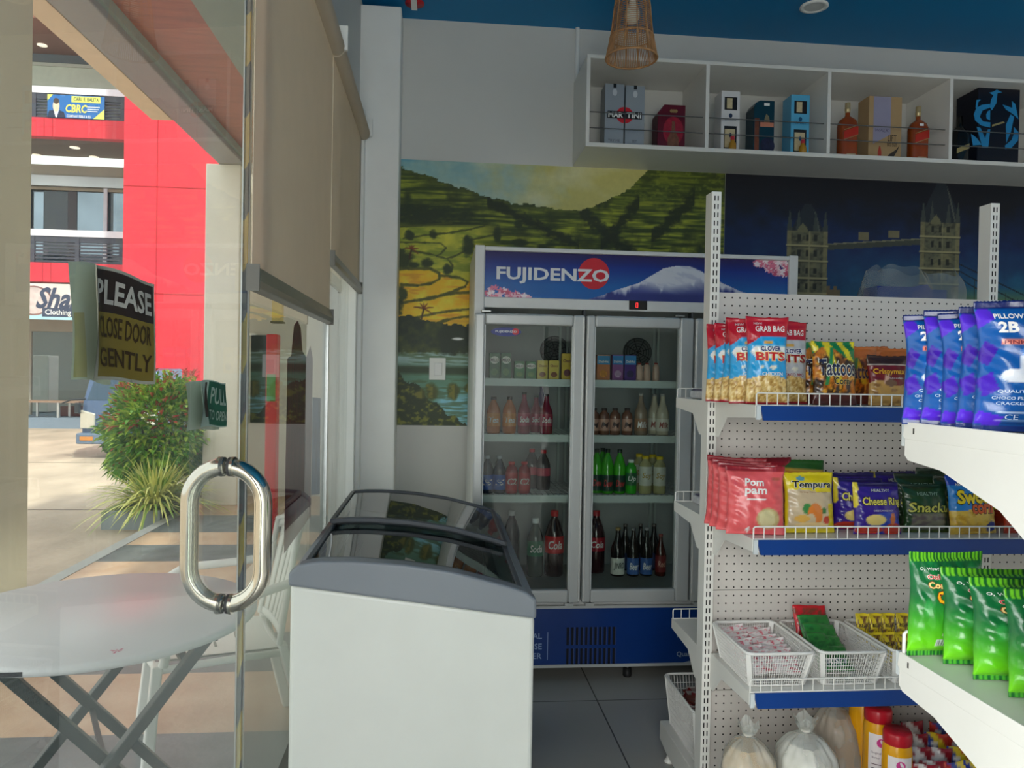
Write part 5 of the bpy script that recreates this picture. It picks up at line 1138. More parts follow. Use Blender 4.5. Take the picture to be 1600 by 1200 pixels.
# ================================================================ SNACK BAGS
M_bag = mat('bag_film', vcol=True, rough=.28, coat=.35, vary=.03, vscale=30, bump=.10, bscale=55)
class Bag:
    """a filled pillow bag: front and back sheets meeting in flat seals; local z up, front towards -y"""
    def __init__(s, W, H, T, seed=0, seal=.055, tear=.012, wr=1.0):
        s.W, s.H, s.T, s.seal, s.seed, s.wr = W, H, T, seal, seed, wr
        r = np.random.RandomState(seed); s.ph = r.rand(8)*6.28; s.k = r.uniform(.7, 1.3, 8); s.tear = tear
    def prof(s, u, v):
        vv = np.clip((v-s.seal)/(1-2*s.seal), 0, 1); a = np.sin(math.pi*vv**.85)**.55 if np.ndim(vv) else (max(0., math.sin(math.pi*vv**.85)))**.55
        e = 1-abs(2*u-1)**2.6
        return s.T/2*a*np.maximum(e, 0)**.62
    def pt(s, u, v, side=-1, off=0.):
        W, H, p = s.W, s.H, s.ph
        pf = s.prof(u, v); puff = pf/(s.T/2+1e-9)
        vv = np.clip((v-s.seal)/(1-2*s.seal), 0, 1)
        pinch = 1-.07*np.sin(math.pi*vv)**.7-.015*np.sin(9*v+p[0])
        x = (u-.5)*W*pinch
        wr = .0022*s.wr*(np.sin(30*u*s.k[0]+18*v+p[1])*np.cos(14*v*s.k[1]+p[2])*(1-.3*puff) + .9*np.sin(44*v+12*u+p[3])*np.exp(-((u-.12)/.12)**2) + .9*np.sin(40*v-9*u+p[4])*np.exp(-((u-.9)/.10)**2))*np.minimum(1, puff*2+.12)
        y = side*(pf+wr*(.8 if side < 0 else .5)+off)+.006*np.sin(5*u+p[5])*(vv > .9)*(vv-.9)*10
        z = v*H-.010*H*np.sin(math.pi*u)*(1-v)*1.0*0+s.tear*H*(np.sin(5*u+p[6])+1.1*np.abs(2*u-1)**5)*(v > .93)*(v-.93)/.07*.6
        z = z+.0012*((np.floor(u*60) % 2))*(v >= .999)
        return x, y, z
    def mesh(s, paint, nu=36, nv=48):
        mb = MB(); cols = []
        for side in (-1, 1):
            U, V = np.meshgrid(np.linspace(0, 1, nu+1), np.linspace(0, 1, nv+1))
            x, y, z = s.pt(U, V, side); y = y+side*.0004
            k = len(mb.v); mb.v.extend(list(zip(x.ravel().tolist(), y.ravel().tolist(), z.ravel().tolist())))
            UU = U if side < 0 else 1-U; cols.append(paint(UU, V, side < 0).reshape(-1, 3))
            for j in range(nv):
                for i in range(nu):
                    q = (k+j*(nu+1)+i, k+j*(nu+1)+i+1, k+(j+1)*(nu+1)+i+1, k+(j+1)*(nu+1)+i); mb.f.append(q if side < 0 else q[::-1]); mb.m.append(0); mb.sm.append(True)
        k2 = (nu+1)*(nv+1); n1 = nu+1      # close the rim
        loop = [i for i in range(nu+1)]+[j*n1+nu for j in range(1, nv+1)]+[nv*n1+i for i in range(nu-1, -1, -1)]+[j*n1 for j in range(nv-1, 0, -1)]
        for a, b in zip(loop, loop[1:]+loop[:1]): mb.f.append((a, b, k2+b, k2+a)[::-1]); mb.m.append(0); mb.sm.append(False)
        mb.col = np.clip(np.concatenate(cols), 0, 255); return mb
    def fn(s, off=.0012):
        def f(a, b):
            x, y, z = s.pt(min(max(a, 0.), 1.), min(max(b, 0.), 1.), -1); return (x, y-off, z)
        return f
def solid(u, c): return np.ones(u.shape+(1,))*np.asarray(c, float)
def m_(c, mask, col): return mixc(c, col, np.asarray(mask, float))
def ell(u, v, cx, cy, rx, ry): return np.clip((1.05-((u-cx)/rx)**2-((v-cy)/ry)**2)*6, 0, 1)
def band(x, a, b, s=40): return np.clip((x-a)*s+.5, 0, 1)*np.clip((b-x)*s+.5, 0, 1)
BAGS = {}
def make_bag(kind, W, H, T, paint, texts, nu=36, nv=48, seed=1, wr=1.0):
    """texts: list of (string, x, y, w, h, colour, outline colour or None, bold, shear)"""
    bg_ = Bag(W, H, T, seed, wr=wr); root = bpy.data.objects.new('snack_bag', None); root.empty_display_size = .03
    C.objects.link(root)
    o = bg_.mesh(paint, nu, nv).build('bag', M_bag, root, local=True)
    for (t, x, y, w_, h_, col, out, bold, shear) in texts:
        if out is not None: MB().text(t, bg_.fn(.0010), w=w_*1.04, h=h_*1.12, x=x, y=y, bold=bold+.045, shear=shear).build('lettering_outline', mat('print_%02x%02x%02x' % out, out, .3, vary=0), root, local=True)
        MB().text(t, bg_.fn(.0018), w=w_, h=h_, x=x, y=y, bold=bold, shear=shear).build('lettering', mat('print_%02x%02x%02x' % col, col, .3, vary=0), root, local=True)
    BAGS[kind] = [root, False, bg_]; return root
def put_bag(kind, x, y, z, label, group=None, rz=0., lean=0., sc=1., roll=0.):
    e = BAGS[kind]; r = e[0] if not e[1] else dup(e[0]); e[1] = True
    r.location = (x, y, z+.002); r.rotation_euler = (lean, roll, rz); r.scale = (sc,)*3 if not hasattr(sc, '__len__') else sc
    r['label'] = label; r['category'] = 'snack bag'
    if group: r['group'] = group
    elif 'group' in r: del r['group']
    return r
WHT = (236, 234, 230)
def p_grab(body):
    def f(u, v, fr):
        c = solid(u, body); c = m_(c, v > .775-.0*u, (190, 20, 42)); c = m_(c, (v > .775-.10*(1-u*3))*(u < .33)*(v < .8), (190, 20, 42))
        if fr:
            c = m_(c, band(v, .50+.0*u, .665)*band(u, .06+abs(0)*u, .95)*(np.abs(v-.60) < .07+0*u)*(u > .05+np.abs(v-.6)*2.0), WHT if body[2] > 200 else (236, 236, 236)); c = m_(c, ell(u, v, .5, .71, .13, .02), (222, 168, 60))
            c = m_(c, ell(u, v, .62, .42, .10, .022)+ell(u, v, .34, .43, .05, .02), (232, 228, 210))
        n = fbm(u*26, v*40, 3, 5); c = m_(c, v < .285+.05*np.sin(u*3.1)*1., (222, 186, 112)); c = m_(c, (v < .285+.05*np.sin(u*3.1))*np.clip((n-.5)*6, 0, 1), (176, 130, 62)); c = m_(c, (v < .285+.05*np.sin(u*3.1))*np.clip((.42-n)*7, 0, 1), (246, 222, 164))
        return m_(c, v < .03, (160, 20, 40))
    return f
make_bag('grab', .122, .255, .040, p_grab((30, 160, 222)), [('GRAB BAG', .55, .865, .70, .07, WHT, None, .02, 0), ('CLOVER', .56, .635, .52, .055, (24, 34, 110), WHT, .03, 0), ('BITS', .56, .545, .76, .10, (204, 30, 36), (244, 214, 130), .03, 0), ('CHICKEN', .60, .345, .52, .042, WHT, None, .02, 0), ('NEW!', .28, .93, .2, .025, WHT, None, .01, .2)], nu=32, nv=60)
make_bag('taco', .122, .250, .040, p_grab((196, 196, 198)), [('GRAB BAG', .55, .865, .70, .07, WHT, None, .02, 0), ('CLOVER', .56, .635, .52, .055, (24, 34, 110), WHT, .03, 0), ('BITS', .56, .545, .76, .10, (170, 26, 36), (226, 206, 150), .03, 0), ('TACO BBQ', .60, .345, .55, .042, (150, 30, 50), None, .02, 0)], nu=32, nv=60, seed=4)
def p_tattoo(u, v, fr):
    n = fbm(u*9, v*9, 3, 12); c = solid(u, (56, 34, 20)); c = m_(c, np.clip((n-.45)*5, 0, 1), (206, 118, 26)); c = m_(c, np.clip((fbm(u*14, v*14, 3, 13)-.6)*8, 0, 1), (238, 170, 60))
    g = (v > .80+.12*np.sin(u*5)); c = m_(c, g, (24, 130, 70)); s_ = (np.sin((u*1.2+v*.9)*16) > .2); c = m_(c, g*s_, (236, 214, 40)); c = m_(c, band(u+v*.4, .62, .76)*(v > .35), (230, 206, 40)); c = m_(c, band(u-v*.3, .12, .2)*(v > .3)*(v < .9), (40, 140, 80))
    return m_(c, v < .16, (92, 44, 40))
make_bag('tattoo', .140, .190, .045, p_tattoo, [('Tattoos', .53, .58, .86, .26, (24, 36, 76), (240, 236, 214), .015, .1), ('Corn', .60, .37, .36, .11, (30, 30, 34), (214, 190, 120), .01, 0)], seed=7)
def p_tattoo2(u, v, fr):
    c = p_tattoo(u, v, fr)*.7+np.array([50, 18, 8.]); return m_(c, (v > .8), (206, 110, 40))
make_bag('tattoo2', .140, .180, .045, p_tattoo2, [('Tattoos', .53, .56, .86, .24, (30, 30, 60), (150, 110, 90), .0, .1)], seed=9)
def p_crispy(u, v, fr):
    c = solid(u, (120, 20, 28)); c = m_(c, v > .82, (66, 34, 22)); c = m_(c, band(v, .80, .825, 90), (214, 200, 180)); n = fbm(u*7, v*10, 4, 3)
    low = v < .44+.06*np.sin(u*7); c = m_(c, low, (196, 152, 84)); c = m_(c, low*np.clip((n-.5)*5, 0, 1), (150, 104, 50)); c = m_(c, band(u-.3*v, .18, .30)*band(v, .42, .66), (214, 170, 150)); c = m_(c, ell(u, v, .5, .44, .16, .07), (120, 84, 60))
    return c
make_bag('crispy', .128, .152, .040, p_crispy, [('Crispymax', .50, .66, .84, .14, (232, 176, 46), (110, 30, 20), .02, .1), ('Chocolate', .66, .54, .4, .035, WHT, None, 0, 0)], seed=3)
def p_pom(u, v, fr):
    c = solid(u, (226, 92, 96)); c = m_(c, v > .93, (150, 34, 44)); c = m_(c, np.clip((fbm(u*10, v*3, 3, 4)-.6)*3, 0, .4), (240, 140, 140))
    if fr: c = m_(c, ell(u, v, .70, .24, .21, .16), (190, 172, 120)); c = m_(c, ell(u, v, .68, .24, .15, .13), (206, 196, 150)); c = m_(c, band(v, .515, .525, 200)*band(u, .32, .66), WHT); c = m_(c, band(v, .80, .84)*band(u, .78, .92), (180, 90, 70)); c = m_(c, ell(u, v, .36, .07, .03, .05), WHT)
    return c
make_bag('pom', .172, .198, .050, p_pom, [('Pom', .46, .77, .34, .11, WHT, None, .03, .05), ('pam', .48, .62, .40, .12, WHT, None, .03, .05)], seed=21, wr=1.2)
def p_temp(u, v, fr):
    c = solid(u, (206, 184, 150)); c = m_(c, (v > .70+.03*np.sin(u*6)), (236, 214, 26)); c = m_(c, (u > .86+.0*v)*(v < .5)+(u < .05), (222, 196, 30)); c = m_(c, v < .08, (222, 200, 40))
    if fr:
        c = m_(c, ell(u, v, .40, .40, .10, .09), (60, 140, 70)); c = m_(c, ell(u, v, .74, .37, .06, .05), (60, 120, 66)); c = m_(c, ell(u, v, .56, .30, .16, .20)*(1-ell(u, v, .47, .20, .10, .13)), (226, 130, 54)); c = m_(c, ell(u, v, .30, .24, .16, .06), (226, 176, 84)); c = m_(c, ell(u, v, .80, .22, .07, .07), (204, 64, 44)); c = m_(c, ell(u, v, .5, .13, .34, .05), (226, 196, 140)); c = m_(c, ell(u, v, .32, .90, .09, .04), (90, 150, 170))
    return c
make_bag('tempura', .158, .178, .048, p_temp, [('Tempura', .54, .79, .80, .14, (24, 22, 24), WHT, .02, .1), ('Shrimp Flavored Snack', .55, .675, .6, .03, (150, 90, 20), None, 0, 0)], seed=5)
def p_cheese(u, v, fr):
    c = solid(u, (54, 30, 140)); c = m_(c, v > .93, (34, 20, 90)); c = m_(c, ell(u, v, .62, .22, .36, .22), (24, 60, 170))
    if fr: c = m_(c, ell(u, v, .40, .28, .22, .11), (232, 206, 120)); c = m_(c, ell(u, v, .30, .08, .3, .08)+ell(u, v, .8, .1, .2, .12), (196, 60, 40)); c = m_(c, ell(u, v, .78, .3, .06, .12), (206, 110, 50)); c = m_(c, (u < .10-.10*(1-v))*(v > .5), (232, 210, 60))
    return c
make_bag('cheese', .150, .152, .050, p_cheese, [('Cheese Ring', .56, .62, .84, .20, (226, 214, 100), (40, 20, 20), .025, .05), ('HEALTHY', .55, .85, .40, .055, (226, 226, 226), (20, 20, 30), .01, 0), ('CHEESE FLAVORED SNACK', .56, .46, .45, .03, WHT, None, 0, 0)], seed=6)
def p_snak(u, v, fr):
    c = solid(u, (34, 66, 28)); c = m_(c, v > .9, (22, 48, 24)); c = m_(c, band(v, .06, .40)*band(u, .12, .88), (120, 116, 96)); c = m_(c, band(v, .06, .40)*band(u, .12, .88)*np.clip((fbm(u*8, v*20, 3, 2)-.5)*5, 0, 1), (96, 84, 84)); return m_(c, v < .06, (70, 84, 30))
make_bag('snacku', .150, .145, .050, p_snak, [('Snacku', .52, .52, .92, .20, (206, 200, 90), (24, 34, 16), .02, .15), ('HEALTHY', .50, .80, .46, .07, (150, 176, 150), (30, 50, 30), .01, 0)], seed=8)
def p_corn(u, v, fr):
    c = solid(u, (40, 130, 206)); c = m_(c, v > .84, (24, 66, 176)); n = fbm(u*5, v*20+u*8, 3, 2); c = m_(c, v < .40+.05*u, (226, 186, 74)); c = m_(c, (v < .40+.05*u)*np.clip((n-.5)*5, 0, .8), (196, 146, 40)); c = m_(c, ell(u, v, .86, .12, .12, .09), (30, 44, 130)); return c
make_bag('corn', .150, .175, .052, p_corn, [('Sweet', .52, .64, .80, .24, (240, 210, 40), (40, 30, 20), .04, .05), ('corn', .64, .43, .50, .17, (222, 96, 34), (60, 24, 16), .04, 0), ('GOLDEN', .70, .82, .46, .06, (196, 34, 40), None, .03, 0), ('HEALTHY', .30, .86, .3, .05, WHT, (20, 40, 90), .01, 0)], seed=11)
def p_yel(u, v, fr):
    c = solid(u, (232, 208, 30)); c = m_(c, v < .35, (196, 60, 30)); c = m_(c, ell(u, v, .5, .35, .3, .2), (226, 130, 40)); return m_(c, ell(u, v, .3, .6, .12, .14), (150, 50, 30))
make_bag('yellow', .145, .150, .050, p_yel, [('4', .3, .6, .12, .18, WHT, None, .02, 0)], seed=12)
def p_gback(u, v, fr): c = solid(u, (206, 110, 40)); c = m_(c, v > .86, (34, 96, 34)); c = m_(c, band(v, .8, .86), (222, 180, 60)); return c
make_bag('gorange', .160, .200, .045, p_gback, [], nu=20, nv=24, seed=13)
def p_dred(u, v, fr): c = solid(u, (150, 26, 44)); c = m_(c, v > .92, (110, 14, 30)); return m_(c, ell(u, v, .85, .75, .1, .08), (206, 190, 150))
make_bag('dred', .165, .205, .045, p_dred, [], nu=20, nv=24, seed=14)
def X2(px, y): return atY(px, 700, y)[0]
gG = 'blue and red grab bags of snacks'
for i, (px, y, rz, le, lab) in enumerate([(1196, 2.150, -.12, -.05, 'light blue and red snack bag showing its whole front on the top shelf'), (1170, 2.195, -.35, -.04, 'light blue and red snack bag directly behind the foremost one on the top shelf'), (1155, 2.235, -.45, -.06, 'light blue and red snack bag third from the front, on the top shelf'), (1143, 2.282, -.25, -.02, 'light blue and red snack bag second from the pegboard on the top shelf'), (1130, 2.330, -.25, -.03, 'light blue and red snack bag farthest back at the left end of the top shelf')]):
    put_bag('grab', X2(px, y), y, SHZ[0], lab, rz=rz, lean=le, sc=1 if i < 3 else .95, roll=(0, -.03, .05, 0, 0)[i])
put_bag('taco', X2(1231, 2.23), 2.235, SHZ[0], 'grey and red snack bag behind the light blue ones on the top shelf', lean=-.06)
put_bag('tattoo', X2(1304, 2.17), 2.175, SHZ[0], 'foremost green, yellow and orange corn snack bag with big Tattoos lettering', lean=-.10)
put_bag('tattoo', X2(1283, 2.24), 2.245, SHZ[0], 'corn snack bag half hidden behind the left of the foremost Tattoos bag', lean=-.08, rz=-.1)
put_bag('tattoo2', X2(1342, 2.24), 2.245, SHZ[0], 'browner orange corn snack bag to the right behind the foremost Tattoos bag', lean=-.10, rz=.1)
put_bag('tattoo2', X2(1355, 2.31), 2.32, SHZ[0], 'orange snack bag against the pegboard behind the brown crispy one', lean=-.04, sc=1.02)
put_bag('tattoo2', X2(1405, 2.31), 2.315, SHZ[0], 'orange snack bag at the pegboard, partly behind the nearer blue bags', lean=-.04, sc=1.0, rz=.1)
put_bag('crispy', X2(1388, 2.18), 2.185, SHZ[0], 'brown and maroon crispy snack bag behind the wire fence', lean=-.12)
for i, (px, y, rz, lab) in enumerate([(1183, 2.150, -.15, 'coral pink bag showing its full front, foremost on the middle shelf'), (1168, 2.185, -.45, 'coral pink bag second from the front on the middle shelf'), (1157, 2.225, -.55, 'coral pink bag third from the front on the middle shelf'), (1149, 2.265, -.60, 'coral pink bag farthest back, beside the gondola post on the middle shelf')]):
    put_bag('pom', X2(px, y), y, SHZ[1], lab, rz=rz, lean=-.10, sc=(1, 1.02, 1.04, 1.07)[i])
put_bag('dred', X2(1195, 2.34), 2.33, SHZ[1], 'dark red bag against the pegboard behind the coral pink ones', lean=-.03)
put_bag('gorange', X2(1248, 2.33), 2.33, SHZ[1], 'orange bag with dark green top standing behind the yellow tempura one', lean=-.03, roll=.06)
put_bag('tempura', X2(1268, 2.17), 2.17, SHZ[1], 'yellow and beige Tempura bag on the middle shelf', lean=-.12)
put_bag('cheese', X2(1377, 2.14), 2.150, SHZ[1], 'purple Cheese Ring bag, foremost of its kind', lean=-.12)
put_bag('cheese', X2(1348, 2.20), 2.215, SHZ[1], 'purple Cheese Ring bag just behind the foremost one, showing only its left letters', lean=-.10, sc=1.03, rz=-.15)
put_bag('cheese', X2(1332, 2.28), 2.290, SHZ[1], 'purple bag farthest back between the tempura bag and the cheese ones', lean=-.05, sc=1.08, rz=-.1)
put_bag('cheese', X2(1400, 2.31), 2.32, SHZ[1], 'purple bag against the pegboard, only its top showing over the cheese bags', lean=-.03, sc=1.08)
put_bag('snacku', X2(1452, 2.17), 2.175, SHZ[1], 'dark green Snacku bag, foremost of its kind', lean=-.12)
put_bag('snacku', X2(1440, 2.26), 2.262, SHZ[1], 'dark green bag directly behind the foremost green one, showing its upper edge', lean=-.05, sc=1.14)
put_bag('snacku', X2(1498, 2.24), 2.25, SHZ[1], 'dark green bag between the green front one and the sweet corn one', lean=-.06, sc=1.12, rz=.2)
put_bag('snacku', X2(1475, 2.33), 2.335, SHZ[1], 'dark green bag against the pegboard, farthest back of its kind', lean=-.03, sc=1.2)
put_bag('corn', X2(1528, 2.14), 2.150, SHZ[1], 'blue and yellow Sweet corn bag on the middle shelf', lean=-.12, roll=-.04)
put_bag('yellow', X2(1606, 2.16), 2.16, SHZ[1], 'bright yellow snack bag at the right edge of the middle shelf', lean=-.12)
put_bag('yellow', X2(1585, 2.25), 2.26, SHZ[1], 'yellow snack bag behind the one at the right edge', lean=-.05, sc=1.08)
# ---- near gondola: blue and purple bags
def p_blue(u, v, fr):
    c = solid(u, (12, 84, 160))
    for cx, cy, a_, w1_, w2_, cc in ((.05, .88, .5, .09, .06, (84, 40, 200)), (.06, .60, -.5, .06, .08, (62, 24, 160)), (.08, .36, .5, .07, .075, (66, 24, 176)), (.12, .09, -.2, .11, .05, (90, 44, 214)), (.52, .50, .4, .07, .05, (50, 20, 140)), (.74, .56, .35, .17, .12, (58, 22, 150)), (.85, .84, -.2, .12, .08, (84, 40, 200)), (.72, .14, .3, .12, .08, (52, 20, 140)), (.45, .60, .3, .10, .06, (60, 124, 206)), (.85, .34, -.4, .1, .1, (90, 50, 210))):
        x_, y_ = (u-cx)*math.cos(a_)+(v-cy)*math.sin(a_), -(u-cx)*math.sin(a_)+(v-cy)*math.cos(a_); c = m_(c, (np.abs(x_) < w1_)*(np.abs(y_) < w2_), cc)
    c = m_(c, v > .945, (12, 28, 92)); c = m_(c, v < .05, (16, 48, 120))
    if fr:
        c = m_(c, ell(u, v, .31, .43, .13, .055), (222, 226, 236)); c = m_(c, band(v, .44, .58, 90)*band(u, .34, .39, 90), (214, 220, 234)); c = m_(c, (np.sin(u*200) > .4)*ell(u, v, .33, .43, .09, .05), (70, 60, 110)); c = m_(c, band(v, .665, .71, 90)*band(u, .18, .42, 90), (226, 128, 108)); c = m_(c, (band(v, .08, .155, 120)-band(v, .088, .147, 120))*band(u, .17, .50, 80), (206, 220, 240))
    return c
make_bag('blue', .165, .205, .055, p_blue, [('PILLOWS', .28, .885, .28, .04, WHT, None, .02, 0), ('2B', .25, .80, .18, .085, WHT, None, .04, 0), ('PINK', .30, .685, .2, .028, (120, 40, 60), None, .01, 0), ('QUALITY', .30, .31, .28, .026, (206, 220, 240), None, .01, 0), ('CHOCO FILLED', .30, .26, .36, .024, (206, 220, 240), None, .01, 0), ('CRACKERS', .30, .22, .28, .024, (206, 220, 240), None, .01, 0), ('CE', .30, .115, .12, .04, (206, 220, 240), None, .0, 0)], nu=64, nv=80, seed=31, wr=1.3)
for i, (px, y, rz, lab) in enumerate([(1487, 1.245, -.58, 'blue and purple snack bag at the left end of the near upper shelf'), (1520, 1.212, -.56, 'blue and purple snack bag second from the left end of the near upper shelf'), (1553, 1.180, -.54, 'blue and purple snack bag third from the left end of the near upper shelf'), (1580, 1.148, -.50, 'blue and purple snack bag fourth from the left on the near upper shelf'), (1612, 1.110, -.40, 'blue and purple snack bag fifth from the left on the near upper shelf')]):
    put_bag('blue', atY(px, 650, y)[0], y, NZ[0]-.006, lab, rz=rz, lean=-.03+.01*i, sc=(.95, .97, .95, .97, 1.0)[i], roll=(.0, .02, -.03, .02, 0)[i])
# ---- near gondola: green corn bags
def p_ole(u, v, fr):
    c = mixc(solid(u, (10, 100, 52)), (116, 214, 24), np.clip((.62-v)*1.9, 0, 1)); c = m_(c, np.clip((fbm(u*6, v*6, 3, 9)-.62)*4, 0, .4), (60, 180, 90))
    s_ = np.sin((u*26+v*0)*2*math.pi*.8) > 0; c = m_(c, (v > .925)*1., (14, 92, 40)); c = m_(c, (v > .925)*s_, (110, 196, 40)); c = m_(c, (v < .05)*1., (20, 110, 50)); c = m_(c, (v < .05)*s_, (90, 190, 60))
    if fr:
        c = m_(c, band(v, .12, .19, 90)*band(u, .30, .50, 90), (214, 220, 216)); c = m_(c, band(v, .125, .18, 90)*band(u, .32, .48, 90)*(np.sin(u*260) > .1), (60, 70, 66)); c = m_(c, ell(u, v, .40, .24, .03, .03), WHT); c = m_(c, band(v, .76, .86)*band(u, .72, .95), (150, 160, 158))
    return c
make_bag('ole', .215, .205, .075, p_ole, [('O, Wow!', .22, .855, .24, .035, WHT, None, .015, .1), ('Oishi', .28, .785, .20, .045, (190, 40, 50), (236, 226, 206), .02, 0), ('Corn', .30, .71, .26, .06, (246, 214, 140), (160, 50, 20), .03, 0), ('Ole', .44, .60, .34, .12, (240, 170, 30), (110, 40, 16), .04, 0)], nu=72, nv=72, seed=41, wr=1.2)
for px, y, rz, le, sc_, lab in [(1462, 1.300, .0, -.0, (.66, .7, .90), 'green corn snack bag farthest to the left and back, its top flared to a point'), (1548, 1.250, -.10, -.10, (.92, .92, .80), 'green corn snack bag second from the left on the near lower shelf'), (1600, 1.180, -.12, -.12, (.92, .92, .80), 'green corn snack bag third from the left on the near lower shelf'), (1660, 1.110, -.12, -.12, (.92, .92, .80), 'green corn snack bag nearest the camera at the right edge of the lower shelf')]:
    put_bag('ole', atY(px, 1050, y)[0], y-.02, NZ[1]-.006, lab, rz=rz, lean=le, sc=sc_)
put_bag('ole', atY(1600, 1050, 1.285)[0], 1.275, NZ[1]-.006, 'green corn snack bag behind the others, only its striped top seal showing', rz=0, lean=-.02, sc=(.95, .8, .70))

# ================================================================ BASKETS ON THE THIRD SHELF
M_bk = mat('basket_plastic', (234, 232, 228), .35)
def basket(x, y, z, label, W=.205, D_=.285, H_=.105, tp=.82, rz=0):
    t = thing('plastic_basket', label, 'basket', (x, y, z), rz)
    def c_(sx, sy, h): k = tp+(1-tp)*h; return (sx*W/2*k, sy*D_/2*k, .004+h*(H_-.004))
    m = MB()
    def ring(h, r_, m):
        pts = []
        for a0, (sx, sy) in ((180, (-1, -1)), (270, (1, -1)), (0, (1, 1)), (90, (-1, 1))):
            bx_, by_, bz_ = c_(sx, sy, h); cr = .022
            for k in range(4): a = math.radians(a0+30*k); pts.append((bx_-sx*cr+cr*math.cos(a), by_-sy*cr+cr*math.sin(a), bz_))
        m.tube(pts, r_, 6, closed=True)
    for h in (.10, .22, .34, .46, .58, .70, .82): ring(h, .0011, m)
    n = 26
    for i in range(n+1):
        a = -1+2*i/n
        if abs(a) > .93: continue
        for sy in (-1, 1):
            p0, p1 = c_(a, sy, 0), c_(a, sy, 1); m.tube([p0, p1], .0011, 4, caps=False)
    n = 36
    for i in range(n+1):
        a = -1+2*i/n
        if abs(a) > .94: continue
        for sx in (-1, 1): m.tube([c_(sx, a, 0), c_(sx, a, 1)], .0011, 4, caps=False)
    m.build('lattice_wall', M_bk, t, local=True)
    m = MB(); ring(1, .0048, m); ring(0, .003, m); m.build('rim', M_bk, t, local=True)
    MB().box(-W/2*tp+.006, W/2*tp-.006, -D_/2*tp+.006, D_/2*tp-.006, .001, .004).build('base', M_bk, t, local=True)
    for sx in (-1, 1):
        for sy in (-1, 1):
            q = MB()
            for h0, h1 in ((0, 1),): q.bar(Vector(c_(sx, sy, 0))-Vector((sx*.007, sy*.007, 0)), Vector(c_(sx, sy, 1))-Vector((sx*.007, sy*.007, 0)), .014, .014)
            q.build('corner_post', M_bk, t, local=True)
    return t
BKY = 2.243; bk_x = [atZ(1232, 1080, SHZ[2])[0]-.018+.0, 0, 0]; bk_x[1] = bk_x[0]+.222; bk_x[2] = bk_x[0]+.444
basket(bk_x[0], BKY, SHZ[2], 'white lattice basket at the left end of the lowest wired shelf, holding clear pink sachets')
basket(bk_x[1], BKY, SHZ[2], 'white lattice basket next to the left end one, holding red and green packs')
basket(bk_x[2], BKY, SHZ[2], 'white lattice basket farthest right, holding small yellow packs')
# sachets
def p_sach(c1, c2, sd):
    def f(u, v, fr):
        c = solid(u, c1); c = m_(c, np.clip((fbm(u*9, v*9, 3, sd)-.52)*8, 0, 1), c2); return m_(c, (v < .06)+(v > .94), tuple(min(255, int(q*1.05)) for q in c1))
    return f
def small(kind, W, H, T, paint, texts=(), seed=1): make_bag(kind, W, H, T, paint, list(texts), nu=16, nv=18, seed=seed)
small('pinkclear', .085, .060, .016, p_sach((232, 222, 222), (214, 90, 110), 3), seed=51)
small('crispyred', .115, .100, .020, p_sach((200, 28, 40), (120, 60, 40), 8), [('CRISPY', .5, .32, .8, .2, WHT, (30, 40, 110), .03, .1)], seed=52)
small('crispygreen', .110, .095, .020, p_sach((44, 126, 54), (30, 96, 44), 9), [('CRISPY', .5, .30, .8, .2, WHT, (30, 60, 110), .02, .1)], seed=53)
small('yellowpack', .045, .090, .018, p_sach((232, 206, 40), (120, 76, 30), 10), [('BEAR', .5, .6, .7, .12, (60, 40, 20), None, .02, 0)], seed=54)
def put_small(kind, name, cat, loc, rot, label, group):
    e = BAGS[kind]; r = e[0] if not e[1] else dup(e[0]); e[1] = True; r.name = name
    r.location = loc; r.rotation_euler = rot; r['label'] = label; r['category'] = cat; r['group'] = group; return r
z3 = SHZ[2]+.006
for c_ in range(2):
    for k in range(7):
        put_small('pinkclear', 'sachet', 'sachet', (bk_x[0]-.040+c_*.080+random.uniform(-.006, .006), BKY-.095+k*.033, z3+.022+.004*k), (-.75+random.uniform(-.12, .12), random.uniform(-.1, .1), random.uniform(-.2, .2)), 'clear pink-printed sachet in the left end basket', 'pink sachets in the left basket')
for k in range(5):
    kd = 'crispyred' if k in (4,) else 'crispygreen'
    put_small(kd, 'snack_pack', 'snack pack', (bk_x[1]-.012+random.uniform(-.008, .008), BKY-.075+k*.038, z3+.018+.012*k), (-.95+.14*k, random.uniform(-.06, .06), random.uniform(-.15, .15)), 'red crispy pack standing highest in the middle basket' if k == 4 else 'green crispy pack lying in the middle basket', 'green crispy packs in the middle basket' if k < 4 else 'red crispy pack')
for r_ in range(2):
    for k in range(4):
        put_small('yellowpack', 'snack_pack', 'snack pack', (bk_x[2]-.07+k*.044, BKY-.02+r_*.09, z3+.020+.03*r_), (-.5+.3*r_, random.uniform(-.08, .08), random.uniform(-.1, .1)), 'small yellow pack in the rightmost basket', 'yellow packs in the rightmost basket')

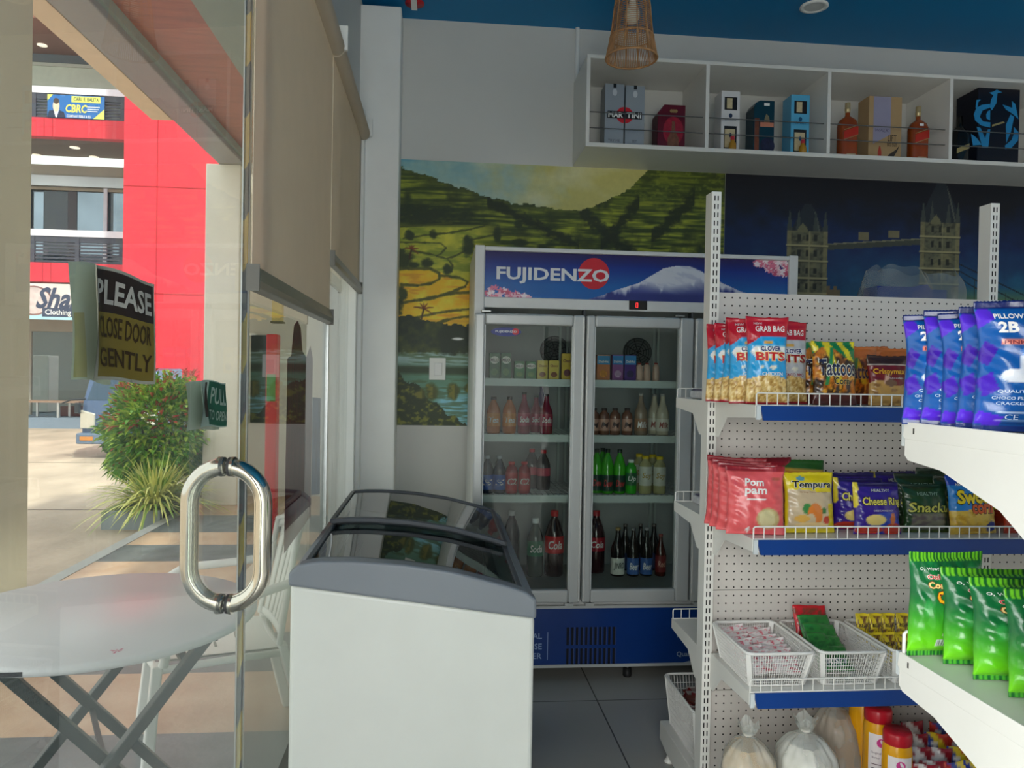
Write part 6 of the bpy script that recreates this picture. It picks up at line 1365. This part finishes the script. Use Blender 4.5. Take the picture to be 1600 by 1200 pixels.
# ================================================================ BASE DECK: tied bags, jars, cartons
def tied_bag(px, y, r0, topz, m_in, label, seed, flat=1., lean=0):
    x = atY(px, 1180, y)[0]; z0 = .131; H_ = topz-z0; rr = np.random.RandomState(seed); ph = rr.rand(6)*6.28
    t = thing('tied_bag', label, 'bag', (x, y, z0))
    def f(u, v, k=1.0, vmax=1.0):
        a = 2*math.pi*u; q = v
        r_ = float(np.interp(q, [0, .04, .15, .45, .70, .82, .875, .90, .94, 1.0], [.80, .95, 1.0, .98, .84, .52, .20, .14, .24, .34]))*r0*k
        r_ *= 1+.05*math.sin(3*a+ph[0])+.03*math.sin(5*a+ph[1]+6*v)+(.10*math.sin(11*a+ph[2])+.08*math.sin(17*a+ph[3]))*max(0, v-.55)*1.6
        return (x+r_*math.cos(a)+lean*v*v, y+r_*math.sin(a)*flat, z0+q*H_*(1+.03*math.sin(4*a+ph[4])*(v > .9)))
    m = MB(); m.grid(lambda u, v: f(u, v, .97) if v <= 1 else None, 48, 1, True); m = MB(); m.grid(lambda u, v: f(u, v*.80, .965), 48, 20); N = 49
    m.add([f(i/48, 0, .965) for i in range(48)], [tuple(range(48))[::-1]]); m.add([f(i/48, .80, .965) for i in range(48)], [tuple(range(48))]); m.build('contents', m_in, t)
    o = MB(); o.grid(lambda u, v: f(u, v), 60, 34); o.build('plastic_film', film, t)
    MB().lathe([(r0*.12, z0+.885*H_), (r0*.17, z0+.895*H_), (r0*.12, z0+.905*H_)], (x+lean*.8, y, 0), 16).build('knot', mat('knot_white', (226, 222, 212), .4), t)
film = glass('thin_film', (238, 236, 232), 1.35, rough=.15, haze=.28, refl=.7)
tied_bag(1168, 2.12, .088, .455, mat('flour_beige', (214, 186, 144), .8, vary=.06), 'clear tied bag of beige powder at the left end of the bottom deck', 2)
tied_bag(1262, 2.10, .098, .475, mat('sugar_white', (232, 228, 222), .7, vary=.06, bump=.5, bscale=20), 'large clear tied bag of white sugar on the bottom deck', 5, lean=-.01)
tied_bag(1310, 2.28, .078, .470, mat('sugar_brown', (176, 144, 110), .8, vary=.08), 'clear tied bag of light brown sugar behind the white one', 9, lean=-.02)
def jar(px, y, top, label, lab=True):
    x = atY(px, 1160, y)[0]; z0 = .131; r_ = .040; H_ = top-z0; t = thing('plastic_jar', label, 'jar', (x, y, z0))
    MB().lathe([(.001, z0), (r_-.004, z0), (r_, z0+.006), (r_, z0+H_*.80), (r_*.96, z0+H_*.86), (r_*.86, z0+H_*.90)], (x, y, 0), 32, False).build('jar_body', mat('jar_yellow', (226, 160, 16), .25, vary=.04), t)
    MB().lathe([(r_*.93, z0+H_*.885), (r_*.97, z0+H_*.90), (r_*.97, z0+H_*.975), (r_*.88, z0+H_), (.001, z0+H_*.99)], (x, y, 0), 32, False).build('lid', mat('lid_red', (180, 24, 40), .3), t)
    if lab:
        sh_f = lambda e: (lambda a, b: cyl_f(x, y, r_, e)(a-.012, b)); f_ = sh_f(.0006); m = MB()
        for k in range(10): a, b = -.035+.007*k, -.028+.007*k; m.add([f_(a, z0+H_*.22), f_(b, z0+H_*.22), f_(b, z0+H_*.80), f_(a, z0+H_*.80)], [(0, 1, 2, 3)])
        m.build('label', mat('jar_label', (230, 222, 224), .4), t)
        f2_ = sh_f(.0012); MB().disc(f2_, 0, z0+H_*.73, .012, .013).build('pink_seal', mat('seal_pink', (206, 60, 140), .4), t)
        q = MB(); q.text('Original Peanut', f2_, w=.055, h=.008, x=0, y=z0+H_*.64).text('Butter Spread', f2_, w=.048, h=.008, x=0, y=z0+H_*.60)
        for k in range(7): q.rect(f2_, -.026, .024, z0+H_*(.54-.035*k), z0+H_*(.547-.035*k), 4)
        q.build('lettering', mat('jar_ink', (90, 60, 80), .4), t)
jar(1402, 2.06, .452, 'yellow jar with red lid and white label, foremost of the jars on the bottom deck')
jar(1371, 2.155, .478, 'yellow jar with red lid and barcode label just behind the foremost jar')
jar(1347, 2.25, .495, 'yellow jar farthest back, half hidden by the brown sugar bag', False)
def cart(kind, c1, c2, c3, w_=.072, h_=.23, d_=.04):
    def f(u, v, fr):
        c = solid(u, c1); c = m_(c, (v > .62)*(u+(v-.82)*2.2 > .52), c2); c = m_(c, (v > .62)*(u+(v-.82)*2.2 > .86), c3); c = m_(c, ell(u, v, .32, .86, .14, .03), WHT); return c
    make_bag(kind, w_, h_, d_, f, [], nu=14, nv=24, seed=hash(kind) % 97 if False else len(kind)*7)
cart('cartA', (176, 24, 40), (226, 218, 214), (150, 24, 40)); cart('cartBx', (30, 56, 150), (232, 200, 36), (206, 50, 36)); cart('cartCyy', (190, 44, 36), (44, 70, 160), (236, 206, 60))
BAGS['cartBx'][2]
rr_ = np.random.RandomState(8); n_ = 0
for row in range(4):
    for col in range(9):
        y = 2.02+row*.085; px0 = 1444+col*29-row*2; x = atY(px0, 1170, y)[0]
        if x > 1.86: continue
        kd = 'cartA' if col+row*.5 < 1.9 else ('cartBx' if (row+col) % 2 else 'cartCyy')
        put_small(kd, 'candy_pouch', 'candy pouch', (x+rr_.uniform(-.006, .006), y, .132), (-.10+rr_.uniform(-.06, .04), rr_.uniform(-.05, .05), rr_.uniform(-.25, .1)), {'cartA': 'red and white candy pouch standing right of the yellow jars', 'cartBx': 'blue and yellow candy pouch on the bottom deck at right', 'cartCyy': 'red pouch with blue upper band on the bottom deck at right'}[kd], {'cartA': 'red and white candy pouches', 'cartBx': 'blue and yellow candy pouches', 'cartCyy': 'red and blue candy pouches'}[kd])
# crate on the back base deck, with brown sachets
t = basket(P0+.165, 2.665, .1305, 'deep white lattice crate on the rear base deck, full of brown sachets', W=.31, D_=.34, H_=.185, tp=.88)
sm = MB(); rr_ = np.random.RandomState(3)
for k in range(260):
    p = Vector((P0+.165+rr_.uniform(-.115, .115), 2.665+rr_.uniform(-.13, .13), .145+.13*rr_.rand()**.5)); a, b_ = rr_.uniform(0, 6.28, 2); d = Vector((math.cos(a), math.sin(a), rr_.uniform(-.4, .4))).normalized(); e = d.cross(Vector((math.cos(b_), 0, 1))).normalized()
    sm.cur = rr_.randint(3); sm.hexa([p+d*(i*.028)+e*(j*.016)+d.cross(e)*(k_*.003) for k_ in (-1, 1) for i, j in ((-1, -1), (1, -1), (1, 1), (-1, 1))])
one('sachet_heap', sm, [mat('sachet_brown', (110, 56, 44), .3), mat('sachet_silver', (170, 160, 156), .3), mat('sachet_maroon', (130, 34, 36), .3)], 'heap of loose brown and silver sachets filling the rear crate', 'sachets', kind='stuff')
# a few small things on the rear shelves
for z, px, lab in ((SHZ[0], 1092, 'small clear box with dark packs on the rear upper shelf beside the post'), (SHZ[1], 1099, 'small clear white packet on the rear middle shelf beside the post')):
    x = atY(px, 620, 2.62)[0]; t = thing('small_packet', lab, 'packet', (x+.05, 2.64, z))
    MB().box(x, x+.12, 2.56, 2.72, z+.001, z+.03).build('packet_body', mat('packet_pale', (196, 196, 200), .25, vary=.15, vscale=40), t, bevel=.006)
    MB().box(x+.006, x+.10, 2.57, 2.70, z+.030, z+.036).build('printed_top', mat('packet_ink', (76, 70, 100), .3, vary=.3, vscale=60), t)
# tall cupboard behind the gondola carrying a plastic bag of blue packs
t = thing('tall_cupboard', 'tall white cupboard behind the pegboard, its top just hidden', 'cupboard', (2.55, 3.6, 0))
MB().box(2.0, 3.15, 3.35, 3.95, .08, 1.77).build('body', M_cab, t, bevel=.004); MB().box(2.03, 3.12, 3.39, 3.93, 0, .08).build('plinth', M_rimd, t)
for a, b in ((2.005, 2.572), (2.578, 3.145)):
    d_ = MB().box(a, b, 3.33, 3.349, .09, 1.765).build('door', M_cab, t, bevel=.002); MB().box((b-.05) if a < 2.3 else a+.035, (b-.035) if a < 2.3 else a+.05, 3.31, 3.33, .9, 1.05).build('door_handle', M_alu, d_)
x0, x1 = atY(1352, 440, 3.5)[0], atY(1512, 440, 3.5)[0]
one('blue_folder', MB().prism([(x0+.05, 1.772), (x1-.12, 1.772), (x1-.12, 1.90), (x1-.20, 1.90), (x1-.22, 1.925), (x1-.30, 1.91), (x0+.05, 1.91)], 'y', 3.48, 3.60), mat('folder_blue', (24, 56, 150), .4), 'dark blue packs inside the clear plastic bag on top of the cupboard', 'folder', bevel=.002)
pb = MB(); rr_ = np.random.RandomState(4)
def pf_(u, v):
    a = 2*math.pi*u; cx = (x0+x1)/2; hw = (x1-x0)/2; e = 3.0; c_, s_ = math.cos(a), math.sin(a); q = (abs(c_)**e+abs(s_)**e)**(-1/e)
    w_ = float(np.interp(v, [0, .1, .8, .95, 1], [.92, 1.0, .95, .90, .86])); n = .010*math.sin(5*a+5*v)+.006*math.sin(9*a-4*v)
    d_ = .10*(1-.7*v*v)
    return (cx+q*c_*(hw*w_+n), 3.54+q*s_*(d_+n), 1.7715+v*.225+.02*math.sin(3*a+1)*v+.008*math.sin(11*a)*v)
pb.grid(pf_, 90, 26); one('plastic_bag', pb, glass('bag_film_clear', (224, 230, 232), 1.4, rough=.12, haze=.16, refl=1.5), 'crumpled clear plastic bag around blue packs on top of the cupboard', 'plastic bag')
# ================================================================ DRINKS INSIDE THE COOLER
CYD = CY0+.125
def dX(px, y=CYD, py=700): return atY(px, py, y)[0]
def dZ(py, px, y=CYD): return atY(px, py, y)[2]
GR_TXT = {}
def carton(px0, px1, pyt, sz, body, panel, txt, label, group=None, y=CYD, logo=None):
    x0, x1 = dX(px0, y), dX(px1, y); z0 = sz+.004; z1 = dZ(pyt, px0, y); t = thing('drink_carton', label, 'drink carton', ((x0+x1)/2, y+.02, z0), group=group)
    MB().box(x0+.0015, x1-.0015, y, y+.04, z0, z1).build('carton', mat('ct_%02x%02x%02x' % body, body, .35, vary=.06, vscale=40), t, bevel=.0015)
    f_ = fr_(y)(.0008); w_ = x1-x0; h_ = z1-z0; xc = (x0+x1)/2
    if panel: MB().disc(f_, xc, z0+h_*.72, w_*.40, h_*.15, 18).build('oval_panel', mat('ct_%02x%02x%02x' % panel, panel, .35), t)
    if logo: MB().rect(f_, x0+.002, x1-.002, z0+h_*.62, z0+h_*.96).build('top_panel', mat('ct_%02x%02x%02x' % logo, logo, .35), t)
    if txt: MB().text(txt[0], fr_(y)(.0016), w=w_*.72, h=h_*.13, x=xc, y=z0+h_*.72, bold=.03).build('lettering', mat('ct_%02x%02x%02x' % txt[1], txt[1], .35), t)
    MB().disc(f_, xc, z0+h_*.26, w_*.30, h_*.14, 14).build('picture', mat('ct_pic_%02x' % txt[2][0] if txt else 'ct_pic', txt[2] if txt else (200, 180, 140), .4, vary=.3, vscale=80), t)
s1, s2, s3, s4 = shelf_z
GRN, DG, MIL = (26, 92, 48), (18, 60, 34), (226, 224, 210)
for i, (a, b, t_) in enumerate(((762, 779, 551), (780, 797, 551))): carton(a, b, t_, s1, GRN, MIL, ('MILO', (60, 30, 24), (90, 130, 70)), ('left' if i == 0 else 'right')+' of the two tall green malt drink cartons on the top cooler shelf', 'tall green drink cartons')
for i, (a, b, t_) in enumerate(((801, 818, 564), (819, 836, 564))): carton(a, b, t_, s1, (40, 116, 56), MIL, ('MILO', (60, 30, 24), (110, 150, 80)), ('left' if i == 0 else 'right')+' of the two short green malt drink cartons on the top cooler shelf', 'short green drink cartons')
for i, (a, b, t_) in enumerate(((837, 854, 563), (855, 872, 563))): carton(a, b, t_, s1, (222, 196, 84), None, ('Choco', (130, 70, 40), (140, 84, 50)), ('left' if i == 0 else 'right')+' of the two short yellow drink cartons on the top cooler shelf', 'short yellow drink cartons')
carton(875, 893, 552, s1, (214, 182, 60), None, ('Choco', (110, 60, 60), (120, 64, 70)), 'tall yellow and brown drink carton by the left door edge of the cooler')
carton(930, 951, 554, s1, (206, 130, 84), None, ('Delight', WHT, (226, 150, 60)), 'orange drink carton with blue top in the cooler', logo=(70, 150, 200))
carton(954, 972, 554, s1, (150, 90, 150), None, ('Delight', WHT, (196, 160, 190)), 'pale purple drink carton with blue top in the cooler', logo=(60, 140, 200))
carton(973, 992, 554, s1, (84, 50, 130), None, ('Delight', WHT, (60, 50, 90)), 'dark purple drink carton with blue top in the cooler', logo=(60, 140, 200))
SHP = {'pet': [(.001, 0), (.9, 0), (1, .03), (1, .46), (.96, .50), (1, .56), (.94, .66), (.62, .80), (.36, .88), (.34, .93)],
       'glass': [(.001, 0), (.95, 0), (1, .02), (1, .52), (.9, .60), (.55, .72), (.36, .84), (.33, .96)],
       'wide': [(.001, 0), (.95, 0), (1, .02), (1, .70), (.88, .80), (.50, .87), (.46, .93)],
       'tiny': [(.001, 0), (.9, 0), (1, .06), (1, .50), (.8, .60), (.95, .70), (.8, .84), (.45, .90), (.45, .93)]}
def bottle(px, rpx, pyt, sz, shp, col, cap, lab, label, group=None, y=CYD, txt=None, band_=(.12, .42), ink=WHT, glassy=.1):
    k = (y)/1190*1.0; x = dX(px, y); z0 = sz+.004; H_ = dZ(pyt, px, y)-z0; r_ = rpx*y*1.03/1190; yy = y+r_
    t = thing('bottle', label, 'bottle', (x, yy, z0), group=group)
    MB().lathe([(max(.0008, q*r_), z0+h*H_) for q, h in SHP[shp]], (x, yy, 0), 20, False).build('bottle', mat('bt_%02x%02x%02x' % col, col, glassy, coat=.4, vary=.10, vscale=20), t)
    cr_ = r_*SHP[shp][-1][0]*1.18
    MB().lathe([(cr_, z0+SHP[shp][-1][1]*H_*.985), (cr_, z0+H_*.995), (cr_*.9, z0+H_), (.0008, z0+H_)], (x, yy, 0), 16, False).build('cap', mat('cp_%02x%02x%02x' % cap, cap, .3), t)
    if lab:
        f_ = cyl_f(x, yy, r_, .0006); m = MB(); n = 12; w_ = r_*1.45
        for i in range(n): a, b = -w_+2*w_*i/n, -w_+2*w_*(i+1)/n; m.add([f_(a, z0+H_*band_[0]), f_(b, z0+H_*band_[0]), f_(b, z0+H_*band_[1]), f_(a, z0+H_*band_[1])], [(0, 1, 2, 3)])
        m.build('label', mat('lb_%02x%02x%02x' % lab, lab, .35, vary=.08, vscale=50), t)
        if txt: MB().text(txt, cyl_f(x, yy, r_, .0014), w=r_*1.5, h=min(H_*(band_[1]-band_[0])*.5, r_*1.1), x=0, y=z0+H_*(band_[0]+band_[1])/2, bold=.02, shear=.2).build('lettering', mat('ct_%02x%02x%02x' % ink, ink, .35), t)
for i, px in enumerate((998, 1010, 1024)): bottle(px, 5.6, 567, s1, 'tiny', (216, 180, 160), (170, 70, 60), None, 'tiny cream cultured milk bottle with red cap, one of three on the top cooler shelf', 'tiny cream bottles', glassy=.3)
# second shelf
for i, (px, ty) in enumerate(((771, 620), (796, 620))): bottle(px, 10.5, ty, s2, 'pet', (186, 104, 40), (50, 34, 26), (206, 130, 50), ('left' if i == 0 else 'right')+' of the two orange drink bottles with dark caps', 'orange drink bottles', txt='Tea', band_=(.2, .55))
for px, ty, y, lab in ((819, 613, CYD, 'dark pink bottle with black cap right of the orange ones, tallest on its shelf'), (854, 616, CYD, 'dark pink bottle with clear neck, rightmost on the second cooler shelf'), (838, 618, CYD+.10, 'dark pink bottle behind and between the other two pink ones')): bottle(px, 10, ty, s2, 'glass', (130, 24, 54), (36, 26, 30), (170, 50, 80), lab, y=y, txt='Soda', band_=(.2, .5))
bottle(846, 9, 600, s2, 'glass', (52, 48, 110), (40, 40, 90), None, 'purple-blue bottle at the back of the second cooler shelf', y=CYD+.22)
for i, px in enumerate((929, 945, 962, 981)): bottle(px, 8.2, 638, s2, 'wide', (126, 84, 66), (60, 48, 44), (196, 150, 130), ['small brown milk bottle half hidden by the centre door frame', 'small brown milk bottle second from the centre door frame', 'small brown milk bottle third from the centre door frame', 'small brown milk bottle nearest the tall cream ones'][i], txt='M', band_=(.15, .6), ink=(60, 40, 40))
bottle(1003, 10, 615, s2, 'glass', (150, 130, 110), (190, 186, 176), (160, 120, 90), 'tall tan milk bottle right of the small brown ones', txt='Milk', band_=(.1, .4)); 
for i, px in enumerate((1024, 1037)): bottle(px, 10, 616, s2, 'glass', (206, 196, 172), (160, 160, 156), (226, 220, 204), ('left' if i == 0 else 'right')+' of the two tall cream-white milk bottles on the second cooler shelf', 'cream-white milk bottles', y=CYD+(0 if i else .05), txt='Milk', band_=(.1, .4), ink=(150, 60, 50))
# third shelf
for i, px in enumerate((763, 782)): bottle(px, 9.6, 713, s3, 'pet', (30, 40, 60), (210, 214, 216), (40, 90, 170), ('left' if i == 0 else 'right')+' of the two blue-label bottles with white caps', 'blue-label bottles', txt='S', band_=(.1, .5))
for i, px in enumerate((801, 821)): bottle(px, 9.4, 722, s3, 'wide', (150, 26, 34), (200, 40, 44), (176, 26, 36), ('left' if i == 0 else 'right')+' of the two red iced tea bottles with red caps', 'red iced tea bottles', txt='C2', band_=(.1, .66))
for px, ty, y, lab in ((833, 702, CYD+.16, 'clear bottle with red cap behind the red iced tea bottles'), (851, 704, CYD+.12, 'clear bottle with red cap and pink label at the right of the red iced teas')): bottle(px, 11, ty, s3, 'pet', (84, 76, 78), (206, 44, 54), (206, 90, 104), lab, y=y, band_=(.35, .55))
for px, ty, y, lab in ((935, 702, CYD+.02, 'bright green soda bottle beside the centre door frame'), (952, 702, CYD, 'bright green soda bottle second from the centre door frame'), (971, 703, CYD, 'bright green soda bottle third from the centre door frame'), (944, 701, CYD+.14, 'bright green soda bottle standing in the back row')): bottle(px, 9.6, ty, s3, 'pet', (64, 176, 36), (24, 40, 24), (16, 62, 48), lab, y=y, txt='Dew', band_=(.06, .42), ink=(206, 60, 60))
bottle(989, 9, 719, s3, 'wide', (50, 170, 40), (226, 230, 222), (20, 96, 50), 'green soda bottle with white cap beside the yellow-capped ones', txt='Up', band_=(.25, .62))
for px, ty, y, lab in ((1012, 713, CYD, 'cream drink bottle with yellow cap, left one in the front row'), (1034, 714, CYD, 'cream drink bottle with yellow cap, right one in the front row'), (1002, 710, CYD+.1, 'cream bottle with yellow cap behind, at left'), (1023, 711, CYD+.1, 'cream bottle with yellow cap behind, at right')): bottle(px, 10, ty, s3, 'wide', (176, 170, 120), (232, 200, 30), (206, 206, 190), lab, y=y, txt='Soy', band_=(.22, .72), ink=(170, 140, 50))
# bottom
bottle(871, 15, 800, s4, 'pet', (40, 24, 24), (206, 40, 40), (196, 24, 34), 'large dark cola bottle with red cap and red script label', txt='Cola', band_=(.36, .62))
bottle(841, 13, 812, s4, 'pet', (60, 76, 70), (226, 228, 226), (24, 110, 74), 'large bottle with green label and white cap left of the cola', txt='Soda', band_=(.36, .62))
bottle(803, 13, 800, s4, 'pet', (40, 44, 50), (206, 208, 208), None, 'large dark bottle with white cap behind the freezer corner', y=CYD+.15)
bottle(937, 14, 800, s4, 'pet', (52, 26, 30), (180, 40, 50), (170, 30, 50), 'dark cola bottle with red label beside the centre door frame', y=CYD+.06, txt='Cola', band_=(.36, .58))
for px, lab, lc, tx, ink in ((971, 'dark bottle with white label on the cooler floor', (214, 216, 206), 'JINRO', (40, 50, 46)), (995, 'dark beer bottle with blue label, left one', (60, 96, 160), 'Beer', WHT), (1016, 'dark beer bottle with blue label, right one', (60, 96, 160), 'Beer', WHT)):
    bottle(px, 11 if px < 980 else 9.8, 826, s4, 'glass', (26, 22, 20), (150, 120, 60) if px < 980 else (120, 120, 124), lc, lab, txt=tx, band_=(.04, .38), ink=ink)
bottle(1038, 8.6, 836, s4, 'glass', (70, 26, 16), (150, 50, 40), (120, 40, 40), 'red-brown bottle at the right end of the cooler floor', txt='Red', band_=(.1, .5), ink=(206, 160, 140))
for i, px in enumerate((982, 1006, 1027)): bottle(px, 9, 820, s4, 'glass', (24, 20, 20), (96, 90, 84), (40, 60, 110), 'dark beer bottle in the back row on the cooler floor', 'beer bottles in the back row', y=CYD+.12, band_=(.04, .38))
